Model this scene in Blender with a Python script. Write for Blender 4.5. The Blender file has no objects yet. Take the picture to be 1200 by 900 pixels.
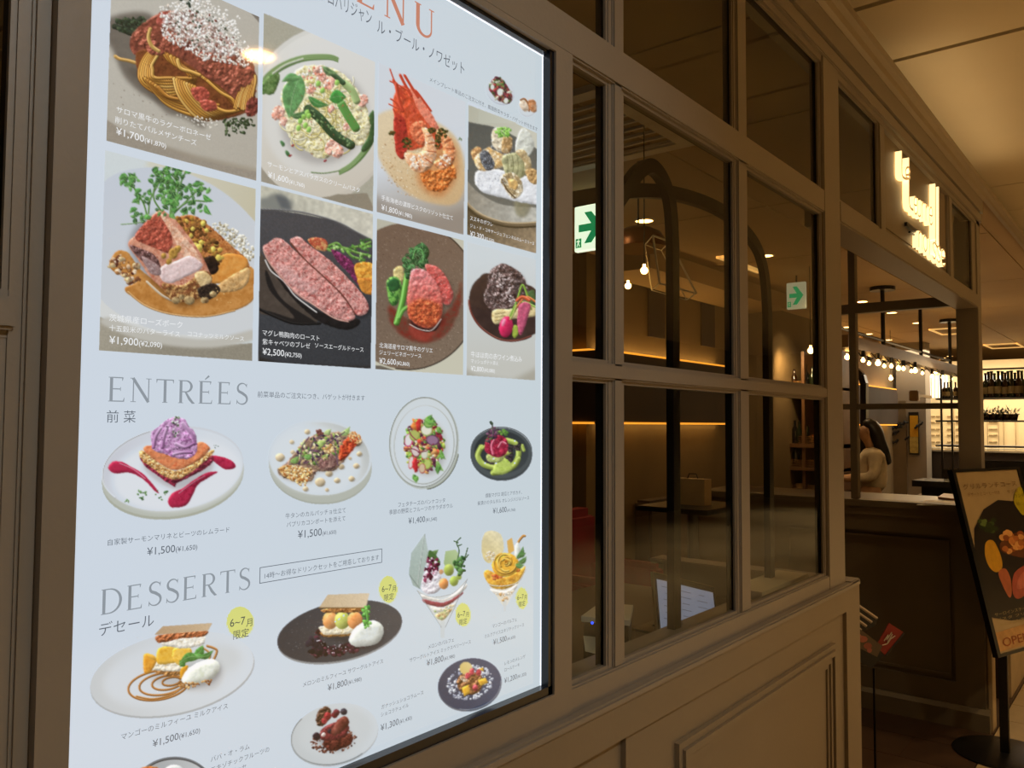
import bpy, bmesh, math, random
import numpy as np
from mathutils import Vector, Matrix

# ---------------------------------------------------------------- camera (pixels below are those of the 1200 x 900 frame)
F = 960.0
_X = np.array([772, 50, F]); _X = _X/np.linalg.norm(_X)
_Z = np.array([100, -19950, F]); _Z = _Z-_X*(_Z@_X); _Z = _Z/np.linalg.norm(_Z)
_Y = np.cross(_Z, _X)
RM = np.array([_X, _Y, _Z])
CAM = np.array([0.0, -0.7246, 1.5])
SC = bpy.context.scene
COL = SC.collection
cd = bpy.data.cameras.new('camera'); cam = bpy.data.objects.new('camera', cd); COL.objects.link(cam)
cd.sensor_width = 36; cd.lens = F/1200*36; cd.clip_start = .02; cd.clip_end = 100
r_, u_, b_ = RM@[1, 0, 0], RM@[0, -1, 0], RM@[0, 0, -1]
cam.matrix_world = Matrix([[r_[0], u_[0], b_[0], CAM[0]], [r_[1], u_[1], b_[1], CAM[1]], [r_[2], u_[2], b_[2], CAM[2]], [0, 0, 0, 1]])
SC.camera = cam

def ray(px, py): return RM@np.array([px-600.0, py-450.0, F])
def P(px, py, fwd): return CAM+ray(px, py)*(fwd/F)                 # the point seen at a pixel, at a depth
def WY(px, py, y=0.0):                                              # ... on the plane y = const (parallel to the shopfront)
    r = ray(px, py); return CAM+r*((y-CAM[1])/r[1])
def WX(px, py, x):                                                  # ... on the plane x = const (across the shopfront)
    r = ray(px, py); return CAM+r*(x/r[0])
def WZ(px, py, z):
    r = ray(px, py); return CAM+r*((z-CAM[2])/r[2])
def PIX(p):                                                         # world points (n,3) to pixels
    c = (np.asarray(p)-CAM)@RM; return np.stack([600+F*c[:, 0]/c[:, 2], 450+F*c[:, 1]/c[:, 2]], 1)

# ---------------------------------------------------------------- world and the big lights
SC.view_settings.view_transform = 'Standard'; SC.view_settings.look = 'None'
SC.view_settings.exposure = 0.0; SC.view_settings.gamma = 1.0; SC.view_settings.use_curve_mapping = False
wd = bpy.data.worlds.new('world'); SC.world = wd; wd.use_nodes = True
wd.node_tree.nodes['Background'].inputs[0].default_value = (1, .66, .36, 1)
wd.node_tree.nodes['Background'].inputs[1].default_value = .03
SC.cycles.max_bounces = 6; SC.cycles.diffuse_bounces = 3; SC.cycles.glossy_bounces = 3; SC.cycles.transparent_max_bounces = 16
SC.cycles.sample_clamp_indirect = 2.0; SC.cycles.use_denoising = True

def area(name, loc, size, energy, col, rot=(0, 0, 0), spread=None):
    d = bpy.data.lights.new(name, 'AREA'); d.shape = 'RECTANGLE'; d.size, d.size_y = size; d.energy = energy; d.color = col
    if spread: d.spread = spread
    o = bpy.data.objects.new(name, d); COL.objects.link(o); o.location = loc; o.rotation_euler = rot; return o
def point(name, loc, energy, col, r=.04):
    d = bpy.data.lights.new(name, 'POINT'); d.energy = energy; d.color = col; d.shadow_soft_size = r
    o = bpy.data.objects.new(name, d); COL.objects.link(o); o.location = loc; return o
def spot(name, loc, energy, col, ang=1.6, r=.05, rot=(0, 0, 0)):
    d = bpy.data.lights.new(name, 'SPOT'); d.energy = energy; d.color = col; d.spot_size = ang; d.spot_blend = .8; d.shadow_soft_size = r
    o = bpy.data.objects.new(name, d); COL.objects.link(o); o.location = loc; o.rotation_euler = rot; return o
WARM = (1, .71, .37)
# the concourse's own ceiling lighting, in front of the shop: rows of downlights
for lx, ly, e, c in ((2.3, -2.0, 74, (1, .79, .54)), (4.0, -1.9, 84, WARM), (5.6, -1.8, 60, WARM), (7.4, -1.8, 40, WARM), (9.4, -1.8, 40, WARM), (12.0, -1.8, 40, WARM)):
    spot('concourse_downlight', (lx, ly, 2.93), e, c, 2.3, .04)
# added neutral-white fill spots, turned to the wall to lighten its left part
for lx, e in ((-.9, 24), (.45, 50)):
    spot('neutral_fill_spot', (lx, -1.9, 2.9), e, (.86, .96, 1.0), 1.25, .04, (.92, 0, 0))
area('cornice_uplight', (4.2, -.03, 2.70), (1.7, .03), .95, (1, .74, .40), (math.radians(180), 0, 0))
# the restaurant's ceiling lighting
for lx, ly, e in ((2.6, 1.2, 9), (4.2, 1.5, 12), (6.2, 1.2, 14), (8.2, 2.0, 16), (10.0, 1.4, 26)): spot('dining_downlight', (lx, ly, 2.64), e, WARM, 2.2, .03)
for lx in (-1.0, 1.5, 4.0, 6.0, 8.0, 10.5, 13.5):  # added spots whose bounce off the concourse floor brightens its ceiling
    spot('floor_bounce_spot', (lx, -3.6, 2.93), 470, (1, .80, .50), 1.25, .05)
area('kitchen_light', (12.6, 1.2, 2.55), (1.2, 2.4), 75, (1, .84, .6))
# ---------------------------------------------------------------- materials
def srgb(h):
    c = [int(h[i:i+2], 16)/255 for i in (0, 2, 4)]
    return tuple(v/12.92 if v <= .04045 else ((v+.055)/1.055)**2.4 for v in c)+(1,)
MATS = {}
def mat(name, col='808080', rough=.6, metal=0, emit=None, es=1, var=.12, scale=8, bump=0, bscale=60, spec=.5, coat=0, sample=True, stretch=(1, 1, 1)):
    if name in MATS: return MATS[name]
    m = bpy.data.materials.new(name); m.use_nodes = True; nt = m.node_tree; b = nt.nodes['Principled BSDF']
    c = srgb(col) if isinstance(col, str) else col
    b.inputs['Roughness'].default_value = rough; b.inputs['Metallic'].default_value = metal
    b.inputs['Specular IOR Level'].default_value = spec; b.inputs['Coat Weight'].default_value = coat
    tc = nt.nodes.new('ShaderNodeTexCoord'); mp = nt.nodes.new('ShaderNodeMapping'); mp.inputs['Scale'].default_value = stretch
    nt.links.new(tc.outputs['Object'], mp.inputs[0])
    n = nt.nodes.new('ShaderNodeTexNoise'); n.inputs['Scale'].default_value = scale; n.inputs['Detail'].default_value = 4
    nt.links.new(mp.outputs[0], n.inputs['Vector'])
    r = nt.nodes.new('ShaderNodeValToRGB')
    r.color_ramp.elements[0].position = .3; r.color_ramp.elements[1].position = .7
    r.color_ramp.elements[0].color = tuple(v*(1-var) for v in c[:3])+(1,); r.color_ramp.elements[1].color = tuple(min(1, v*(1+var)) for v in c[:3])+(1,)
    nt.links.new(n.outputs['Fac'], r.inputs[0])
    if emit is None:
        nt.links.new(r.outputs[0], b.inputs['Base Color'])
    else:
        nt.links.new(r.outputs[0], b.inputs['Base Color'])
        b.inputs['Emission Color'].default_value = srgb(emit) if isinstance(emit, str) else emit
        b.inputs['Emission Strength'].default_value = es
        if not sample: m.cycles.emission_sampling = 'NONE'
    if bump:
        n2 = nt.nodes.new('ShaderNodeTexNoise'); n2.inputs['Scale'].default_value = bscale; n2.inputs['Detail'].default_value = 3
        nt.links.new(mp.outputs[0], n2.inputs['Vector'])
        bp = nt.nodes.new('ShaderNodeBump'); bp.inputs['Strength'].default_value = bump; bp.inputs['Distance'].default_value = .002
        nt.links.new(n2.outputs['Fac'], bp.inputs['Height']); nt.links.new(bp.outputs[0], b.inputs['Normal'])
    MATS[name] = m; return m
def mat_glass(name='clear_glass', tint=(.93, .94, .9), refl=.26):
    if name in MATS: return MATS[name]
    m = bpy.data.materials.new(name); m.use_nodes = True; nt = m.node_tree; nt.nodes.clear()
    o = nt.nodes.new('ShaderNodeOutputMaterial'); mx = nt.nodes.new('ShaderNodeMixShader'); t = nt.nodes.new('ShaderNodeBsdfTransparent'); g = nt.nodes.new('ShaderNodeBsdfGlossy')
    fr = nt.nodes.new('ShaderNodeFresnel'); ge = nt.nodes.new('ShaderNodeNewGeometry'); mr = nt.nodes.new('ShaderNodeMapRange'); mr.inputs['To Min'].default_value = 1.5; mr.inputs['To Max'].default_value = 1/1.5
    nt.links.new(ge.outputs['Backfacing'], mr.inputs['Value']); nt.links.new(mr.outputs[0], fr.inputs['IOR']); t.inputs[0].default_value = tint+(1,); g.inputs['Roughness'].default_value = .01
    g.inputs['Color'].default_value = (refl, refl, refl, 1)
    nt.links.new(fr.outputs[0], mx.inputs[0]); nt.links.new(t.outputs[0], mx.inputs[1]); nt.links.new(g.outputs[0], mx.inputs[2]); nt.links.new(mx.outputs[0], o.inputs[0])
    MATS[name] = m; return m
def mat_print(name, sample, lit=1.0, coat=.5, rough=.04):
    """backlit print under a clear sheet: colour from the colour attribute 'ink', which glows; the sheet reflects lamps"""
    if name in MATS: return MATS[name]
    m = bpy.data.materials.new(name); m.use_nodes = True; nt = m.node_tree; b = nt.nodes['Principled BSDF']
    a = nt.nodes.new('ShaderNodeAttribute'); a.attribute_name = 'ink'
    if lit > 0:
        b.inputs['Base Color'].default_value = (.0, .0, .0, 1)
        nt.links.new(a.outputs['Color'], b.inputs['Emission Color']); b.inputs['Emission Strength'].default_value = lit
    else: nt.links.new(a.outputs['Color'], b.inputs['Base Color'])
    b.inputs['Roughness'].default_value = rough; b.inputs['Specular IOR Level'].default_value = coat
    if not sample: m.cycles.emission_sampling = 'NONE'
    MATS[name] = m; return m

# ---------------------------------------------------------------- mesh building
class MB:
    def __init__(s): s.v = []; s.f = []
    def add(s, vs, fs):
        n = len(s.v); s.v += [tuple(map(float, q)) for q in vs]; s.f += [tuple(i+n for i in f) for f in fs]; return s
    def box(s, x0, x1, y0, y1, z0, z1, c=0):
        if c <= 0:
            return s.add([(x0, y0, z0), (x1, y0, z0), (x1, y1, z0), (x0, y1, z0), (x0, y0, z1), (x1, y0, z1), (x1, y1, z1), (x0, y1, z1)],
                         [(0, 3, 2, 1), (4, 5, 6, 7), (0, 1, 5, 4), (1, 2, 6, 5), (2, 3, 7, 6), (3, 0, 4, 7)])
        bm = bmesh.new(); bmesh.ops.create_cube(bm, size=1)
        for v in bm.verts: v.co = Vector(((x0+x1)/2+v.co.x*(x1-x0), (y0+y1)/2+v.co.y*(y1-y0), (z0+z1)/2+v.co.z*(z1-z0)))
        bmesh.ops.bevel(bm, geom=bm.edges[:], offset=c, segments=2, affect='EDGES')
        return s.bm(bm)
    def frame(s, x0, x1, y0, y1, z0, z1, t):      # picture frame in the x-z plane, no overlapping pieces
        return s.box(x0, x1, y0, y1, z1-t, z1).box(x0, x1, y0, y1, z0, z0+t).box(x0, x0+t, y0, y1, z0+t, z1-t).box(x1-t, x1, y0, y1, z0+t, z1-t)
    def frame_x(s, x0, x1, y0, y1, z0, z1, t):
        return s.box(x0, x1, y0, y1, z1-t, z1).box(x0, x1, y0, y1, z0, z0+t).box(x0, x1, y0, y0+t, z0+t, z1-t).box(x0, x1, y1-t, y1, z0+t, z1-t)
    def bm(s, bm):
        bm.verts.ensure_lookup_table(); bm.verts.index_update()
        s.add([v.co[:] for v in bm.verts], [[v.index for v in f.verts] for f in bm.faces]); bm.free(); return s
    def obox(s, c, ax, ay, az, c_=0):      # oriented box: centre + half axes
        c, ax, ay, az = map(np.asarray, (c, ax, ay, az)); k = []
        for z in (-1, 1):
            for y, x in ((-1, -1), (-1, 1), (1, 1), (1, -1)): k.append(c+ax*x+ay*y+az*z)
        return s.add(k, [(0, 3, 2, 1), (4, 5, 6, 7), (0, 1, 5, 4), (1, 2, 6, 5), (2, 3, 7, 6), (3, 0, 4, 7)])
    def bar(s, a, b, w, d=None):
        a, b = np.array(a, float), np.array(b, float); t = b-a; L = np.linalg.norm(t); t = t/L; d = d or w
        h = np.array((0, 0, 1.)) if abs(t[2]) < .9 else np.array((0, 1., 0)); u = np.cross(t, h); u /= np.linalg.norm(u); q = np.cross(t, u)
        return s.obox((a+b)/2, u*w/2, q*d/2, t*L/2)
    def tube(s, pts, r, n=8, caps=True, close=False):
        pts = [np.array(p, float) for p in pts]; N = len(pts); base = len(s.v); V = []; Fc = []
        rr = r if hasattr(r, '__len__') else [r]*N
        prev = None
        for i, p in enumerate(pts):
            if close: t = pts[(i+1) % N]-pts[i-1]
            else: t = pts[min(i+1, N-1)]-pts[max(i-1, 0)]
            t = t/(np.linalg.norm(t)+1e-12)
            if prev is None:
                h = np.array((0, 0, 1.)) if abs(t[2]) < .9 else np.array((1., 0, 0)); u = np.cross(t, h)
            else: u = prev-t*(prev@t)
            u = u/(np.linalg.norm(u)+1e-12); prev = u; q = np.cross(t, u)
            for k in range(n):
                a = 2*math.pi*k/n; V.append(p+rr[i]*(u*math.cos(a)+q*math.sin(a)))
        M = N if close else N-1
        for i in range(M):
            j = (i+1) % N
            for k in range(n): Fc.append((i*n+k, i*n+(k+1) % n, j*n+(k+1) % n, j*n+k))
        if caps and not close: Fc.append(tuple(range(n))[::-1]); Fc.append(tuple((N-1)*n+k for k in range(n)))
        return s.add(V, Fc)
    def lathe(s, c, prof, n=20, caps=True):
        V = []; Fc = []; N = len(prof)
        for r, z in prof:
            for k in range(n):
                a = 2*math.pi*k/n; V.append((c[0]+r*math.cos(a), c[1]+r*math.sin(a), c[2]+z))
        for i in range(N-1):
            for k in range(n): Fc.append((i*n+k, i*n+(k+1) % n, (i+1)*n+(k+1) % n, (i+1)*n+k))
        if caps and prof[0][0] > 1e-5: Fc.append(tuple(range(n))[::-1])
        if caps and prof[-1][0] > 1e-5: Fc.append(tuple((N-1)*n+k for k in range(n)))
        return s.add(V, Fc)
    def prism(s, poly, d):                 # polygon of 3D points extruded along d
        poly = [np.array(p, float) for p in poly]; n = len(poly); d = np.array(d, float)
        return s.add(poly+[p+d for p in poly], [tuple(range(n))[::-1], tuple(range(n, 2*n))]+[(i, (i+1) % n, (i+1) % n+n, i+n) for i in range(n)])
    def ball(s, c, r, n=10, sc=(1, 1, 1)):
        prof = [(max(1e-6, r*math.sin(math.pi*i/n)), -r*math.cos(math.pi*i/n)) for i in range(n+1)]
        k = MB().lathe((0, 0, 0), prof, n*2-4 if n > 5 else 8)
        return s.add([(c[0]+x*sc[0], c[1]+y*sc[1], c[2]+z*sc[2]) for x, y, z in k.v], k.f)

ORG = {}
def org(o):
    while o.parent: o = o.parent
    return np.array(o.location)
def tag(o, label=None, cat=None, group=None, kind=None):
    if label: o['label'] = label
    if cat: o['category'] = cat
    if group: o['group'] = group
    if kind: o['kind'] = kind
    return o
def empty(name, loc, label=None, cat=None, group=None, kind=None):
    o = bpy.data.objects.new(name, None); COL.objects.link(o); o.location = tuple(map(float, loc)); o.empty_display_size = .05
    return tag(o, label, cat, group, kind)
def obj(name, mb, m, parent=None, loc=None, smooth=False):
    if parent is not None: og = org(parent)
    else:
        if loc is None:
            a = np.array(mb.v); lo, hi = a.min(0), a.max(0); loc = ((lo[0]+hi[0])/2, (lo[1]+hi[1])/2, lo[2])
        og = np.array(loc, float)
    me = bpy.data.meshes.new(name); me.from_pydata([tuple(np.array(v)-og) for v in mb.v], [], mb.f); me.update()
    if smooth:
        me.shade_smooth()
        try: me.set_sharp_from_angle(angle=math.radians(40))
        except Exception: pass
    me.materials.append(m)
    o = bpy.data.objects.new(name, me); COL.objects.link(o)
    if parent is not None: o.parent = parent
    else: o.location = tuple(og)
    return o
def fix_normals(o):
    bm = bmesh.new(); bm.from_mesh(o.data); bmesh.ops.recalc_face_normals(bm, faces=bm.faces[:]); bm.to_mesh(o.data); bm.free()
def copy_tree(o, parent=None):
    c = o.copy(); COL.objects.link(c)
    if parent is not None: c.parent = parent
    for ch in list(o.children): copy_tree(ch, c)
    return c
def move(o, loc, rz=0):
    o.location = tuple(map(float, loc)); o.rotation_euler = (0, 0, rz); return o
# ---------------------------------------------------------------- flat print: the dishes on the menu are painted by code
# The painter works on a colour sheet (numpy), which is later carried by the vertex colours of the printed sheets.
import numpy as np
SX0, SY0, SX1, SY1, SS = 70, -90, 660, 1000, 2
RNG = np.random.default_rng(7)
SHEET = np.ones(((SY1-SY0)*SS, (SX1-SX0)*SS, 3), np.float32)*np.array((.80, .838, .882), np.float32)
PAPER = np.array((.80, .838, .882), np.float32)

def hexc(h):
    return np.array([int(h[i:i+2], 16)/255 for i in (0, 2, 4)], np.float32)

def blur(a, r):
    r = max(1, int(round(r)))
    k = 2*r+1
    for ax in (0, 1):
        for _ in range(2):
            p = [(0, 0)]*a.ndim; p[ax] = (r+1, r)
            c = np.cumsum(np.pad(a, p, mode='edge'), axis=ax, dtype=np.float64)
            n = a.shape[ax]
            a = ((np.take(c, np.arange(k, k+n), axis=ax) - np.take(c, np.arange(0, n), axis=ax))/k).astype(np.float32)
    return a

def vnoise(h, w, s, seed):
    g = np.random.default_rng(seed).random((int(h/s)+3, int(w/s)+3)).astype(np.float32)
    y = np.arange(h)/s; x = np.arange(w)/s
    yi = y.astype(int); xi = x.astype(int)
    fy = (y-yi)[:, None]; fx = (x-xi)[None]
    fy = fy*fy*(3-2*fy); fx = fx*fx*(3-2*fx)
    a = g[yi][:, xi]; b = g[yi][:, xi+1]; c = g[yi+1][:, xi]; d = g[yi+1][:, xi+1]
    return (a*(1-fx)+b*fx)*(1-fy)+(c*(1-fx)+d*fx)*fy

def fbm(h, w, s, seed, o=3):
    t = 0; n = 0
    for i in range(o):
        k = .55**i
        t = t+k*vnoise(h, w, max(1.2, s/2**i), seed+i*13); n += k
    return t/n

class Win:
    """a window of the sheet in photo pixels"""
    def __init__(s, x0, y0, x1, y1):
        s.i0 = max(0, int((y0-SY0)*SS)); s.i1 = min(SHEET.shape[0], int((y1-SY0)*SS)+1)
        s.j0 = max(0, int((x0-SX0)*SS)); s.j1 = min(SHEET.shape[1], int((x1-SX0)*SS)+1)
        s.h = max(1, s.i1-s.i0); s.w = max(1, s.j1-s.j0)
        s.Y = (np.arange(s.i0, s.i0+s.h)/SS+SY0).astype(np.float32)[:, None]
        s.X = (np.arange(s.j0, s.j0+s.w)/SS+SX0).astype(np.float32)[None]
    def put(s, m, col):
        v = SHEET[s.i0:s.i1, s.j0:s.j1]
        if v.size == 0: return
        m = m[:v.shape[0], :v.shape[1], None]
        col = col if np.ndim(col) == 1 else col[:v.shape[0], :v.shape[1]]
        v[...] = v*(1-m)+np.clip(col, 0, 1)*m
    def mul(s, m, f):
        v = SHEET[s.i0:s.i1, s.j0:s.j1]
        v *= (1-m[:v.shape[0], :v.shape[1], None]*(1-np.asarray(f)))

def spline(p, n=8, closed=True):
    p = np.array(p, float); N = len(p); out = []
    for i in range(N if closed else N-1):
        if closed: a, b, c, d = p[i-1], p[i], p[(i+1) % N], p[(i+2) % N]
        else: a, b, c, d = p[max(i-1, 0)], p[i], p[i+1], p[min(i+2, N-1)]
        for t in np.linspace(0, 1, n, endpoint=False):
            out.append(.5*((2*b)+(-a+c)*t+(2*a-5*b+4*c-d)*t*t+(-a+3*b-3*c+d)*t**3))
    if not closed: out.append(p[-1])
    return np.array(out)

def polymask(pts, pad=6, rough=0, seed=0, soft=.6):
    pts = np.asarray(pts, float)
    w = Win(pts[:, 0].min()-pad, pts[:, 1].min()-pad, pts[:, 0].max()+pad, pts[:, 1].max()+pad)
    X, Y = np.broadcast_arrays(w.X, w.Y)
    if rough:
        X = X+rough*2*(fbm(w.h, w.w, 7, seed+1)-.5); Y = Y+rough*2*(fbm(w.h, w.w, 7, seed+2)-.5)
    ins = np.zeros(X.shape, bool)
    n = len(pts)
    for i in range(n):
        x1, y1 = pts[i]; x2, y2 = pts[(i+1) % n]
        if y1 == y2: continue
        ins ^= ((Y >= min(y1, y2)) & (Y < max(y1, y2)) & (X < (x2-x1)*(Y-y1)/(y2-y1)+x1))
    m = ins.astype(np.float32)
    m = .5*m+.5*blur(m, 1)
    if soft > 1: m = blur(m, soft*SS)
    return w, m

def ellpts(cx, cy, rx, ry, a=0, n=48, a0=0, a1=360):
    t = np.radians(np.linspace(a0, a1, n, endpoint=(a1-a0) < 360)); a = math.radians(a)
    x = rx*np.cos(t); y = ry*np.sin(t)
    return np.stack([cx+x*math.cos(a)-y*math.sin(a), cy+x*math.sin(a)+y*math.cos(a)], 1)

def mixpal(t, pal):
    t = np.clip(t, 0, 1)*(len(pal)-1); i = np.minimum(t.astype(int), len(pal)-2); f = (t-i)[..., None]
    P = np.array(pal)
    return P[i]*(1-f)+P[i+1]*f

def shape(pts, pal, sp=True, scale=6, bump=.5, dome=1.5, rough=.6, seed=None, con=1.6, grad=None, alpha=1, soft=.6, light=(-.6, -.8)):
    """a lit, mottled patch of food"""
    if seed is None: seed = int(RNG.integers(1e6))
    if sp: pts = spline(pts)
    pal = [hexc(c) for c in (pal if isinstance(pal, (list, tuple)) else [pal])]
    w, m = polymask(pts, rough=rough, seed=seed, soft=soft)
    n = .65*fbm(w.h, w.w, scale*SS*.95, seed)+.35*fbm(w.h, w.w, scale*SS*.35, seed+3)
    if len(pal) > 1: col = mixpal((n-.5)*con+.5, pal)
    else: col = np.broadcast_to(pal[0], n.shape+(3,)).copy()
    hgt = blur(m, max(1, dome*SS))*dome*3 + fbm(w.h, w.w, max(5., scale*SS*1.7), seed+5, 2)*bump*7 + fbm(w.h, w.w, max(2.6, scale*SS/2), seed+7, 2)*bump*1.3
    gy, gx = np.gradient(hgt)
    sh = 1+np.clip((gx*-light[0]*-1+gy*-light[1]*-1)*-1, -.9, .9)*.55
    col = col*sh[..., None]+np.clip(sh-1.16, 0, 1)[..., None]*.5*(bump > 0)
    if grad is not None:
        g0, g1, c0, c1 = grad
        d = np.array(g1, float)-g0; t = np.clip(((w.X-g0[0])*d[0]+(w.Y-g0[1])*d[1])/(d@d), 0, 1)[..., None]
        col = col*(np.array(c0)*(1-t)+np.array(c1)*t)
    w.put(m*alpha, col)
    return w, m

def flat(pts, c, sp=False, alpha=1, soft=.6, rough=0, c2=None, axis=None, seed=3, grain=0, gs=2):
    if sp: pts = spline(pts)
    w, m = polymask(pts, soft=soft, rough=rough, seed=seed, pad=6+3*soft)
    col = np.broadcast_to(hexc(c), m.shape+(3,)).copy()
    if c2 is not None:
        (x0, y0), (x1, y1) = axis; dx, dy = x1-x0, y1-y0
        t = np.clip(((w.X-x0)*dx+(w.Y-y0)*dy)/(dx*dx+dy*dy), 0, 1)[..., None]
        col = hexc(c)*(1-t)+hexc(c2)*t
    if grain: col = col*(1+grain*(fbm(w.h, w.w, gs, seed+9, 2)-.5)*2)[..., None]
    w.put(m*alpha, col)
    return w, m

def shadow(pts, off=(2, 2), r=2.5, k=.6, sp=True):
    pts = spline(pts) if sp else np.asarray(pts, float)
    pts = pts+np.array(off)
    w, m = polymask(pts, soft=r, pad=r*4+4)
    w.mul(m*k, np.array((.45, .42, .42)))

def strand(pts, r, c, sp=True, c2=None, hl=.35, alpha=1, taper=False, dark=.55):
    P = spline(pts, 6, False) if sp else np.array(pts, float)
    w = Win(P[:, 0].min()-r-2, P[:, 1].min()-r-2, P[:, 0].max()+r+2, P[:, 1].max()+r+2)
    D = np.full((w.h, w.w), 1e9, np.float32); Sg = np.zeros_like(D); T = np.zeros_like(D)
    n = len(P)-1
    for i in range(n):
        a, b = P[i], P[i+1]; d = b-a; L = d@d+1e-9
        u = np.clip(((w.X-a[0])*d[0]+(w.Y-a[1])*d[1])/L, 0, 1)
        ex = w.X-(a[0]+u*d[0]); ey = w.Y-(a[1]+u*d[1])
        q = np.sqrt(ex*ex+ey*ey); k = q < D
        D = np.where(k, q, D); Sg = np.where(k, (-.55*ex-.83*ey), Sg); T = np.where(k, (i+u)/n, T)
    R = r*(1-.75*T) if taper else r
    m = np.clip((R-D)*SS+.5, 0, 1)
    s = np.clip(Sg/r, -1, 1)
    col = hexc(c)
    if c2 is not None: col = col*(1-T[..., None])+hexc(c2)*T[..., None]
    sh = 1-dark*np.clip(.15-s, 0, 1)
    col = col*sh[..., None]+(np.clip(1-np.abs(s-.35)*3, 0, 1)*hl*.6)[..., None]
    w.put(m*alpha, col)

def specks(pts, n, rs, cols, sp=False, asp=1.6, seed=1, alpha=1, dens=None):
    g = np.random.default_rng(seed); P = spline(pts) if sp else np.asarray(pts, float)
    w, m = polymask(P, pad=1)
    ii, jj = np.nonzero(m > .5)
    if len(ii) == 0: return
    if dens is not None:
        q = np.clip(dens(w.X, w.Y)+0*m, 0, 1)[ii, jj]; q = q/q.sum(); k = g.choice(len(ii), n, p=q)
    else: k = g.integers(0, len(ii), n)
    for t in k:
        x = w.X[0, jj[t]]; y = w.Y[ii[t], 0]; r = g.uniform(*rs); a = g.uniform(0, 3.14); e = g.uniform(1, asp)
        v = Win(x-r*e-1, y-r*e-1, x+r*e+1, y+r*e+1)
        dx = v.X-x; dy = v.Y-y
        u = (dx*math.cos(a)+dy*math.sin(a))/e; q = (-dx*math.sin(a)+dy*math.cos(a))
        d = np.sqrt(u*u+q*q)
        mm = np.clip((r-d)*SS+.5, 0, 1)
        c = hexc(cols[int(g.integers(len(cols)))])
        sh = 1+.3*np.clip((-.5*dx-.8*dy)/max(r, .5), -1, 1)
        v.put(mm*alpha, c*sh[..., None])

def leaf(a, b, wd, c='4f8a3c', rib='a8c98a', bend=.15, dark=.3):
    a = np.array(a, float); b = np.array(b, float); d = b-a; n = np.array((-d[1], d[0]))
    L = math.hypot(*d); n = n/L
    P = lambda t, s: a+d*t+n*(s*wd*math.sin(math.pi*min(1, t**.8))+bend*L*math.sin(math.pi*t))
    up = [P(t, .5) for t in np.linspace(0, 1, 10)]; dn = [P(t, -.5) for t in np.linspace(1, 0, 10)]
    cc = hexc(c)
    hx = lambda v: ''.join('%02x' % int(np.clip(q, 0, 1)*255) for q in v)
    shape(np.array(up+dn[1:-1]), [hx(cc*.75), c, hx(cc*1.25)], sp=False, scale=5, bump=.25, rough=.25, dome=.8)
    if wd > 3: strand([P(t, 0) for t in np.linspace(0, 1, 6)], .35, rib, hl=0, alpha=.7)

def clipped(fn, quad, asmask=None):
    """paint with fn, then keep only what lies in the quad"""
    q = np.asarray(quad, float)
    w = Win(q[:, 0].min()-90, q[:, 1].min()-90, q[:, 0].max()+90, q[:, 1].max()+90)
    old = SHEET[w.i0:w.i1, w.j0:w.j1].copy()
    fn()
    _, m = None, None
    X, Y = np.broadcast_arrays(w.X, w.Y); ins = np.zeros(X.shape, bool); n = len(q)
    for i in range(n):
        x1, y1 = q[i]; x2, y2 = q[(i+1) % n]
        if y1 == y2: continue
        ins ^= ((Y >= min(y1, y2)) & (Y < max(y1, y2)) & (X < (x2-x1)*(Y-y1)/(y2-y1)+x1))
    m = ins[..., None][:old.shape[0], :old.shape[1]]
    v = SHEET[w.i0:w.i1, w.j0:w.j1]
    v[...] = np.where(m, v, old)

QUADS = [
    [(131.5, -46), (304, 10), (300.7, 212), (124, 165)],
    [(308.5, 15), (440, 71), (437, 248), (306, 213)],
    [(444, 73), (547, 120), (543, 275), (441, 249)],
    [(549, 123), (630, 153), (628, 297), (547, 275)],
    [(123, 176), (300, 221), (295.5, 423), (115.8, 411)],
    [(305, 217), (437.5, 250), (434.5, 432), (302.5, 424)],
    [(441.5, 256), (543.5, 281), (543, 439.5), (439.7, 433)],
    [(547, 283), (628.5, 304), (627, 446), (546.6, 440)]]

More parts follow.
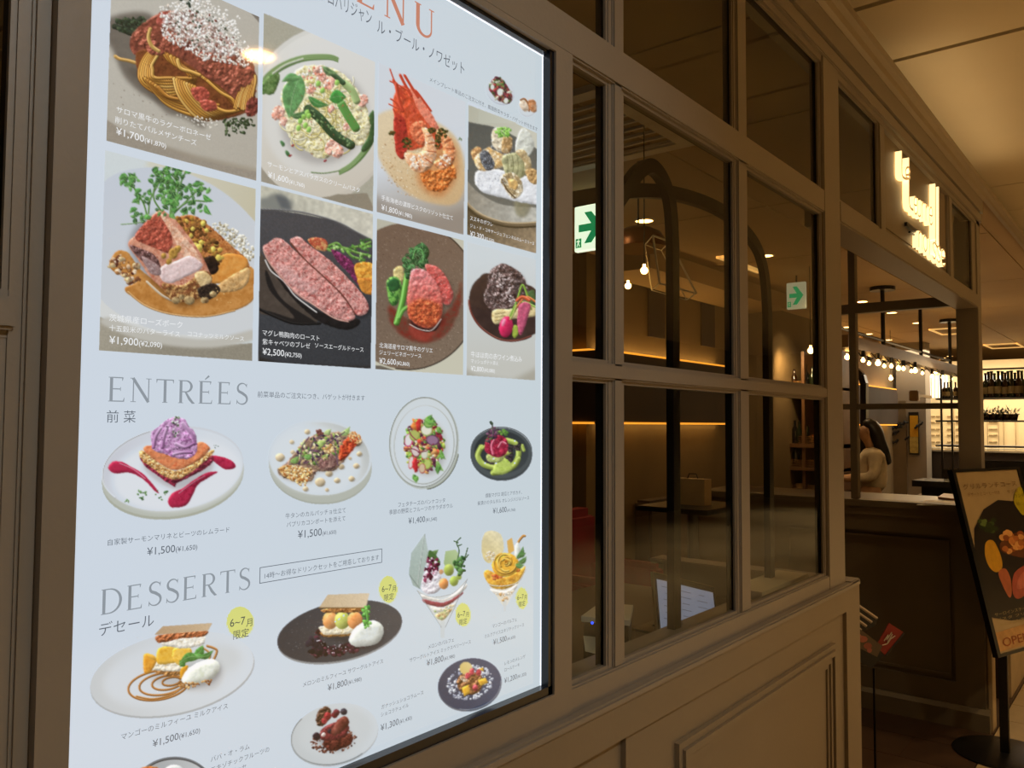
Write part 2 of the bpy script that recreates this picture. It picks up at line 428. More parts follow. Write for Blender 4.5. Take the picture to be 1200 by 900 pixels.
def bolognese():
    Q = QUADS[0]
    flat([(90, -90), (340, -90), (340, 240), (90, 240)], 'a9a59b', c2='b5b0a3', axis=((130, 40), (300, 200)), grain=.05)
    flat([(200, -40), (320, -10), (320, 55), (270, 26)], '6d655c', c2='7f776d', axis=((250, 0), (310, 40)), soft=2)       # dark table
    flat([(130, -70), (240, -50), (290, 10), (320, 60), (320, 170), (295, 200), (200, 180), (118, 140)], 'bcb8ad', sp=True, c2='b0aa9d', axis=((130, 0), (300, 190)), grain=.03)
    flat([(90, 120), (150, 158), (230, 182), (330, 204), (330, 260), (90, 260)], '8d8374', sp=False, c2='a39a89', axis=((130, 150), (300, 200)), soft=2)
    flat([(80, 132), (120, 137), (160, 163), (230, 187), (330, 207), (330, 260), (80, 260)], '978e80', grain=.08)
    shape([(112, 30), (150, 15), (180, 20), (195, 60), (200, 120), (175, 115), (150, 95), (138, 74), (130, 55)], ['4b443c', '5a5146'], bump=0, dome=.1, soft=2.5, alpha=.75)
    shape([(150, 80), (175, 110), (195, 132), (215, 138), (240, 150), (230, 120), (180, 90)], ['4b443c', '5a5146'], bump=0, dome=.1, soft=2.5, alpha=.7)
    for a, b in (((134, 31), (162, 28)), ((138, 25), (160, 34)), ((146, 36), (170, 27)), ((150, 24), (165, 22))):
        strand([a, ((a[0]+b[0])/2, a[1]+3), b], 3.2, '2f3a2d', hl=.05)
    specks([(134, 22), (174, 20), (172, 38), (140, 38)], 60, (.8, 1.7), ['2e3c2b', '46553d', '24301f'])
    shape([(160, 34), (178, 20), (190, 14), (215, 12), (240, 22), (262, 40), (284, 60), (297, 75), (300, 100), (296, 122), (275, 130), (250, 112), (225, 88), (195, 72), (160, 66), (152, 50)],
          ['3a1c16', '6d3328', '8a4a38', '743a2c', '9c5a45'], scale=5, bump=1.4, rough=1.5)
    strand([(135, 66), (140, 69), (150, 71), (160, 74)], 2, 'c99a4d')
    shape([(160, 62), (185, 58), (210, 68), (240, 90), (270, 118), (292, 118), (288, 132), (262, 140), (240, 142), (215, 132), (195, 120), (180, 105), (164, 90)], ['4a2113', '7a4423', '5a2a18'], scale=5, bump=.8)
    g = np.random.default_rng(3)
    nood = ['d29438', 'e0a644', 'c07f2e', 'e6b65c', 'c68834', 'd89c40']
    def N(p, r=2.0):
        strand(p, r+.55, '5e3212', hl=0, dark=.2)
        strand(p, r, nood[int(g.integers(6))], c2=nood[int(g.integers(6))], hl=.3, dark=.65)
    for k in range(7):    # big loop on the left
        o = k*2.3
        N([(186-o*.1, 58+o*.5), (174+o*.3, 62+o), (165+o, 76+o*.4), (164+o*1.1, 92-o*.2), (175+o*.7, 104-o*.9), (196, 112-o*1.5), (222, 104-o*.9), (229-o*.5, 92)], 1.9)
    for k in range(6):
        N([(170+k*3, 92+k*2), (182+k*3, 108+k), (196+k*4, 122-k), (214+k*5, 131-k*2), (236+k*4, 138-k*3)], 1.8)
    for k in range(9):    # falling strands to the middle
        N([(204+k*3, 92+k*1.2), (208+k*3.4, 108+k*.4), (218+k*4, 124), (232+k*4.2, 137-k*.8), (252+k*4, 139-k*1.4)], 1.9)
    for k in range(8):
        N([(229+k*2, 84+k*1.5), (243+k*2.2, 94+k*2), (258+k*2, 104+k*1.7), (270+k, 118+k), (283-k, 128-k)], 1.6)
    for k in range(10):    # right bundle
        N([(282+k*1.9, 80+k), (286+k*1.5, 96), (279+k*1.9, 112), (275+k*2.1, 126+g.uniform(-2, 3))], 1.35)
    for k in range(5):
        N([(192+k*4, 62+k*2), (200+k*3, 72+k*2), (212+k*3, 76+k*2), (222+k*3, 88)], 2)
    for c, p in (('8a2f22', [(224, 104), (238, 102), (246, 110), (242, 118), (230, 118)]), ('94372a', [(234, 118), (250, 118), (254, 128), (240, 130)])):
        shape(p, [c, 'b05040', '6a241a'], scale=3, bump=1)
    for cx, cy, rx, ry in ((262, 83, 22, 12), (284, 88, 13, 15), (246, 72, 18, 9), (272, 98, 12, 9), (170, 45, 12, 10), (180, 56, 14, 8), (201, 50, 12, 12)):
        shape(ellpts(cx, cy, rx, ry, 25), ['4f2018', '81402f', '9a5440', '6b2f23'], sp=False, scale=3.2, bump=1.6, rough=2)
    shape([(185, 18), (195, 14), (200, 22), (192, 30), (184, 28)], ['8e3f33', 'a85548'], scale=3, bump=.6)
    strand([(176, 34), (174, 44), (178, 54), (186, 60)], 2.2, 'c9a052')
    shape(ellpts(296, 125, 8, 12, 20), ['54201c', '7c3a30', '3c1512'], sp=False, scale=3, bump=1.3, rough=2)
    cheese = [(198, 15), (215, 8), (236, 10), (250, 18), (262, 36), (280, 50), (285, 62), (262, 66), (240, 60), (218, 48), (200, 36), (190, 26)]
    shape(cheese, ['c9c4b8', 'e5e2da', 'd9d5cb'], scale=2.6, bump=1.6, rough=4, alpha=.5, con=2)
    specks([(188, 6), (240, -2), (275, 30), (300, 66), (290, 78), (240, 70), (190, 44)], 900, (.5, 1.35), ['efece4', 'e3dfd5', 'd2cdc2', 'f6f4ee', 'c3b8ab'], asp=2.5, seed=5)
    specks([(198, 10), (250, 15), (280, 50), (240, 60), (200, 36)], 60, (.6, 1.3), ['3e4a3a', '6e3a30', '50584a'])
    specks([(205, -8), (222, 12), (226, -6)], 18, (.8, 1.6), ['36433a', '2a3a2c']); specks([(238, -4), (280, 20), (290, 30), (262, 28)], 22, (.5, 1.6), ['eeebe2'])
    specks([(262, 140), (292, 138), (286, 156), (264, 160)], 70, (.7, 1.7), ['2e3f27', '475a3a', '21301c', '5c6e4c'], seed=8)
    specks([(280, 138), (298, 140), (298, 148), (285, 148)], 24, (.7, 1.5), ['2e3f27', '21301c'])
    specks([(205, 132), (262, 142), (250, 152), (215, 145)], 40, (.5, 1.2), ['dedad0', 'cac5b8'])
    specks([(130, 90), (200, 132), (180, 150), (126, 110)], 14, (.3, .7), ['6b5a4a'])

def pasta_green():
    flat([(290, -20), (460, -20), (460, 270), (290, 270)], 'a7a493', grain=.06)
    flat(ellpts(377, 135, 89, 107, 20), 'd3d3cd', c2='c4bdb0', axis=((340, 40), (390, 220)))
    flat([(295, 150), (312, 182), (340, 208), (370, 222), (400, 228), (430, 226), (445, 260), (290, 260)], '9b9485', sp=False, grain=.05, c2='8b8270', axis=((310, 180), (400, 240)))
    flat(ellpts(380, 133, 85, 101, 22), 'dcdcd7', c2='c9c2b4', axis=((340, 40), (390, 225)))
    flat(ellpts(381, 126, 70, 84, 22), 'd9dad8', alpha=.6, soft=3)
    for p, r in (([(309, 104), (312, 92), (325, 80), (342, 71), (360, 66), (385, 65), (396, 68)], 4.5), ([(434, 142), (436, 160), (426, 178), (412, 192), (398, 200)], 5)):
        for k in range(6):
            q = [(x, y+k*.9) for x, y in p]
            strand(q, r*(1-k*.1), '55783e' if k % 2 else '8fa872', hl=.1, taper=True, alpha=.9, dark=.2)
    shape([(308, 96), (322, 84), (328, 90), (322, 108), (314, 111), (307, 105)], ['2f5228', '56783e', '8aa36a'], scale=3, bump=.3)
    shape([(431, 140), (438, 130), (438, 165), (426, 178), (424, 172), (431, 160)], ['2b4a28', '46683a'], scale=3, bump=.3)
    strand([(320, 86), (335, 76), (355, 69)], 1.2, 'd8dfc8', hl=0); strand([(398, 200), (380, 203), (365, 202)], .7, '7a9560', hl=0)
    shadow(ellpts(378, 134, 50, 55, 25), (2, 4), 4, .35, False)
    shape([(330, 108), (345, 84), (365, 76), (395, 82), (415, 100), (428, 122), (434, 150), (424, 170), (400, 168), (392, 180), (375, 186), (352, 172), (338, 158), (332, 136)],
          ['b9a866', 'd9cf9c', 'e8e3c2', 'c6b878', 'a8b070'], scale=4, bump=.9, rough=1.5)
    g = np.random.default_rng(11)
    for k in range(85):
        cx, cy = g.normal(385, 22), g.normal(132, 24)
        if ((cx-380)/46)**2+((cy-132)/50)**2 > 1: continue
        r = g.uniform(6, 16); a = g.uniform(0, 360)
        strand(ellpts(cx, cy, r, r*.75, a, 9, 0, g.uniform(110, 230)), .9, ['d8ca82', 'e8dfae', 'cdbd6e', 'f0eaca'][int(g.integers(4))], hl=.25)
    for x, y, s in ((326, 132, 9), (332, 142, 6), (377, 90, 7), (386, 98, 8), (425, 118, 8), (390, 172, 11), (396, 178, 8), (364, 105, 6), (372, 82, 6), (388, 128, 5), (406, 148, 5)):
        shape(ellpts(x, y, s*.8, s, 30), ['d3765c', 'e39d86', 'efc4b4', 'c86a50'], sp=False, scale=2.4, bump=.8, rough=1.3)
    specks(ellpts(368, 92, 22, 14), 60, (.7, 1.5), ['efe6dc', 'e2a18c', 'd9795f', 'f2efe4'])
    for p in ([(361, 128), (374, 138), (392, 158), (411, 170)],): strand(p, 5.4, '2f4d2e', hl=.15)
    specks([(362, 124), (412, 166), (408, 174), (364, 138)], 40, (.6, 1.2), ['5f8148', '24402a', '84a06a'])
    strand([(400, 122), (408, 136), (417, 150)], 5, '5c9a46', hl=.3); strand([(404, 98), (412, 106), (418, 118)], 4.4, 'a5bf7c', hl=.3); strand([(386, 84), (394, 90), (402, 97)], 3, '3a5a38', hl=.3)
    leaf((352, 88), (339, 139), 26, '5f9458', 'b9d3a2', .05); leaf((352, 92), (330, 96), 10, '5a8e54')
    leaf((361, 113), (386, 123), 9, '3e7a3c'); leaf((386, 116), (406, 114), 16, '3d8a3c', bend=-.1); leaf((378, 78), (396, 86), 8, '5a7a4e'); leaf((340, 136), (362, 128), 8, '41663c')
    for x, y in ((352, 142), (356, 137), (360, 132), (350, 150), (362, 152), (358, 147), (378, 106), (373, 98), (362, 136), (395, 97)):
        shape(ellpts(x, y, 2.8, 3.6, 20), ['7fb24c', '9ccc62'], sp=False, bump=.1, rough=.2, dome=1)
    for x, y in ((331, 168), (337, 180)): shape(ellpts(x, y, 2.2, 4, -30), ['2f5a34', '4d7a4a'], sp=False, bump=.2, rough=.8)
    for x, y in ((344, 170), (382, 188), (341, 182)): specks(ellpts(x, y, 2, 2), 3, (.7, 1.2), ['8e2b30'])
    specks(ellpts(380, 140, 45, 45), 70, (.3, .7), ['b05a40', '4d6a38', '8e3b30'])

def prawns():
    flat([(430, 50), (560, 50), (560, 290), (430, 290)], 'cfd6de', c2='9a8f80', axis=((480, 190), (500, 268)), soft=1)
    flat([(430, 224), (470, 245), (500, 255), (520, 252), (560, 240), (560, 300), (430, 300)], '8f857b', soft=4, alpha=.7)
    flat([(440, 138), (462, 128), (490, 134), (520, 148), (538, 168), (545, 200), (542, 228), (530, 240), (505, 238), (480, 228), (458, 208), (444, 185), (441, 160)], 'dcc9a5', sp=True, c2='ccab7c', axis=((460, 140), (530, 235)), grain=.05, soft=1.6)
    specks(ellpts(490, 190, 45, 42, 30), 330, (.3, .7), ['b8905e', 'c29b68', '9c7048', 'e8d9ba'])
    shape([(500, 170), (520, 160), (535, 175), (536, 205), (520, 230), (500, 226), (488, 206)], ['b8703c', 'cf8a50', 'a65c30'], scale=4, bump=.2, soft=3, alpha=.8, dome=.2)
    shape([(492, 196), (510, 200), (530, 192), (534, 205), (522, 222), (505, 224), (495, 212)], ['c05a20', 'e08a48', 'a84812', 'eaa868'], scale=2.6, bump=1.3, rough=2)
    shape([(461, 114), (472, 100), (487, 112), (503, 138), (520, 162), (516, 175), (500, 172), (478, 176), (466, 160), (462, 138)], ['b5331e', 'd8583a', 'c2401f', 'e2765a'], scale=4, bump=.8, light=(-.8, -.4))
    shape([(462, 136), (474, 140), (478, 165), (474, 186), (464, 178)], ['8c1c14', 'b8352a', '701410'], scale=3, bump=.6)
    shape([(480, 102), (492, 112), (514, 148), (508, 152), (490, 128)], ['d2543a', 'e98f74', 'c9462c'], scale=3, bump=.4)
    shape([(480, 150), (490, 142), (500, 146), (502, 168), (488, 168)], ['c24a28', 'dd7750', '7d2a14'], scale=2.5, bump=.9)
    for p, r in (([(457, 81), (463, 96), (474, 110)], .8), ([(469, 88), (474, 98), (482, 112)], 1.6), ([(474, 88), (480, 98), (490, 114)], 1.5), ([(461, 94), (466, 104), (474, 116)], 1.7), ([(457, 95), (468, 100), (478, 106)], .8), ([(464, 98), (467, 115), (472, 130)], 2), ([(456, 122), (462, 125), (470, 128)], .8), ([(458, 116), (464, 120), (470, 130)], 1), ([(461, 128), (464, 134), (468, 140)], 1), ([(487, 106), (492, 112), (505, 130)], 1.2)):
        strand(p, r, 'd0432a', hl=.3)
    shape([(494, 150), (503, 152), (510, 168), (511, 182), (506, 195), (494, 202), (482, 198), (474, 184), (476, 178), (488, 180), (496, 174), (498, 162)], ['d07a48', 'eabf98', 'e39a66', 'f3dcc2', 'c96234'], scale=3.6, bump=.9, dome=3)
    shape([(512, 152), (522, 156), (532, 170), (533, 186), (526, 196), (514, 198), (508, 190), (518, 184), (519, 172), (512, 162)], ['c25c2c', 'e8a878', 'd97a44', 'f0cba6'], scale=3.4, bump=.9, dome=3)
    for p in ([(501, 160), (508, 158)], [(502, 168), (511, 167)], [(501, 177), (511, 178)], [(496, 184), (506, 191)], [(488, 186), (492, 199)], [(521, 166), (529, 163)], [(523, 174), (533, 174)], [(521, 183), (532, 186)], [(516, 189), (522, 196)]):
        strand(p, .6, 'b8502a', sp=False, hl=.2)
    specks(ellpts(490, 190, 9, 8), 26, (.8, 1.6), ['f7e8d8', 'f3d8c0']); specks(ellpts(521, 188, 8, 7), 20, (.7, 1.3), ['f5e0cc'])
    for cx, cy, rx, ry in ((477, 168, 6, 7), (519, 156, 6, 6), (513, 166, 3, 9), (460, 156, 3, 2), (506, 153, 4, 3)):
        specks(ellpts(cx, cy, rx, ry), 34, (.6, 1.4), ['36401c', '5a5a26', '252c12', '6e4a22'])
    specks(ellpts(540, 163, 4, 2), 5, (.4, .8), ['5a7040'])

def seabass():
    flat([(530, 100), (650, 130), (650, 320), (530, 300)], 'b4b4a2', c2='c9c8b8', axis=((550, 130), (625, 160)))
    flat([(530, 150), (565, 146), (600, 158), (640, 185), (650, 230), (650, 250), (600, 262), (560, 252), (530, 230)], '545752', sp=True, c2='6d6c62', axis=((560, 150), (600, 260)), grain=.08)
    flat([(540, 225), (560, 250), (600, 262), (640, 262), (650, 330), (530, 320)], '584b35', c2='978468', axis=((570, 250), (600, 300)), grain=.15, gs=6)
    flat([(540, 205), (560, 225), (590, 240), (640, 245), (640, 258), (595, 262), (562, 250), (540, 232)], '8f897a', sp=True, c2='b9b8ae', axis=((550, 220), (620, 250)), grain=.12, gs=8)
    strand([(541, 231), (558, 248), (580, 258), (605, 262), (640, 260)], 1.4, 'a8916a', hl=.3); strand([(541, 236), (558, 252), (580, 262), (605, 266), (640, 264)], 1.3, '4c4028', hl=.1)
    shape([(603, 236), (612, 232), (622, 240), (616, 254), (606, 252)], ['6d684c', '8f8a68'], scale=5, bump=.1, soft=1.6, alpha=.7)
    shape([(556, 212), (560, 200), (574, 198), (590, 200), (605, 208), (616, 206), (634, 214), (640, 238), (615, 238), (590, 232), (566, 225)], ['cfd3da', 'e3e6ea', 'dfe2e6'], scale=4, bump=.35, rough=.8)
    shape([(612, 150), (622, 158), (626, 172), (618, 184), (606, 182), (604, 168)], ['b9bcae', 'd5d8cf', 'c8cbb8'], scale=4, bump=.5)
    shape([(552, 178), (558, 172), (564, 174), (566, 184), (560, 190), (555, 188)], ['9a6838', 'cfa06a', '80502a'], scale=2.4, bump=.8)
    shape([(556, 186), (570, 174), (580, 172), (592, 180), (590, 194), (580, 198), (563, 200)], ['e2c18a', 'c89a58', 'edd8b0', 'f2e6cc'], scale=3.2, bump=.6)
    shape([(562, 182), (570, 176), (580, 192), (576, 199), (568, 198)], ['363b42', '7f858c', '23262c', 'b9bcc0'], scale=1.6, bump=.7, con=2.4)
    shape([(574, 172), (590, 166), (602, 174), (598, 184), (584, 178)], ['3b3d40', '8a8c8c', '26282c'], scale=1.6, bump=.7, con=2.4)
    shape([(588, 186), (596, 180), (614, 180), (618, 200), (608, 210), (594, 206)], ['8b8c66', 'aaa97e', 'c2bf94', '74744e'], scale=4, bump=.6, grad=((588, 190), (618, 200), (1, 1, 1), (.9, .9, .85)))
    for x in (594, 600, 606, 612): strand([(x, 182), (x+1.5, 195), (x-1, 207)], .5, '6e7048', hl=.1, alpha=.7)
    shape([(604, 178), (614, 176), (622, 188), (622, 202), (616, 204), (614, 190)], ['d4c8a4', 'a88e60', 'e8dfc2'], scale=3, bump=.5)
    shape([(616, 200), (626, 198), (632, 206), (628, 216), (620, 212)], ['9a7240', 'c9a36c', '6e4c26'], scale=2.4, bump=.7)
    shape([(578, 152), (586, 150), (592, 162), (592, 176), (582, 176), (576, 166)], ['c9b795', 'e7dcc2', '9a8464'], scale=3, bump=.6)
    shape([(590, 160), (600, 162), (598, 178), (588, 178)], ['e6d4ae', 'b48f5c', '8a6a40'], scale=2.6, bump=.7)
    specks(ellpts(590, 155, 9, 6), 90, (.5, 1.2), ['6fae3c', '8ac454', '4b8a2c', 'a9d87a'], asp=2.6)
    shape([(586, 208), (600, 202), (611, 212), (612, 226), (602, 233), (592, 222)], ['c4b48e', 'ebe0c4', '8c744c', 'd9c79c'], scale=3, bump=.9)
    shape([(596, 210), (606, 212), (606, 222), (598, 220)], ['dcb878', 'c89a54'], scale=3, bump=.6); strand([(588, 210), (594, 222), (604, 232)], .9, '6b5538', hl=.2)
    specks(ellpts(575, 212, 18, 9), 60, (.3, .7), ['b9bec8', 'f4f5f7'])

def pork():
    flat([(100, 150), (310, 150), (310, 430), (100, 430)], 'cdd6d8', grain=.02)
    flat([(180, 176), (320, 214), (320, 290), (270, 235), (215, 205), (170, 196)], 'cfcdbb', c2='c3bda3', axis=((200, 200), (300, 240)), soft=3)
    flat([(90, 355), (130, 378), (180, 395), (240, 405), (300, 402), (320, 440), (90, 430)], 'a39c8b', c2='8f8878', axis=((120, 380), (200, 420)), grain=.08)
    flat([(90, 350), (120, 372), (150, 384), (205, 398), (250, 401), (320, 388), (320, 330), (90, 330)], 'd4d6d4', sp=False, soft=1.2)
    flat([(120, 215), (180, 196), (240, 212), (290, 250), (320, 300), (310, 385), (230, 393), (170, 383), (118, 350), (100, 290)], 'c3cbd6', sp=True, c2='cdd1d4', axis=((150, 210), (220, 390)))
    flat([(128, 372), (160, 384), (205, 394), (250, 397), (300, 386), (298, 398), (240, 408), (170, 400), (120, 380)], 'bdbab0', sp=True, soft=1.4)
    shape([(136, 295), (150, 296), (165, 316), (190, 332), (230, 340), (270, 328), (288, 312), (300, 320), (300, 345), (285, 360), (250, 370), (215, 370), (180, 362), (155, 348), (146, 338), (160, 330), (140, 322), (128, 312)],
          ['a96c2c', 'b97a36', 'c98c48', 'b0722c'], scale=9, bump=.1, rough=.5, dome=.8)
    strand([(150, 342), (170, 358), (200, 368), (240, 371), (275, 364)], 1, 'd2a062', hl=.3); strand([(172, 330), (190, 346), (206, 354)], 1.3, 'e9d8bc', hl=.2)
    specks([(246, 262), (262, 260), (285, 275), (298, 292), (296, 306), (280, 300), (260, 280)], 170, (.9, 1.9), ['cfcab8', 'e2dfd2', 'b3ab92', 'dcd8c6', '9d8f70'], seed=4)
    # back slice
    shape([(205, 258), (225, 252), (245, 264), (268, 285), (290, 305), (288, 318), (262, 330), (240, 322), (225, 300), (208, 280)], ['8a4a26', 'a8622e', 'c98448', '6e3418', 'd99a58'], scale=5, bump=.6)
    shape([(262, 298), (285, 300), (290, 312), (270, 328), (248, 332), (250, 315)], ['c8792c', 'd8903e', 'e0a252'], scale=6, bump=.25)
    shape([(258, 332), (290, 314), (291, 330), (280, 340), (258, 342)], ['b98a50', 'd2aa70', '9a6c38'], scale=4, bump=.5)
    specks([(200, 256), (240, 256), (262, 300), (254, 318), (236, 300), (216, 276)], 150, (1, 2.6), ['5e3a1c', '8a5c2c', '3d2412', 'a5772f', 'c9a548', '70431e'], seed=9)
    for x, y, r in ((229, 288, 3.6), (236, 284, 3), (238, 262, 3), (226, 268, 2.6), (233, 290, 4), (242, 270, 2.4), (250, 292, 3), (256, 302, 3.4), (224, 276, 2.4)):
        shape(ellpts(x, y, r, r*1.1), ['c9a83c', 'dcc860', 'b08c2c'], sp=False, bump=.3, rough=.6)
    shape([(236, 306), (250, 300), (256, 316), (246, 322)], ['1c130e', '33231a'], scale=3, bump=.4)
    # front slice
    shadow([(150, 285), (185, 248), (246, 330), (232, 350), (200, 350)], (1, 5), 3, .5)
    shape([(150, 286), (158, 276), (170, 262), (184, 247), (190, 246), (206, 258), (222, 278), (236, 298), (246, 320), (248, 330), (238, 342), (225, 350), (206, 350), (190, 338), (174, 322), (160, 302)],
          ['a85a42', 'c27a5e', 'd39a80', '9c4e38'], scale=6, bump=.55)
    shape([(158, 277), (184, 250), (196, 262), (202, 282), (198, 296), (180, 290)], ['9c4030', 'b85c48', '8a3426', 'c9705a'], scale=2.6, bump=.8)
    shape([(186, 249), (198, 258), (222, 284), (236, 306), (226, 316), (214, 300), (202, 276)], ['d8a487', 'e6c0a4', 'c98a6a', 'eed2bc'], scale=4, bump=.5)
    shape([(190, 312), (206, 306), (222, 300), (236, 308), (234, 316), (218, 324), (200, 332), (188, 326)], ['cba8a4', 'e0c8c6', 'd7b8b2'], scale=4, bump=.3)
    shape([(152, 288), (162, 290), (180, 298), (188, 312), (178, 314), (162, 302)], ['5c3a34', '8a6460', '3f2420', 'a58886'], scale=2.6, bump=.7)
    shape([(166, 300), (186, 312), (188, 322), (176, 320)], ['b4a0a0', '8c6c68', 'd0c0c0'], scale=3, bump=.4)
    shape([(190, 332), (214, 334), (236, 318), (248, 322), (246, 336), (232, 350), (206, 354), (196, 346)], ['8a5a30', '6a3a20', 'b48a50', 'd0ac74'], scale=3.4, bump=.8)
    shape([(228, 322), (240, 318), (248, 328), (238, 338)], ['d8be8c', 'c2a068'], scale=3, bump=.5)
    shape([(232, 338), (250, 332), (258, 340), (248, 350), (236, 350)], ['1d1612', '30241c', '4a3a28'], scale=3, bump=.6)
    for x, y, r in ((203, 297, 5.5), (208, 292, 4), (198, 306, 3.4), (192, 300, 3)): shape(ellpts(x, y, r, r*1.2, 20), ['8a6428', 'b48a3c', '6c481c'], sp=False, bump=.6, rough=.8)
    for x, y, r in ((206, 352, 4), (222, 352, 5), (240, 352, 4), (250, 345, 3.6), (213, 348, 3)): shape(ellpts(x, y, r*1.2, r, 10), ['7a5a34', 'b49a6a', '5a3c20'], sp=False, bump=.8, rough=1)
    specks([(126, 302), (145, 298), (165, 328), (155, 335), (136, 320)], 60, (1, 2.6), ['7a4a2c', 'c9a884', '5a2e20', 'd8c0a4', '9a6a3c'], seed=12)
    for x, y, r in ((132, 311, 3.6), (128, 313, 2), (142, 303, 3), (151, 328, 4), (146, 323, 3.4), (160, 312, 5)): shape(ellpts(x, y, r, r*.8), ['a88a54', 'd0b888', '6e4830'], sp=False, bump=.6, rough=.8)
    specks(ellpts(263, 345, 22, 12), 12, (.3, .8), ['e0b070'])
    # cress
    g = np.random.default_rng(21)
    for p in ([(172, 252), (168, 238), (160, 225), (152, 212)], [(199, 254), (200, 236), (196, 220), (190, 204)], [(200, 254), (206, 232), (212, 214), (218, 200)], [(174, 250), (176, 234), (184, 218), (190, 206)], [(202, 252), (214, 240), (226, 228), (236, 218)], [(188, 246), (180, 232), (182, 214)], [(204, 248), (222, 236), (240, 236)]):
        strand(p, 1, '5c8a44', hl=.3)
    for cx, cy, rx, ry, n in ((203, 218, 17, 22, 90), (152, 211, 9, 9, 30), (182, 208, 10, 9, 18), (170, 232, 9, 8, 14), (232, 226, 14, 12, 20), (164, 256, 8, 6, 14), (196, 240, 18, 10, 26), (222, 246, 12, 6, 16), (202, 200, 9, 7, 16)):
        for _ in range(n):
            a = g.uniform(0, 6.28); q = g.uniform(0, 1)**.5; x = cx+rx*q*math.cos(a); y = cy+ry*q*math.sin(a); t = g.uniform(0, 6.28); L = g.uniform(4.5, 9)
            leaf((x, y), (x+L*math.cos(t), y+L*math.sin(t)), L*.62, ['3f7d35', '2e5f2c', '4f8f40', '62a04e', '27502a'][int(g.integers(5))], bend=g.uniform(-.2, .2))
    for a, b in (((148, 206), (140, 210)), ((226, 216), (236, 214)), ((238, 228), (250, 236)), ((240, 240), (248, 252)), ((218, 204), (222, 196)), ((161, 244), (152, 250)), ((166, 222), (158, 228))): leaf(a, b, 6, '4b9040')
    strand([(142, 263), (155, 262), (168, 260)], .6, '8fb47a', hl=0)

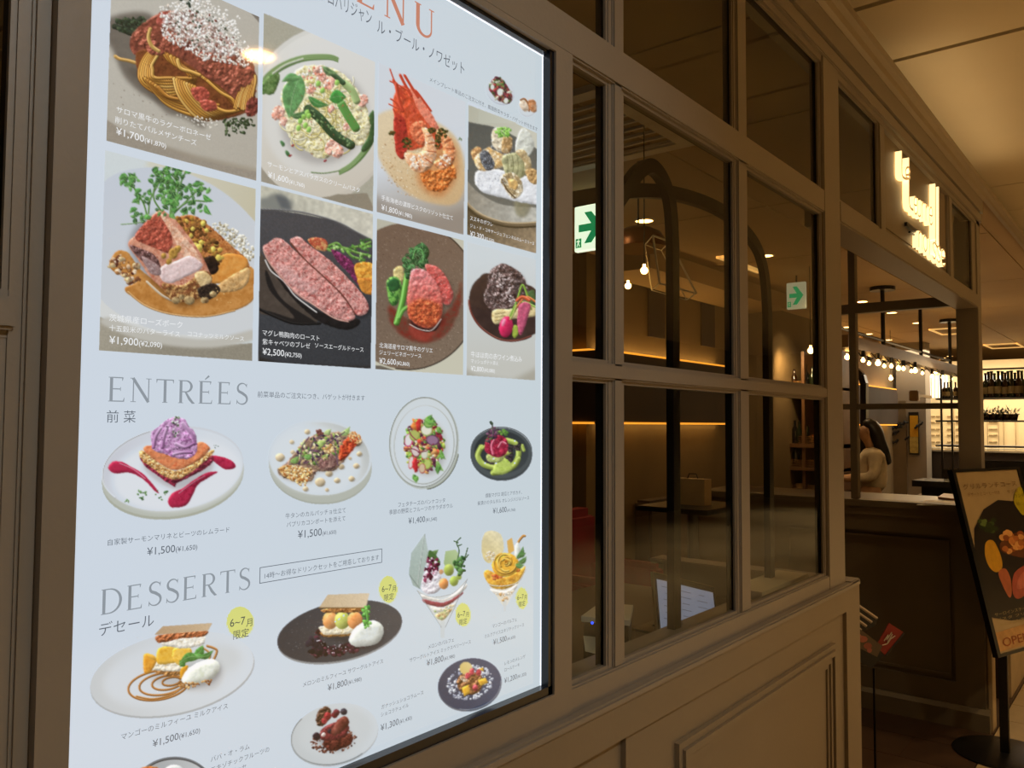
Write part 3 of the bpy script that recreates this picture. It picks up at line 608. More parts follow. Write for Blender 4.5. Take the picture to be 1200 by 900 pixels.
def duck():
    flat([(290, 200), (450, 240), (450, 450), (290, 440)], 'b9b7a6', c2='cbc8b8', axis=((310, 230), (430, 270)), grain=.1, gs=10)
    flat([(304, 232), (330, 226), (345, 238), (340, 248), (306, 246)], '7d807a', soft=2, rough=2)
    flat([(322, 228), (336, 232), (342, 246), (330, 244)], '5a5f62', soft=1.6)
    flat([(290, 247), (320, 246), (350, 250), (390, 258), (425, 276), (460, 296), (460, 440), (290, 440)], '45464a', c2='37383b', axis=((330, 250), (380, 420)), grain=.13, gs=2.4)
    strand([(290, 245), (330, 246), (360, 250), (395, 260), (420, 273), (445, 286)], 1, '6a6b6c', hl=.3)
    flat([(290, 420), (310, 410), (302, 418), (330, 426), (360, 428), (440, 430), (440, 450), (290, 450)], '2c2722', soft=1.4)
    shape([(300, 296), (312, 304), (330, 326), (352, 352), (372, 366), (370, 378), (345, 378), (320, 370), (300, 360)], ['4e443c', '463c34', '554a41'], scale=10, bump=.05, dome=.1)
    flat([(300, 361), (322, 370), (346, 379), (372, 380), (368, 376), (330, 350), (312, 316), (316, 340), (345, 372), (320, 366)], '221e1c', sp=True, soft=1)
    strand([(300, 360), (320, 370), (345, 379), (375, 379)], 1.6, '1d1a18', hl=.12)
    shape([(310, 300), (322, 318), (345, 345), (378, 366), (420, 374), (416, 384), (400, 386), (370, 374), (335, 340)], ['1a1715', '262120'], scale=5, bump=.3)
    strand([(311, 305), (318, 318), (333, 330), (345, 346), (360, 358), (371, 366)], .8, 'd8d4d0', hl=.3)
    # garnish
    shape([(361, 282), (368, 278), (380, 280), (384, 286), (382, 294), (370, 292)], ['c98a4a', 'a5382c', 'd8a868', '8a2820'], scale=3, bump=.3)
    g = np.random.default_rng(5)
    for p in ([(384, 292), (400, 290), (418, 296), (434, 300)], [(386, 288), (395, 285), (402, 292)], [(405, 292), (412, 300), (420, 303)], [(412, 290), (424, 288), (434, 284)]): strand(p, 1.5, '6a9a40', hl=.3)
    for cx, cy, rx, ry, n in ((428, 288, 8, 8, 20), (392, 290, 8, 4, 12), (424, 302, 9, 5, 14), (412, 292, 10, 4, 10)):
        for _ in range(n):
            x, y = g.normal(cx, rx*.5), g.normal(cy, ry*.5); t = g.uniform(0, 6.3); leaf((x, y), (x+4*math.cos(t), y+4*math.sin(t)), 3, ['4f8a36', '7ab04e', '36662a', 'a2c878'][int(g.integers(4))])
    shape([(388, 292), (398, 296), (412, 306), (420, 322), (420, 334), (410, 322), (394, 304)], ['6a1f48', '93356a', '4a1432', 'b45c88'], scale=2.6, bump=.8)
    shape([(416, 310), (428, 307), (440, 312), (440, 330), (424, 332), (417, 322)], ['d8942c', 'e8b048', 'c87820', 'f0c868'], scale=4, bump=.6)
    shape([(420, 326), (440, 328), (440, 344), (428, 344), (421, 336)], ['b86a20', 'd08a34', '9c4a18'], scale=4, bump=.5)
    pal = ['b2605a', 'c98078', 'd8a098', 'a4504a', 'c27068']
    for P in ([(340, 284), (345, 278), (352, 278), (366, 290), (388, 306), (408, 326), (424, 344), (432, 358), (430, 366), (422, 370), (414, 366), (402, 348), (380, 326), (356, 304)],):
        shadow(P, (2, 3), 2, .6); shape(P, pal, scale=3.4, bump=.75)
    strand([(341, 285), (356, 303), (380, 325), (402, 347), (416, 368)], 1, '6d3a30', hl=.2)
    P = [(308, 290), (316, 284), (322, 279), (330, 280), (340, 288), (356, 304), (380, 326), (400, 346), (412, 362), (416, 372), (408, 376), (392, 372), (368, 358), (346, 344), (326, 322), (314, 306)]
    shape(P, pal, scale=3.4, bump=.8)
    shape([(320, 308), (336, 312), (354, 326), (372, 340), (366, 344), (346, 336), (330, 324)], ['d8b8b4', 'c99490', 'e4ccc8'], scale=2.4, bump=.7, alpha=.6, soft=1.6)
    specks(P, 220, (.4, .8), ['a05450', 'd9a49c', 'd8aaa2', '965048'], asp=2.5, seed=9, alpha=.6)
    specks([(366, 292), (400, 320), (428, 356), (414, 360), (380, 322)], 110, (.4, .8), ['a05450', 'd9a49c', 'd8aaa2'], asp=2.5, seed=10, alpha=.6)
    strand([(309, 294), (316, 308), (328, 322), (346, 342), (370, 359), (392, 373), (408, 377)], .8, 'd4a090', hl=.2)

def beef():
    flat([(430, 240), (560, 260), (560, 450), (430, 450)], 'b8b6a4', c2='c9c6b2', axis=((520, 270), (545, 300)))
    flat([(425, 430), (445, 428), (480, 440), (540, 442), (540, 460), (425, 460)], '6c6458', grain=.1)
    flat(ellpts(478, 347, 82, 86, 0), '6f5a4a', c2='7d6a58', axis=((450, 280), (520, 420)), grain=.1, gs=1.6)
    specks(ellpts(490, 347, 60, 86), 700, (.3, .6), ['8a7664', '5a4638', '9a8674'])
    strand(ellpts(478, 347, 82, 86, 0, 20, -80, 100), .8, '4a3c30', hl=.2)
    shape([(456, 358), (475, 372), (500, 380), (530, 358), (540, 330), (539, 360), (524, 390), (500, 402), (475, 396), (458, 378)], ['5a3424', '6a4030', '7a2c20', '6c3c2c'], scale=8, bump=.05, soft=1.4, dome=.2)
    shape([(480, 382), (510, 388), (518, 380), (500, 400), (484, 394)], ['8a3024', '9c4032'], scale=6, bump=.1, soft=1.5, dome=.2)
    shape([(461, 317), (466, 312), (472, 314), (473, 328), (466, 332), (461, 324)], ['b49a54', 'd8c888', 'a0803c'], scale=3, bump=.4)
    shape([(453, 332), (458, 325), (466, 325), (471, 336), (468, 352), (463, 358), (456, 354)], ['4d8a34', '7ab850', '2f6228', 'b9dc88'], scale=5, bump=.25, dome=3)
    shape([(454, 332), (460, 326), (467, 328), (468, 338), (458, 342)], ['1e4a28', '2f6a34'], scale=5, bump=.2)
    strand([(478, 318), (475, 335), (472, 352), (465, 378)], 3.6, '68ad3e', hl=.4); strand([(468, 372), (472, 364), (477, 360)], 2.4, '74b84a', hl=.3)
    for p in ([(474, 305), (478, 312), (478, 324)], [(486, 294), (494, 288), (500, 296), (494, 308)], [(482, 300), (488, 308), (496, 310)]): strand(p, 3.2, '24542a', hl=.3)
    g = np.random.default_rng(8)
    for _ in range(34):
        x, y = g.normal(492, 5), g.normal(300, 7); t = g.uniform(0, 6.3); leaf((x, y), (x+7*math.cos(t), y+7*math.sin(t)), 4, ['1f4a26', '2f6a34', '3f8244', '173a1e'][int(g.integers(4))])
    for _ in range(16):
        x, y = g.normal(478, 3), g.normal(310, 5); t = g.uniform(0, 6.3); leaf((x, y), (x+6*math.cos(t), y+6*math.sin(t)), 4, ['1f4a26', '2f6a34', '3f8244'][int(g.integers(3))])
    strand([(484, 303), (487, 293), (494, 293), (497, 302)], 1, '5aa050', hl=.3)
    P = [(498, 312), (504, 310), (514, 314), (524, 326), (530, 340), (531, 348), (526, 357), (518, 354), (508, 336)]
    shadow(P, (2, 3), 2, .5); shape(P, ['b8504c', 'd07068', 'c0403c', 'e0958c'], scale=3, bump=.8)
    P = [(482, 318), (490, 315), (500, 318), (510, 330), (518, 350), (518, 366), (514, 378), (504, 384), (492, 382), (480, 374), (477, 352), (479, 334)]
    shadow(P, (2, 3), 2.5, .6)
    shape(P, ['b4484a', 'c86462', 'd4807c', 'b03c38'], scale=3, bump=.8, grad=((490, 316), (495, 382), (1.05, 1.15, 1.2), (1, .75, .55)))
    shape([(480, 356), (496, 350), (516, 358), (514, 377), (504, 383), (490, 380), (480, 372)], ['b84a20', 'd8703c', '8a2c14', 'e8985c'], scale=2.6, bump=1.1, alpha=.85, soft=1.5)
    shape([(480, 374), (492, 383), (508, 384), (516, 376), (512, 386), (500, 389), (486, 384)], ['2a1614', '4a2a24'], scale=3, bump=.4)
    strand([(480, 380), (492, 386), (506, 387), (517, 374)], .6, 'd8c8c0', hl=.2)

def cheek():
    flat([(530, 260), (650, 290), (650, 470), (530, 460)], 'cdd6da', c2='c4c4bc', axis=((590, 300), (595, 430)))
    flat([(530, 425), (560, 440), (600, 446), (650, 420), (650, 470), (530, 470)], 'aaa698', soft=3)
    P = [(549.5, 352), (553, 336), (561, 326), (572, 320), (600, 330), (628, 340), (634, 380), (622, 394), (604, 399), (584, 397), (564, 384), (553, 368)]
    shape(P, ['33241f', '3d2c26', '46332c'], scale=12, bump=.05, dome=.2, rough=.2)
    strand(spline(P)[-40:], 1.1, '6a4436', sp=False, hl=.25); strand([(549.5, 352), (553, 368), (564, 384), (584, 397), (604, 399.5), (622, 394)], 1, '7a3c30', hl=.25)
    for P in ([(567, 346), (572, 338), (584, 348), (602, 360), (598, 364), (578, 365), (568, 354)], [(571, 328), (576, 316), (588, 309), (600, 313), (612, 322), (618, 336), (622, 350), (616, 360), (602, 362), (586, 352), (572, 340)]):
        shadow(P, (1, 2), 1.5, .5); shape(P, ['2a1a1a', '6a5450', '3d2a28', 'a59490', '2a1c1c'], scale=2.6, bump=1.4, con=2.4)
    specks([(574, 318), (610, 322), (604, 356), (590, 350)], 70, (.4, 1.1), ['c9bcba', 'b0a09c', '1c1010'], asp=3, seed=4)
    shape([(606, 322), (616, 332), (622, 350), (612, 356), (602, 336)], ['1f1616', '3c3030', '6a5c58'], scale=2.2, bump=1.2)
    shape([(616, 346), (626, 340), (627, 356), (620, 362)], ['35502c', '4f7040'], scale=3, bump=.3)
    shape([(578, 364), (600, 362), (627, 358), (627, 370), (600, 374), (580, 380)], ['cdb87c', 'e2d09a', 'b89a58'], scale=4, bump=.4)
    for y in (366, 370, 374): strand([(580, y+2), (592, y)], .4, 'a08850', hl=0)
    for p, r, c in (([(598, 370), (606, 352), (612, 334), (618, 346), (622, 362)], 1.2, '7fae3a'), ([(602, 366), (612, 354), (628, 360)], 1.2, '98c04c'), ([(604, 362), (616, 348), (628, 354)], 1.2, 'e0783c'), ([(606, 352), (612, 348), (620, 352)], 2, 'd85a34')): strand(p, r, c, hl=.35)
    shape([(607, 362), (614, 354), (622, 358), (618, 374), (612, 391), (607, 388)], ['a83a5c', 'c45a78', '8c2c48'], scale=3, bump=.4)
    shape([(602, 382), (606, 382), (607, 392), (603, 396), (600, 392)], ['8aa434', 'b8cc50'], scale=3, bump=.3)
    shadow(ellpts(594, 384, 8, 12), (1, 2), 1.5, .5, False)
    shape(ellpts(593, 383, 8, 12.5, 8), ['b81c48', 'd42c5c', 'a01438'], sp=False, scale=8, bump=.1, rough=.2, dome=4); shape(ellpts(590, 378, 2, 5, 20), 'f0a0b8', sp=False, bump=0, soft=1, alpha=.8)
    strand([(598, 374), (602, 366), (605, 358)], 1, 'b8c860', hl=.3)

def plate_white(cx, cy, rx, ry, a, rim=8, tint=1.0):
    flat(ellpts(cx, cy+rim, rx, ry, a), 'b3b7b0', soft=1); flat(ellpts(cx+1, cy+rim*.6, rx*.995, ry*.995, a), 'a8ada4', soft=1.5)
    flat(ellpts(cx, cy, rx, ry, a), 'd6dcdf', c2='c2c8ca', axis=((cx-rx*.3, cy-ry), (cx+rx*.8, cy-ry*.4)), soft=.6)
    flat(ellpts(cx-1, cy+1.5, rx*.95, ry*.93, a), 'd7dce0', soft=1.4)

def entree_terrine():
    # plate with a low upright rim
    flat(ellpts(202.5, 560, 83.5, 48, -8), 'a9ab9a', soft=1); flat(ellpts(202.5, 556, 84, 49, -8), 'b9bdb2', soft=1)
    flat(ellpts(202.5, 549, 83.5, 49, -8), 'cdd0d6'); flat(ellpts(203, 550.5, 81.5, 47.5, -8), 'dcdfe4', c2='c6c8d2', axis=((220, 555), (140, 510)))
    flat(ellpts(207, 556, 76, 42, -8), 'e2e5ea', soft=3)
    strand(ellpts(202.5, 549, 83, 48.6, -8, 20, 150, 255), .8, 'eceef2', hl=0)
    for P in ([(127, 547), (132, 541), (142, 541), (152, 546), (166, 554), (178, 566), (186, 577), (182, 576), (168, 562), (152, 554), (136, 555), (129, 552)],
              [(197, 586), (202, 578), (214, 572), (228, 562), (242, 554), (255, 553), (244, 560), (232, 568), (226, 580), (218, 592), (204, 595), (198, 592)],
              [(246, 534), (258, 535), (270, 539), (276, 545), (274, 549), (264, 550), (252, 542)]):
        shape(P, ['a31c38', 'b8284a', '8c1430'], scale=6, bump=.1, dome=1.8, rough=.3)
    strand([(140, 543), (156, 550), (170, 561)], .7, 'd8708a', hl=.3); strand([(210, 578), (226, 566), (240, 558)], .7, 'd8708a', hl=.3)
    shadow([(166, 540), (205, 570), (248, 545), (230, 520)], (2, 4), 3, .35)
    shape([(167, 534), (204, 556), (206, 569), (200, 568), (170, 546)], ['7a1c30', '9c2c44', '5c1024'], scale=2.5, bump=.9); shape([(204, 558), (246, 534), (245, 546), (207, 566)], ['5c1826', '7c2638', '9c3c4c'], scale=2.5, bump=.9)
    shape([(167, 528), (205, 552), (247, 528), (246, 535), (206, 562), (168, 540)], ['c08a4c', 'd8a868', 'a86c34'], scale=2, bump=1)
    specks([(168, 530), (205, 553), (247, 529), (246, 536), (206, 562), (168, 541)], 170, (.6, 1.2), ['e0b87c', 'b87c40', 'ecd0a0', '9c6430'], seed=3)
    shape([(168, 527), (178, 522), (200, 530), (224, 522), (236, 518), (246, 526), (232, 540), (206, 551), (186, 542)], ['d06c3c', 'e08c5c', 'c45830'], scale=4, bump=.5)
    shape([(177, 520), (178, 506), (186, 500), (192, 494), (203, 489), (216, 491), (222, 500), (228, 506), (231, 520), (229, 532), (218, 538), (204, 536), (192, 532), (180, 528)], ['8a4a84', 'b480b0', 'c9a0c8', '9a5a92', 'd8bcd8'], scale=4.5, bump=1.3, rough=.8)
    for p in ([(188, 502), (182, 512), (180, 524)], [(196, 500), (192, 512), (190, 524)], [(214, 496), (224, 508), (228, 520)], [(206, 520), (216, 524), (226, 520)], [(204, 532), (214, 530), (224, 530)]): strand(p, 2.2, 'd0a8d0', c2='a468a0', hl=.3)
    specks([(200, 488), (210, 489), (210, 512), (204, 514)], 30, (.5, 1.3), ['5a6a50', '8a9a80', 'e8e8e4', '3c4a38']); specks(ellpts(205, 515, 22, 18), 24, (.3, .7), ['4a2a48'])
    specks([(160, 574), (172, 575), (170, 586), (162, 586)], 14, (.7, 1.4), ['4a7040', '6a9058']); specks([(178, 574), (196, 576), (190, 588), (182, 584)], 10, (.6, 1.3), ['4a7040', '6a9058']); specks(ellpts(150, 587, 5, 2), 5, (.6, 1), ['6a9058']); specks(ellpts(253, 522, 3, 3), 4, (.4, .8), ['708070'])

def entree_carpaccio():
    flat(ellpts(375.5, 548, 60, 43, 3), 'a3a799', soft=1); flat(ellpts(375.5, 545, 60.5, 44.5, 3), 'b4b8ad', soft=1)
    flat(ellpts(375.5, 536, 60.5, 44.5, 3), 'd4dade'); flat(ellpts(375, 537, 58, 42.5, 3), 'dadfe2', c2='b6bab6', axis=((380, 540), (428, 505)), soft=.8)
    flat(ellpts(370, 540, 53, 38, 3), 'dde2e4', soft=3)
    for x, y, r in ((328, 536, 5.5), (360, 506, 3.4), (342, 518, 2.8), (343, 530, 2.8), (421, 532, 3.3), (417.5, 546, 3.6), (400, 547, 3.6), (385.5, 555, 4.2), (375, 565, 6), (395, 563, 3.6), (412, 561, 3.6), (358, 573, 3.3), (383, 574, 2.4), (410, 537, 2)):
        shadow(ellpts(x, y, r, r*.8), (1, 1), 1, .3, False); shape(ellpts(x, y, r, r*.9), ['c4ae88', 'd8c6a4'], sp=False, scale=5, bump=.1, rough=.3, dome=2)
    P = [(326, 550), (336, 542), (346, 530), (356, 516), (370, 510), (392, 506), (410, 508), (420, 514), (424, 520), (412, 526), (404, 538), (394, 550), (384, 552), (372, 553), (364, 564), (352, 564), (338, 562), (328, 557)]
    shadow(P, (1, 2), 2, .3)
    shape(P, ['6a4a44', 'a08468', '8a6a58', '5a4048'], scale=3, bump=1, rough=1.5)
    shape([(326, 550), (340, 544), (352, 548), (366, 550), (360, 562), (350, 566), (336, 560)], ['b8783c', 'dcb070', 'c08c4c', 'eccfa0'], scale=2.2, bump=1.4, rough=1.5)
    specks([(326, 548), (345, 544), (366, 552), (356, 572), (336, 560)], 120, (.6, 1.4), ['e4c890', 'c89454', 'b06c34', 'f0dcb4'])
    shape([(400, 520), (412, 510), (420, 516), (410, 532), (399, 540), (397, 532)], ['b83c20', 'd8582c', 'a02c1c', 'e88450'], scale=2.6, bump=1); specks(ellpts(415, 513, 9, 6, 30), 70, (.6, 1.2), ['e0b880', 'd09050', 'ecd4a8', 'c87840'])
    shape([(374, 540), (392, 528), (396, 540), (390, 550), (376, 550)], ['80584e', 'a88478', '6a4440', 'c0a098'], scale=3, bump=.8)
    specks([(352, 520), (372, 508), (400, 510), (398, 530), (370, 545), (344, 542)], 240, (.6, 1.8), ['5c7a38', '8caa54', '4a3450', '6a4a58', 'c8d890', '3a2a3c', 'a88a60', 'b8a070', '7a9a48', 'd8c8a0'], asp=3, seed=6)
    for a, b, c in (((371, 520), (382, 516), 'a8c068'), ((380, 508), (388, 503), 'b4c880'), ((399, 510), (410, 500), 'a4c070'), ((340, 542), (350, 534), '7aa050'), ((356, 536), (366, 532), '6a9a48')): leaf(a, b, 7, c)
    specks(ellpts(375, 507, 4, 3), 6, (1.4, 2.2), ['7a4a40'])
    for p in ([(362, 530), (368, 516), (378, 510)], [(352, 540), (354, 524), (362, 512)], [(372, 545), (366, 532), (370, 524)], [(396, 545), (392, 526), (384, 514)], [(384, 520), (396, 512), (404, 506)]): strand(p, .6, '705068', hl=.2)
    specks(ellpts(386, 526, 7, 5), 26, (.9, 1.7), ['d0a468', 'e4c48c', 'b88444'])

def entree_salad():
    flat(ellpts(497, 519.5, 41, 54, 4), 'bcc3bd', soft=.8); flat(ellpts(496.5, 519, 39, 52.5, 4), 'd3d9da', soft=.8); strand(np.vstack([ellpts(496, 518, 39.5, 52.5, 4, 30), ellpts(496, 518, 39.5, 52.5, 4, 30)[:1]]), .7, 'a9afa6', hl=.1)
    strand(np.vstack([ellpts(497, 521, 35, 46, 4, 30), ellpts(497, 521, 35, 46, 4, 30)[:1]]), .5, 'b5bbb4', hl=0); flat(ellpts(496, 519, 33, 45, 4), 'd8dddf', soft=2)
    strand(ellpts(498, 521, 40, 52, 4, 12, 10, 80), 1.3, 'a0a698', hl=.1)
    shadow(ellpts(499, 522, 22, 32), (2, 3), 4, .35, False)
    g = np.random.default_rng(31)
    shape(ellpts(497, 521, 20, 29, 0), ['7a5a44', 'a88860', '5c4c38', '88a050'], sp=False, scale=3, bump=1, rough=2)
    cols = ['b82c28', 'd04c3c', '6a9a3c', '90bc50', 'a8b850', '5c2c40', '8a4a58', 'd8a060', 'c87c40', 'e4dcc8', '4a7a34', 'c8c070', '7a2430']
    for k in range(300):
        a = g.uniform(0, 6.28); q = g.uniform(0, 1)**.5; x = 497+23*q*math.cos(a); y = 521+32*q*math.sin(a)
        specks(ellpts(x, y, 1, 1), 1, (.8, 2.3), [cols[int(g.integers(len(cols)))]], asp=2.4, seed=int(g.integers(1e6)))
    for x, y, rx, ry, c, e, t in ((479, 516, 5, 8, 'e4dcdc', 'c84a78', 10), (487, 529, 5, 7, 'd8c8c4', '7a3a48', -20), (500, 504, 7, 7, 'e2e0cc', '9aa860', -40), (497.5, 533, 4, 5, 'd4d4c4', 'b0b890', 0), (501, 544, 4.5, 6, 'b8c868', '8aa440', 15), (482, 542, 3, 8, 'e0d4d0', 'c03c4c', 10), (486, 510, 6, 7, 'b0b860', '90a048', 30), (507, 516, 8, 6, '94708c', '5c3450', 10), (495, 549, 4, 6, 'd0b898', 'b04c44', 0), (503, 495, 6, 7, '90b860', '4c8034', 30)):
        flat(ellpts(x, y, rx, ry, t), e); flat(ellpts(x-.3, y-.3, rx*.82, ry*.85, t), c)
    for a, b in (((513, 500), (519, 508)), ((512, 540), (520, 552)), ((516, 528), (522, 538)), ((484, 556), (490, 562)), ((489, 558), (488, 566)), ((500, 492), (506, 486)), ((516, 545), (513, 556)), ((498, 490), (510, 496))): leaf(a, b, 6, ['6aa444', '86b858', '4c8434'][int(g.integers(3))])
    for p in ([(478, 502), (482, 510), (488, 516)], [(490, 530), (500, 528), (508, 520)], [(474, 526), (484, 526), (492, 530)]): strand(p, .6, '9c3c50', hl=.1)
    shape([(486, 499), (490, 491), (494, 494), (490, 506)], ['b82420', 'd8483c'], scale=3, bump=.4); shape([(481, 500), (486, 494), (488, 504)], ['d0702c', 'e08c44'], scale=3, bump=.3); shape([(483, 542), (488, 536), (490, 550), (486, 553)], ['b41c24', 'd03c3c'], scale=3, bump=.3)

def entree_tuna():
    flat(ellpts(587.5, 532.5, 36.2, 31, 2), '3f4547'); flat(ellpts(587, 531, 36, 29.5, 2), '4b5254', soft=.8)
    flat(ellpts(587.5, 529, 34, 27, 2), '4a5153'); flat(ellpts(587.5, 530, 32, 25, 2), '2c3132', c2='3a4042', axis=((570, 510), (600, 550)), soft=.8)
    strand(ellpts(587.5, 528, 35.6, 27.6, 2, 20, 180, 360), .6, '6d7475', hl=.2)
    for p, r in (([(564, 524), (560, 534), (566, 544), (578, 548)], 3.2), ([(594, 516), (604, 520), (608, 530), (604, 542), (594, 550)], 3.2), ([(578, 554), (590, 552), (602, 546), (607, 538)], 3.4), ([(584, 544), (590, 534), (598, 530)], 3), ([(612, 522), (614, 528)], 1.8), ([(566, 525), (572, 520)], 2)): strand(p, r, 'b4c858', hl=.25)
    shape([(578, 552), (582, 540), (590, 536), (598, 542), (600, 550), (588, 556)], ['a4bc48', 'c0d468', '8ca838'], scale=5, bump=.3)
    for x, y in ((576, 540), (598, 536), (607, 524), (598, 526)): specks(ellpts(x, y, 5, 4), 18, (.7, 1.6), ['23201f', '3a3436', '4a3c40'])
    shape(ellpts(580, 536, 10.5, 6.5), ['a8b860', 'c4d080', '8c9c48'], sp=False, scale=3, bump=.6)
    shape([(568, 528), (570, 514), (578, 508), (588, 510), (595, 518), (594, 530), (586, 536), (576, 534)], ['9c1c34', 'c03450', '84142c', 'd85c70'], scale=3.6, bump=.8)
    strand([(578, 532), (576, 522), (580, 514)], 1.4, 'e0607c', hl=.5); strand([(584, 524), (588, 518), (593, 520)], 1, 'e87c90', hl=.4)
    specks([(570, 520), (572, 504), (580, 500), (590, 508)], 70, (.6, 1.4), ['5c3450', '3c2a3c', '6a4a58', '4c6a38', '80506c'], asp=2.6)
    strand([(578, 508), (577, 500), (576, 495)], .8, '5a5a50', hl=.2); specks(ellpts(576.5, 495.5, 2.4, 2), 8, (.7, 1.2), ['3c4a3a', '556a4c']); specks(ellpts(590, 507, 5, 3, 20), 18, (.8, 1.4), ['6a9a3c', '4f7a34'])

def dessert_mango():
    flat(ellpts(202, 791.5, 98, 47, -12), 'a7abad', soft=.8); flat(ellpts(201.5, 789.5, 97.5, 47, -12), 'c6cbce', c2='d8dcdf', axis=((110, 800), (280, 760)))
    flat(ellpts(204, 788, 84, 36, -12), 'd3d7da', soft=5); flat(ellpts(250, 775, 34, 18, -14), 'c3c9ca', soft=5, alpha=.5)
    for k, (sx, sy) in enumerate(((1, 1), (.78, .74), (.5, .48), (.3, .28))):
        strand(ellpts(186+k*5, 803-k*1.5, 36*sx, 17*sy, -10, 16, 20, 345), 1.25, 'b4702c', hl=.3)
    strand([(212, 790), (222, 796), (205, 812), (180, 819), (160, 816)], 1, 'bc7a34', hl=.3); strand([(243, 757), (254, 762), (250, 774)], 1.4, 'b87a3c', hl=.3); strand([(236, 758), (246, 766), (244, 776)], 1.2, 'c08a50', hl=.3)
    shadow([(176, 785), (250, 770), (250, 800), (200, 800)], (2, 5), 4, .25)
    shape([(182, 788), (205, 792), (216, 784), (212, 778), (184, 778)], ['8a5424', 'b88044', '5c3418'], scale=2, bump=1)
    shape([(180, 778), (190, 772), (214, 774), (214, 786), (186, 786), (178, 784)], ['ddd2b8', 'f0ead8', 'd0bc94'], scale=3, bump=.6)
    shape([(168, 770), (172, 766), (180, 770), (184, 774), (176, 788), (169, 788)], ['d88a1c', 'e8a434', 'c87414'], scale=5, bump=.2)
    shape([(172, 766), (180, 768), (184, 774), (176, 772)], ['eeb848', 'e0a030'], scale=4, bump=.1)
    shape([(186, 760), (206, 757), (208, 774), (196, 778), (184, 777)], ['e0a420', 'eebc44', 'd49418'], scale=6, bump=.2); shape([(202, 764), (208, 758), (224, 760), (222, 772), (212, 780), (203, 774)], ['e8ac28', 'f4c858', 'd89818'], scale=6, bump=.25)
    shape([(212, 784), (220, 780), (218, 796), (211, 794)], ['dc9a20', 'c88414'], scale=4, bump=.2)
    shape([(190, 756), (194, 750), (236, 744), (240, 752), (236, 756), (216, 760), (200, 758)], ['e8e0cc', 'f4f0e4', 'd8c8a8'], scale=3, bump=.5)
    shape([(184, 752), (187, 744), (240, 739), (238, 746), (214, 748), (192, 753)], ['8a4420', 'b4683c', '6c3014'], scale=2, bump=1)
    flat([(181, 744), (191, 734), (249, 730), (244, 739)], 'b99a76', c2='cbb08c', axis=((185, 744), (240, 730)), grain=.06)
    leaf((217, 776), (211, 781), 9, '3d7a30'); leaf((234, 770), (210, 778), 11, '4f8c3c'); leaf((228, 768), (238, 756), 10, '4a8838'); leaf((228, 767), (240, 768), 6, '5c9c48'); leaf((232, 770), (250, 762), 7, '447c34')
    P = [(213, 797), (218, 786), (230, 777), (246, 772), (256, 776), (257, 786), (248, 796), (232, 802), (220, 804)]
    shadow(P, (1, 3), 2, .35); shape(P, ['dfe4d2', 'ecefe4', 'd2d9c2'], scale=8, bump=.25, dome=4); specks([(208, 802), (248, 796), (246, 802), (214, 808)], 46, (.6, 1.3), ['9a6434', 'b8834c', '7a4420', 'd0a870'])

def dessert_melon():
    flat(ellpts(398, 742.5, 74, 33.5, -12), '8d8f8f', soft=.8); flat(ellpts(398, 739.8, 74.5, 34, -12), '35353a', c2='45464a', axis=((340, 760), (450, 720)), grain=.08)
    specks(ellpts(398, 740, 66, 28, -12), 120, (.25, .5), ['5c5d60', '707174'])
    specks([(364, 752), (372, 746), (385, 758), (410, 756), (428, 756), (420, 764), (380, 770), (366, 768)], 130, (1.1, 2.8), ['1e1016', '3c1a26', '502434', '120a0e', '2c1220', '6a3444'], seed=3)
    specks([(360, 746), (372, 750), (380, 768), (362, 764)], 14, (2, 3.4), ['131014', '201820', '2c2430']); specks([(366, 748), (420, 760), (380, 768)], 20, (.4, .7), ['c8c0c8', 'e8e0e8']); specks([(368, 742), (376, 736), (380, 746)], 10, (1, 2), ['2a1014', '581c24'])
    shadow([(376, 742), (420, 742), (430, 756)], (1, 3), 2, .4)
    shape([(377, 740), (414, 736), (414, 744), (396, 746), (380, 746)], ['8c5828', 'b4803c', '5c3414'], scale=2, bump=.9); shape([(376, 734), (414, 734), (412, 742), (384, 744), (378, 742)], ['e0d4b0', 'f0e8d0', 'd0b880'], scale=3, bump=.5)
    for x, c in ((387, ('d88c48', 'e8a868', 'c87830')), (401, ('a8b040', 'c4cc68', '8c9830')), (416, ('d88040', 'e89c5c', 'c06c28'))): shape(ellpts(x, 727 if x != 401 else 727, 9, 10.4), list(c), sp=False, scale=8, bump=.1, rough=.2, dome=4)
    shape([(379, 714), (430, 711), (428, 716), (404, 718), (382, 718)], ['a4642c', 'c88c4c', '7c4418', 'e0b07c'], scale=2, bump=.9)
    flat([(374, 712), (384, 697), (433, 695), (429, 712)], 'cbb28c', c2='dcc8a8', axis=((375, 712), (430, 695)), grain=.06); strand([(374, 712.5), (429, 712.5)], .6, '9c7440', sp=False, hl=.1)
    P = [(409, 750), (414, 738), (424, 730), (438, 727), (448, 733), (449, 744), (442, 754), (426, 758), (414, 757)]
    shadow(P, (1, 3), 2, .4); shape(P, ['d4d8cc', 'e4e8e0', 'c8ccbe'], scale=8, bump=.25, dome=4)
    specks([(424, 712), (432, 710), (434, 734), (428, 736)], 46, (1, 2), ['4a9a38', '6cb84c', '32782c', '88cc68']); strand([(430, 716), (431, 728)], 1.2, '5aa840', hl=.2)

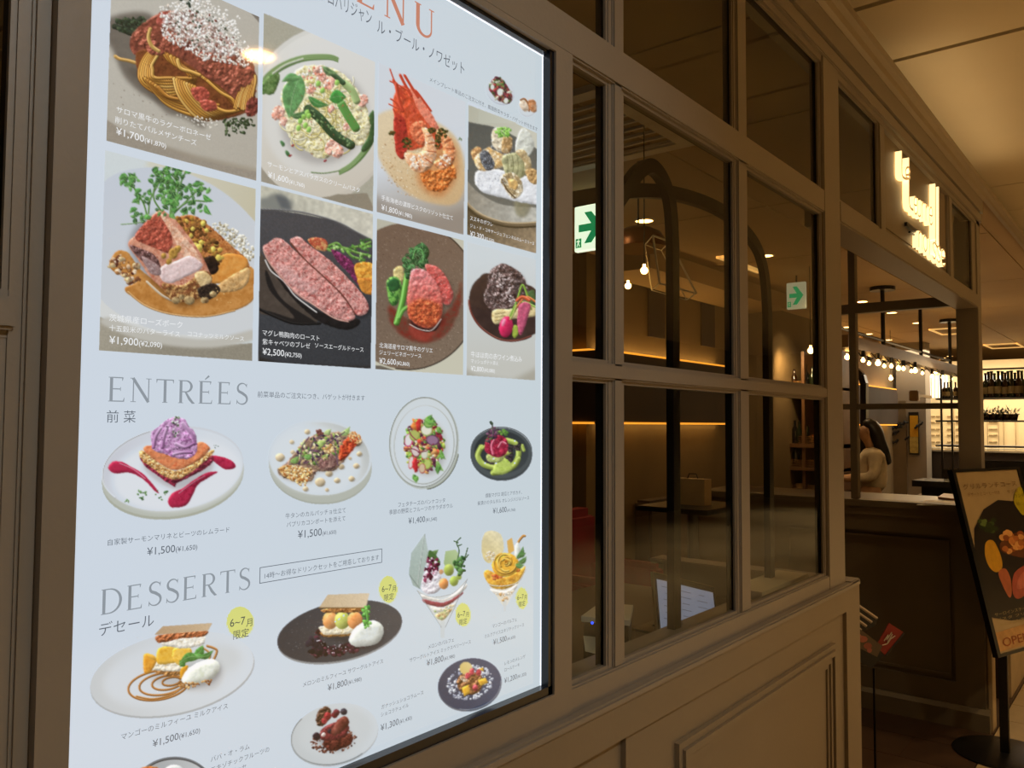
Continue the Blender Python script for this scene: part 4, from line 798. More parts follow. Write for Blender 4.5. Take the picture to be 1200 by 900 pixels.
def parfait_melon():
    P = [(488, 691), (517, 736), (522, 736), (548, 678)]
    flat([(488, 691), (504, 700), (530, 696), (548, 677), (522, 733), (516, 733)], 'c5ccca', sp=False, c2='dfe4e4', axis=((500, 690), (540, 700))); flat([(516, 728), (522, 728), (521, 748), (516, 748)], 'c9d0d0', alpha=.8, soft=1)
    shape([(496, 702), (520, 706), (542, 694), (538, 700), (520, 711), (500, 708)], ['7a2c38', '9c4450'], scale=3, bump=.3); shape([(494, 696), (520, 702), (546, 684), (542, 694), (520, 704), (498, 702)], ['d8d4cc', 'ece8e0'], scale=4, bump=.3)
    shape([(510, 720), (530, 712), (526, 720), (518, 727)], ['c8c8a0', 'dcc890', 'a8b880'], scale=3, bump=.5); shape([(504, 710), (520, 713), (534, 706), (530, 712), (512, 718)], ['d8d8cc', 'e8e8e0'], scale=3, bump=.3); specks([(508, 715), (532, 708), (520, 728)], 20, (.6, 1.4), ['b88c60', 'a0b478', 'e0d0a8'])
    leaf((506, 665), (514, 644), 12, '5a7a3c', bend=-.25)
    flat([(500, 662), (503, 645), (512, 652), (516, 660), (510, 668)], '4a6c34', sp=True)
    flat([(520, 660), (522, 646), (534, 644), (538, 650), (538, 664), (524, 668)], '9cb478', sp=False, c2='b8cc98', axis=((520, 665), (538, 646)))
    shape([(494, 690), (496, 675), (503, 664), (514, 668), (518, 684), (512, 694), (500, 696)], ['d0ccd0', 'e8e4e8', 'b8a8b4'], scale=3, bump=.6)
    specks([(496, 672), (502, 652), (512, 654), (514, 668), (503, 684), (498, 682)], 80, (.8, 2.1), ['5c1430', '7c2444', '420c20', '983c5c', 'd8c0cc'])
    flat([(479, 672), (482, 648), (498, 625), (502, 648), (492, 690), (484, 686)], '9fb0a6', c2='b4c2ba', axis=((482, 680), (498, 630)), alpha=.95, grain=.05); strand([(498, 625), (494, 650), (489, 686)], .5, 'c8d2cc', hl=0); strand([(480, 674), (492, 690)], .6, '8c9c94', hl=0)
    for x, y, r, c in ((526, 668, 7, ('8c9c3c', 'b8c468')), (520, 684, 6.5, ('d0803c', 'e8a060')), (532, 681, 6, ('90a440', 'b0c460')), (517, 670, 3, ('c88c5c', 'd8a880')), (538, 676, 3.6, ('8ca040', 'a8bc5c'))): shape(ellpts(x, y, r*.85, r), list(c), sp=False, scale=8, bump=.05, rough=.2, dome=3.5)
    for p in ([(534, 664), (538, 646), (535, 636), (540, 630)], [(538, 672), (544, 656), (548, 642)], [(537, 636), (532, 634)], [(544, 656), (549, 650)], [(536, 640), (541, 638)]): strand(p, .7, '4c6c40', hl=.1)
    specks([(532, 658), (544, 652), (546, 668), (538, 676)], 26, (1, 2.2), ['3c6834', '5a8848', '2c5028'], asp=2.5)
    strand([(488, 691), (505, 699), (530, 695), (548, 678)], .6, 'e6ecec', hl=0); strand([(488, 691), (517, 735)], .4, 'a8b0b0', sp=False, hl=0); strand([(548, 678), (522, 735)], .4, 'a8b0b0', sp=False, hl=0)

def parfait_mango():
    flat([(567, 676), (575, 684), (604, 682), (616, 668), (594, 710), (589, 710)], 'd8d4c0', c2='e4e0d4', axis=((575, 680), (605, 690))); flat([(589, 704), (594, 704), (593, 717), (590, 717)], 'c9d0d0', alpha=.8, soft=.8)
    shape([(567, 674), (572, 668), (590, 676), (608, 668), (616, 664), (608, 682), (592, 690), (576, 688)], ['d8a030', 'e8b848', 'c88420', 'f0cc70'], scale=4, bump=.6)
    shape([(574, 690), (592, 692), (606, 684), (602, 694), (592, 698), (580, 696)], ['e0dcd0', 'f0ece4'], scale=4, bump=.2); specks([(580, 696), (602, 692), (592, 706)], 20, (.8, 1.4), ['d0b088', 'c89c60', 'e8dcc4'])
    specks(ellpts(582, 676, 6, 3), 18, (.8, 1.6), ['c04c20', 'd87840']); specks(ellpts(606, 666, 4, 4), 12, (1, 1.8), ['c85820', 'e08438'])
    flat([(564, 640), (568, 625), (578, 622), (588, 628), (590, 646), (580, 652), (574, 660), (567, 655)], 'dcc888', sp=True, c2='e8dcb0', axis=((565, 655), (585, 625)), alpha=.95, grain=.08, gs=6)
    flat([(594, 634), (600, 630), (603, 645), (596, 650)], 'e0b058', sp=False); strand([(604, 650), (606, 638), (612, 629), (615, 628)], 1.5, 'd09040', hl=.3)
    shape([(603, 640), (608, 636), (610, 652), (604, 656)], ['d8dcd0', 'e8ece4'], scale=4, bump=.2)
    P = ellpts(592, 662, 16, 14, -10)
    shape(P, ['e09c20', 'f0b83c', 'd08814'], sp=False, scale=5, bump=.4, dome=3)
    for k, (r, q) in enumerate(((13, .9), (10, .85), (7.2, .8), (4.6, .8), (2.4, .8))):
        strand(ellpts(592+k*.3, 660-k*.4, r, r*q, k*70, 12, 0, 250), 1.3, 'f4c450' if k % 2 else 'eeb038', hl=.3, dark=.8)
    strand(ellpts(593, 658, 1, 1, 0, 6), .8, 'b87010')
    for a, b in (((605, 655), (613, 640)), ((607, 660), (617, 652)), ((604, 662), (614, 662)), ((608, 650), (616, 648))): leaf(a, b, 6, '4a7a3c')
    specks(ellpts(575, 652, 5, 6), 30, (.5, 1.2), ['e8dcc8', 'd8b880', 'f0e8dc'])
    strand([(567, 676), (576, 686), (604, 684), (617, 667)], .5, 'e8ece8', hl=0)

def dessert_rollcake():
    flat(ellpts(550.5, 803.5, 37.6, 30, -14), '6a7078', soft=.7); flat(ellpts(550.5, 801.8, 37.6, 30, -14), '3d4357', c2='4a5066', axis=((530, 820), (575, 785)), grain=.06); strand(ellpts(550.5, 801.8, 37, 29.5, -14, 16, 10, 120), .6, '858a98', hl=.2)
    specks(ellpts(551, 800, 27, 20, -14), 230, (.4, 1.5), ['b8bccb', 'd4d8e2', '8c92a6', 'e4e6ec'], seed=2, dens=lambda X, Y: np.clip(((X-551)/26)**2+((Y-800)/20)**2, .1, 1))
    shape([(536, 796), (546, 788), (562, 790), (566, 800), (560, 812), (546, 814), (537, 806)], ['7a4a28', 'a06c40', '5c3418', 'c09060'], scale=2.2, bump=1.3, rough=1)
    flat(ellpts(546, 783, 7.5, 7.5, -20), 'd8bc68', c2='e4cc88', axis=((540, 790), (552, 778))); specks(ellpts(545, 795, 5, 4), 12, (1, 1.8), ['dcc8b0', 'c09878'])
    for x, y in ((548, 792), (553, 787), (561, 788), (557, 806)): shape(ellpts(x, y, 3, 4), ['a02834', 'c44450', '801c28'], sp=False, scale=2, bump=.6, rough=.4)
    for P in ([(541, 806), (549, 802), (551, 812), (544, 816)], [(560, 797), (569, 794), (572, 800), (563, 804)], [(561, 784), (566, 782), (567, 787)]): shape(P, ['d8981c', 'ecb83c', 'c4841c'], sp=False, scale=5, bump=.1, rough=.2)

def dessert_chocolate():
    flat(ellpts(392, 862, 52, 35, -14), 'aeb4b6', soft=.8); flat(ellpts(392, 860, 52, 35, -14), 'c2c8ca', c2='cfd5d8', axis=((350, 880), (430, 840))); flat(ellpts(394, 858, 44, 28, -14), 'c9cfd1', soft=4)
    strand(ellpts(392, 860, 51.6, 34.7, -14, 24, 60, 230), .6, '9ba1a2', hl=.2)
    specks(ellpts(391, 868, 27, 14, -8), 230, (.4, 1.3), ['5c3024', '7c4838', '8a5c48', '40201a', 'a07868'], seed=5)
    shadow(ellpts(392, 862, 20, 14), (1, 4), 3, .4, False)
    shape([(379, 872), (384, 862), (398, 858), (413, 862), (411, 872), (398, 878), (386, 880)], ['4a1c14', '6c3024', '34120e', '8a4a38'], scale=3, bump=.8)
    shape([(370, 842), (374, 832), (384, 828), (388, 838), (380, 850), (372, 850)], ['3c2418', '5c3c28', '2a160e', '7a543c'], scale=2, bump=1.5, rough=1.5)
    shape([(376, 856), (388, 848), (402, 846), (409, 852), (404, 862), (388, 868), (376, 866)], ['5c1c1c', '7c3030', '401014'], scale=3, bump=.8)
    for x, y, r, c in ((384, 839, 4.4, '8c2024'), (392, 838, 3.6, '6c1820'), (380, 845, 3.4, 'a03034'), (394, 835, 4, '5c1c24'), (403, 834, 4, '2c2834'), (398, 846, 3.4, '8c2c28'), (371, 863, 4.6, '2a1a20'), (387, 857, 3, '241c28'), (379, 861, 2.6, 'd8c4b8'), (402, 852, 4, '7c2c28')):
        shape(ellpts(x, y, r, r), [c, c], sp=False, bump=.4, rough=.4, scale=2, dome=2)
    shape([(388, 856), (398, 842), (406, 840), (409, 848), (400, 858), (391, 862)], ['4c1c16', '6c3026', '8c4c40'], scale=6, bump=.2, dome=3)

def dessert_baba():
    flat(ellpts(203, 925, 47, 38, -6), '767c82', soft=.7); flat(ellpts(203, 924, 44, 34.5, -6), '9aa0a4', c2='c4c8ca', axis=((160, 910), (240, 930))); strand(ellpts(203, 925, 45.5, 36.5, -6, 24, 170, 370), 1.6, '5c6268', hl=.3)
    shape(ellpts(204, 907, 13, 11), ['c4c8c4', 'd8dcd8'], sp=False, scale=8, bump=.2, dome=3)
    shape(ellpts(174, 912, 20, 14, -8), ['9c4c1c', 'c06c30', 'b45c24', 'd88c50'], sp=False, scale=4, bump=.5)

def side_salad():
    flat(ellpts(586.5, 107.5, 17.5, 14.5, 38), 'b3bac6', soft=.8); flat(ellpts(586, 106, 17.5, 14.5, 38), 'ccd3dd', soft=.8)
    shape([(574, 98), (582, 90), (590, 94), (600, 112), (596, 122), (582, 116), (574, 106)], ['5a3a3c', '7a4a44', '8a9a60'], scale=2, bump=1, rough=1)
    specks([(574, 98), (582, 90), (590, 94), (600, 112), (596, 122), (582, 116), (574, 106)], 130, (.6, 1.6), ['6c2430', '8c3840', '5c7a3c', 'a83c3c', '3c5030', 'c8ccb4', '4a2430'], asp=3)
    for x, y, r in ((586, 108, 3.4), (593, 118, 2.6), (577, 102, 2.4)): flat(ellpts(x, y, r, r*1.3), 'dfe2d8')
    flat(ellpts(619, 125.5, 10.5, 11.5, 30), 'bcc2ca', soft=.8); flat(ellpts(618.6, 124.5, 10.3, 11.3, 30), 'd4d9de')
    shape([(609, 118), (613, 115), (618, 120), (620, 128), (615, 131), (609, 124)], ['c8a888', 'dcc8b0', 'e8dcc8'], scale=3, bump=.5); strand([(610, 117), (615, 116), (620, 124), (620, 130)], 1, 'a06840', hl=.2)
    shape([(619, 118), (626, 117), (629, 124), (628, 131), (622, 130)], ['9c5c34', 'b87c50', 'd8b898'], scale=3, bump=.5)

def badge(cx, cy, rx, ry, a=0):
    flat(ellpts(cx, cy, rx, ry, a), 'd3d67c')

def paint_all():
    for q, f in zip(QUADS, (bolognese, pasta_green, prawns, seabass, pork, duck, beef, cheek)): clipped(f, q)
    for f in (side_salad, entree_terrine, entree_carpaccio, entree_salad, entree_tuna, dessert_mango, dessert_melon, parfait_melon, parfait_mango, dessert_rollcake, dessert_chocolate, dessert_baba): f()
    global SHEET
    g = SHEET.mean(2, keepdims=True)
    off = np.abs(SHEET-PAPER).max(2, keepdims=True) > .004
    SHEET[...] = np.where(off, (g+(SHEET-g)*.95)*.95+.022, SHEET)      # inks a little desaturated, with a pale haze mixed into the colour
    SHEET[...] = .75*SHEET+.25*blur(SHEET, 1)
    badge(281.5, 729, 16.5, 19); badge(455, 690.6, 11.3, 16.5); badge(542.7, 720.5, 9.6, 14.6); badge(611.7, 701, 7.8, 13.2)
# ---------------------------------------------------------------- the shopfront: greige painted joinery with panes
PAINT = mat('greige_paint', '8b7f6f', rough=.42, var=.05, scale=3, bump=.12, bscale=140)
PAINT2 = mat('greige_paint_panel', '87775f', rough=.5, var=.06, scale=2.5, bump=.12, bscale=120)
BLACK = mat('black_metal', '0c0b0b', rough=.35, var=.1, bump=.05)
GASKET = mat('black_gasket', '100e0c', rough=.6)
GLASS = mat_glass()
XL = -1.6
front = empty('wall_front', (1.5, 0.02, 0), kind='structure')
ZB0, ZB1 = 1.055, 1.098      # bottom rail
ZM0, ZM1 = 1.573, 1.600      # middle rail
ZT0, ZT1 = 2.080, 2.144      # transom rail
ZH = 2.50                    # head
D = .026                     # depth of the joinery
# upright members: (x0, x1, z0, z1)
for x0, x1, z0, z1 in ((-.42, -.39, ZB1-.001, ZH), (.258, .2835, ZB1-.001, ZH), (1.165, 1.213, ZB1-.001, ZH), (1.68, 1.749, ZB1-.001, ZH)):
    m = MB(); w = .010
    m.box(x0+w, x1-w, 0, D, z0, z1, .003); m.box(x0, x1, .005, D-.004, z0+.001, z1-.001)
    obj('mullion', m, PAINT, front)
m = MB().box(2.255, 2.392, -.004, .032, ZB0, ZH+.06, .003); m.box(2.246, 2.404, .005, .028, ZB0+.002, ZH-.002); obj('post', m, PAINT, front)
m = MB().box(2.835, 2.895, 0, D, ZT1-.01, ZH, .003); m.box(2.826, 2.904, .005, D-.004, ZT1-.005, ZH-.002); obj('mullion', m, PAINT, front)
m = MB().box(3.925, 3.985, 0, D, ZT1-.01, ZH, .003); m.box(3.916, 3.994, .005, D-.004, ZT1-.005, ZH-.002); obj('mullion', m, PAINT, front)
# the pier of the far corner
m = MB().box(4.56, 4.655, 0, .098, 1.10, ZH+.06, .003); m.box(4.47, 4.60, .006, .085, ZT1-.01, ZH); obj('post', m, PAINT, front)
# rails
for z0, z1, x0, x1 in ((ZB0, ZB1, XL, 2.30), (ZM0, ZM1, 1.04, 2.30), (ZM0, ZM1, XL, .262), (ZT0, ZT1, XL, 2.30)):
    m = MB(); m.box(x0, x1, -.003, D, z0, z1, .003)
    m.box(x0+.001, x1-.001, .006, D-.004, z0-.006, z1+.006)
    obj('rail', m, PAINT, front)
m = MB().box(2.393, 4.559, -.004, .10, ZT0, ZT1, .004); m.box(2.41, 4.59, .005, .03, ZT1-.004, ZT1+.008); obj('rail', m, PAINT, front)
# head: architrave, fascia and cornice
m = MB().box(XL, 4.655, 0, D+.03, ZH, 2.575); m.box(XL, 4.655, -.010, D, ZH+.018, 2.56, .003); obj('head', m, PAINT, front)
m = MB().box(XL, 4.658, -.016, .09, 2.565, 2.6295); obj('fascia', m, PAINT, front)
prof = [(.09, 2.630), (-.018, 2.630), (-.028, 2.640), (-.034, 2.655), (-.048, 2.664), (-.048, 2.690), (.09, 2.690)]
m = MB().prism([(XL, y, z) for y, z in prof], (4.66-XL, 0, 0)); m.prism([(4.66, y, z) for y, z in ((-.012, 2.64), (-.028, 2.645), (-.034, 2.655), (-.048, 2.664), (-.048, 2.690), (-.012, 2.69))], (4.9, 0, 0)); obj('cornice', m, mat('cornice_paint', '94836a', rough=.32, var=.05), front)
# panel that carries the shop's sign
m = MB().box(2.90, 3.92, .016, .03, ZT1, ZH)
m.box(2.925, 3.895, .011, .0165, ZT1+.026, ZH-.024)
obj('sign_panel', m, PAINT2, front)
# plate that frames the lightbox
MX0, MX1, MZ0, MZ1 = .311, .9985, 1.101, 2.070
BY = .012                                                            # plane of the print
m = MB(); m.box(.284, MX0, -.006, .03, ZB0, ZT0); m.box(MX1, 1.043, -.006, .03, ZB0, ZT0); m.box(MX0, MX1, -.006, .03, MZ1, ZT0); m.box(MX0, MX1, -.006, .03, ZB0, MZ0)
obj('lightbox_surround', m, PAINT, front)
# base: rails, stiles, recessed panels, raised mouldings
m = MB()
m.box(XL, 2.477, -.016, .05, .987, 1.050); m.box(2.355, 2.477, -.016, .05, 0, .987); m.box(1.201, 2.355, -.006, .05, 0, .987); m.box(XL, 1.201, -.016, .05, 0, .14)
obj('base_frame', m, PAINT2, front)
m = MB(); m.box(XL, 2.47, .004, .10, .0, .992); obj('base_panel', m, PAINT2, front)
for a, b, c, yy in ((XL+.1, 1.10, .90, .004), (1.371, 2.262, .921, -.006)):
    m = MB()
    for o, dy in ((0, .010), (.014, .016), (.030, .010), (.042, .005)):
        x0, x1, z1 = a+o, b-o, c-o; z0 = .22+o; t = .014
        m.frame(x0, x1, yy-dy, yy+.002, z0, z1, t-.0005)
    obj('raised_moulding', m, PAINT2, front)
m = MB().box(2.40, 2.480, -.018, .62, 1.046, 1.062, .003); m.box(2.455, 2.477, .05, .60, 0, 1.05); obj('base_return', m, PAINT, front)
m = MB(); m.box(XL, 2.47, -.022, .05, 1.044, 1.060, .004); obj('sill', m, PAINT, front)
m = MB(); m.box(1.04, 2.46, .05, .16, 1.03, 1.052); obj('inner_sill', m, PAINT, front)

# panes, each a window of its own
def window(n, x0, x1, z0, z1):
    w = empty('window_%d' % n, ((x0+x1)/2, .03, z0), kind='structure')
    m = MB().box(x0, x1, .012, .015, z0, z1); obj('pane', m, GLASS, w)
    m = MB(); t = .005
    m.frame(x0, x1, .007, .012, z0, z1, t)
    obj('glazing_bead', m, PAINT, w)
    m = MB().frame(x0-.002, x1+.001, .0155, D+.003, z0-.002, z1+.002, .004); obj('gasket', m, GASKET, w)
rows = ((ZB1, ZM0), (ZM1, ZT0), (ZT1, ZH))
n = 1
for x0, x1 in ((1.043, 1.165), (1.213, 1.68), (1.749, 2.246)):
    for z0, z1 in rows:
        if x0 < 1.1 and z0 > 2.1: x0_ = .285
        else: x0_ = x0
        window(n, x0_, x1, z0, z1); n += 1
for z0, z1 in rows: window(n, -.39, .258, z0, z1); n += 1
window(n, 2.404, 2.826, ZT1, ZH); n += 1
window(n, 3.994, 4.47, ZT1, ZH); n += 1

# ---------------------------------------------------------------- partition and counter across the far side of the entrance
PART = mat('olive_brown_paint', '6f6148', rough=.5, var=.08, scale=3, bump=.1, bscale=120)
XP = 4.66
part = empty('wall_counter', (XP, .35, 0), kind='structure')
y1 = .80
m = MB(); m.box(XP, XP+.06, .09, y1, 2.113, 2.164, .003); obj('rail', m, PART, part)
m = MB(); m.box(XP+.005, XP+.055, .09, y1, 1.586, 1.616, .003); obj('rail', m, PART, part)
ya, yb = WX(1003, 450, XP)[1], WX(995, 450, XP)[1]
m = MB(); m.box(XP+.004, XP+.056, ya, yb, 1.10, 2.60, .002); obj('post', m, PART, part)
m = MB(); m.box(XP-.020, XP+.10, .03, 1.6, 1.060, 1.098, .006); m.box(XP-.010, XP+.05, .032, 1.6, 1.02, 1.0595); obj('counter_ledge', m, PART, part)
m = MB(); m.box(XP+.10, XP+.62, .05, 1.6, 1.068, 1.090); m.box(XP+.60, XP+.62, .05, 1.6, .0, 1.07); obj('counter_top', m, mat('dark_wood', '3a2618', rough=.35, var=.25, scale=6, stretch=(1, 8, 1)), part)
m = MB(); m.box(XP+.02, XP+.10, .01, 1.6, .10, 1.03); obj('counter_front', m, PART, part)
m = MB(); t = .03
for (a, b, z0, z1) in ((.17, 1.0, .235, .915),):
    m.frame_x(XP+.006, XP+.0195, a, b, z0, z1, .012)
    m.box(XP-.002, XP+.0195, .02, a-.02, z0-.022, z1+.022); m.box(XP-.002, XP+.0195, .02, 1.6, z1+.022, 1.019); m.box(XP-.002, XP+.0195, .02, 1.6, .106, z0-.022)
obj('counter_frame', m, PART, part)
m = MB().prism([(XP-.03, .0, 0), (XP-.03, .0, .085), (XP-.012, .0, .105), (XP+.10, .0, .105), (XP+.10, .0, 0)], (0, 1.6, 0)); obj('plinth', m, PART, part)
m = MB().box(XP+.02, XP+.12, -.006, .012, 0, 1.07); m.box(XP+.66, 9.4, .0, .03, 0.0, .62); obj('counter_end', m, mat('pale_end_panel', 'b39b74', rough=.5), part)

# ---------------------------------------------------------------- floor and ceilings
FT = [mat('brown_floor_tile', '4a3628', rough=.35, var=.18, scale=5), mat('brown_floor_tile_dark', '433023', rough=.38, var=.18, scale=5)]
BT = [mat('beige_floor_tile', 'a08a66', rough=.4, var=.1, scale=7), mat('beige_floor_tile_light', 'ab9570', rough=.4, var=.1, scale=7)]
floor = empty('floor', (4, 0, -.05), kind='structure')
m = MB().box(-3, 17, -6, 6, -.06, -.012); obj('screed', m, mat('grout', '8d7a62', rough=.8), floor)
tiles = {}
def tile(x0, x1, y0, y1, ms, rows_):
    k = (round(x1-x0, 3), round(y1-y0, 3), ms[0].name)
    if k not in tiles:
        tiles[k] = []
        for mm in ms:
            q = MB().box(-(x1-x0)/2, (x1-x0)/2, -(y1-y0)/2, (y1-y0)/2, -.014, 0)
            o = obj('tile', q, mm, None, loc=(0, 0, 0)); tiles[k].append(o.data); bpy.data.objects.remove(o)
    o = bpy.data.objects.new('tile', random.choice(tiles[k])); COL.objects.link(o); o.parent = floor
    o.location = tuple(np.array(((x0+x1)/2, (y0+y1)/2, 0))-np.array(floor.location))
random.seed(4)
g = .004
for i in range(-1, 18):                       # entrance: brown planks, joints found in the photograph
    x0 = 2.585+.295*i
    if x0 > 4.7: continue
    for j in range(3):
        ya_ = -.012+(.29 if i % 2 else .0)+.6*j; 
        if i % 2 and j == 0: tile(x0+g/2, x0+.295-g/2, -.012, .278, FT, 0)
        tile(x0+g/2, x0+.295-g/2, ya_+g/2 if not (i % 2 == 0 and j == 0) else -.012, ya_+.6-g/2, FT, 0)
for i in range(20):
    for j in range(6):
        x0 = 3.4+.30*i; y0 = -.016-.15*(j+1)
        tile(x0+g/2, x0+.30-g/2, y0+g/2, y0+.15-g/2, BT, 0)
m = MB().box(-3, 3.4, -6, -.016, -.016, -.001); m.box(3.4, 17, -6, -.916, -.016, -.001); m.box(9.4, 17, -.916, -.012, -.016, -.001); obj('far_tiling', m, mat('pale_concourse_tile', 'c9b48e', rough=.45, var=.08, scale=2), floor)
m = MB().box(-3, 17, 1.79, 6, -.016, -.001); m.box(4.9, 17, -.012, 1.79, -.016, -.001); m.box(-3, 2.28, -.012, 1.79, -.016, -.001); obj('dining_floor', m, FT[0], floor)

CE = mat('ceiling_board', 'd8c4a0', rough=.75, var=.03, scale=2)
ceil = empty('ceiling', (4, -1, 2.95), kind='structure')
m = MB().box(-4, 17, -6, .3, 3.0, 3.04); obj('ceiling_void', m, mat('dark_void', '2a2018', rough=.9), ceil)
xs = [(-4, 1.2, 0), (1.225, 2.915, 0), (2.945, 3.43, 0), (3.46, 5.655, 0), (5.667, 6.35, 0), (6.362, 7.6, 0), (7.612, 9.6, 0), (9.612, 17, 0)]
for x0, x1, _ in xs: obj('ceiling_panel', MB().box(x0, x1, -6, .3, 2.95, 2.975), CE, ceil)
ceil2 = empty('ceiling_dining', (4, 2, 2.66), kind='structure')
obj('ceiling_panel', MB().box(4.665, 17, -.011, .094, 2.66, 2.69), mat('dining_ceiling_board', 'a88b60', rough=.75, var=.04, scale=2), ceil2)
CD = mat('dining_ceiling_board', 'a88b60', rough=.75, var=.04, scale=2)
m = MB().box(-3, 17, .09, 6.2, 2.70, 2.75); obj('ceiling_void', m, MATS['dark_void'], ceil2)
gx = [-3, .9, 2.2, 3.0, 4.2, 5.6, 7.5, 9.2, 11.0, 17]; gy = [.095, .92, 2.1, 3.5, 6.2]
for i in range(len(gx)-1):
    for j in range(len(gy)-1):
        obj('ceiling_panel', MB().box(gx[i]+.006, gx[i+1]-.006, gy[j]+.006, gy[j+1]-.006, 2.66, 2.69), CD, ceil2)
obj('wall_concourse', MB().box(-3, 17, -6.1, -6, 0, 3), mat('concourse_wall', '2c2016', rough=.8)).__setitem__('kind', 'structure')
obj('wall_end', MB().box(16.6, 16.7, -6, 6, 0, 3), mat('far_wall', '8a7452', rough=.7)).__setitem__('kind', 'structure')
obj('wall_left', MB().box(-3.1, -3.0, -6, 6, 0, 3), MATS['far_wall']).__setitem__('kind', 'structure')
obj('wall_back', MB().box(-3, 17, 5.5, 5.6, 0, 3), mat('dining_wall', '5c4630', rough=.7, var=.1)).__setitem__('kind', 'structure')

# ---------------------------------------------------------------- lettering helpers
def text_mb(s, x0, x1, z, y, h=None, size=None, thin=0.0, depth=0, track=1.0):
    """a line of writing on the plane y, baseline z, from x0 to x1"""
    cu = bpy.data.curves.new('t', 'FONT'); cu.body = s; cu.size = 1; cu.resolution_u = 3; cu.offset = thin; cu.space_character = track
    o = bpy.data.objects.new('t', cu); COL.objects.link(o)
    dg = bpy.context.evaluated_depsgraph_get(); me = bpy.data.meshes.new_from_object(o.evaluated_get(dg))
    n = len(me.vertices); co = np.empty(n*3); me.vertices.foreach_get('co', co); co = co.reshape(-1, 3)
    fs = [tuple(p.vertices) for p in me.polygons]
    bpy.data.objects.remove(o); bpy.data.curves.remove(cu); bpy.data.meshes.remove(me)
    if n == 0: return MB()
    lo, hi = co[:, 0].min(), co[:, 0].max(); k = (x1-x0)/(hi-lo)
    kz = k if size is None else size
    if h is not None: kz = h/max(1e-6, co[:, 1].max())
    mb = MB(); V = [(x0+(a-lo)*k, y, z+b*kz) for a, b, _ in co]
    mb.add(V, fs)
    if depth: mb.add([(a, y+depth, c) for a, _, c in V], fs)
    return mb
def stroke_mb(pts, w, y, mb, wz=None):
    """flat pen stroke in the x-z plane; w one width or one per point"""
    pts = np.array(pts, float); n = len(pts); w = np.broadcast_to(np.array(w, float), (n,))
    T = np.gradient(pts, axis=0); T /= np.linalg.norm(T, axis=1, keepdims=True)+1e-12; N = np.stack([-T[:, 1], T[:, 0]], 1)
    A = pts+N*w[:, None]/2; B = pts-N*w[:, None]/2
    mb.add([(a[0], y, a[1]) for a in A]+[(b[0], y, b[1]) for b in B], [(i, i+1, n+i+1, n+i) for i in range(n-1)])
def arc(cx, cy, rx, ry, a0, a1, n=16):
    t = np.radians(np.linspace(a0, a1, n)); return [(cx+rx*math.cos(q), cy+ry*math.sin(q)) for q in t]
def serif_glyph(c):
    """high-contrast roman capitals on a unit-high body: list of (points, widths), advance"""
    K, k = .095, .035
    def st(x, w=K, a=0, b=1): return [([(x, a), (x, b)], w), ([(x-.10, a+.012), (x+.10, a+.012)], .022), ([(x-.10, b-.012), (x+.10, b-.012)], .022)]
    if c in 'EÉ':
        g = st(.12)+[([(.12, .985), (.52, .985)], k), ([(.12, .52), (.44, .52)], k), ([(.12, .018), (.56, .018)], k), ([(.515, 1.0), (.50, .86)], [.05, .012]), ([(.55, 0), (.58, .17)], [.05, .012]), ([(.44, .60), (.44, .44)], .02)]
        if c == 'É': g.append(([(.27, 1.08), (.44, 1.25)], [.03, .07]))
        return g, .72
    if c == 'N': return [([(.10, 0), (.10, 1)], k), ([(.08, 1), (.66, .0)], K), ([(.66, 0), (.66, 1)], k), ([(.0, .012), (.2, .012)], .022), ([(-.02, .988), (.14, .988)], .022), ([(.56, .988), (.76, .988)], .022)], .86
    if c == 'T': return st(.34)[:2]+[([(.02, .982), (.66, .982)], k), ([(.03, 1), (.015, .84)], [.05, .012]), ([(.65, 1), (.665, .84)], [.05, .012])], .76
    if c == 'R': return st(.12)+[([(.12, .982)]+arc(.32, .74, .22, .242, 90, -90)+[(.12, .498)], [k]+list(np.interp(np.linspace(0, 1, 16), [0, .5, 1], [k, K, k]))+[k]), ([(.30, .50), (.46, .2), (.60, .02), (.68, .0)], [.06, K, .08, .02])], .74
    if c == 'D': return st(.12)+[([(.12, .982)]+arc(.30, .5, .42, .482, 90, -90, 24)+[(.12, .018)], [k]+list(np.interp(np.linspace(0, 1, 24), [0, .5, 1], [k, K, k]))+[k])], .86
    if c == 'S':
        p = arc(.30, .76, .20, .225, 25, 90, 6)+arc(.30, .76, .21, .225, 90, 225, 9)+[(.30, .53)]+arc(.29, .25, .225, .235, 45, -90, 9)+arc(.29, .25, .24, .235, -90, -160, 6)
        n = len(p); return [(p, np.interp(np.linspace(0, 1, n), [0, .12, .3, .5, .7, .88, 1], [k, k, .06, K*1.05, .06, k, k])), ([(.49, .97), (.485, .79)], [.03, .014]), ([(.06, .02), (.06, .22)], [.03, .014])], .62
    if c == 'U': return [([(.12, 1), (.12, .3)]+arc(.38, .3, .26, .285, 180, 360, 16)+[(.64, .3), (.64, 1)], [K, K]+list(np.interp(np.linspace(0, 1, 16), [0, .5, 1], [K, .05, k]))+[k, k]), ([(.0, .988), (.24, .988)], .022), ([(.54, .988), (.74, .988)], .022)], .84
    if c == 'M': return [([(.10, 0), (.14, 1)], k), ([(.14, 1), (.48, .04)], K), ([(.48, .04), (.82, 1)], k), ([(.84, 1), (.87, 0)], K), ([(.0, .012), (.2, .012)], .022), ([(.76, .012), (.98, .012)], .022), ([(.04, .988), (.18, .988)], .022), ([(.8, .988), (.94, .988)], .022)], 1.06
    return [], .3
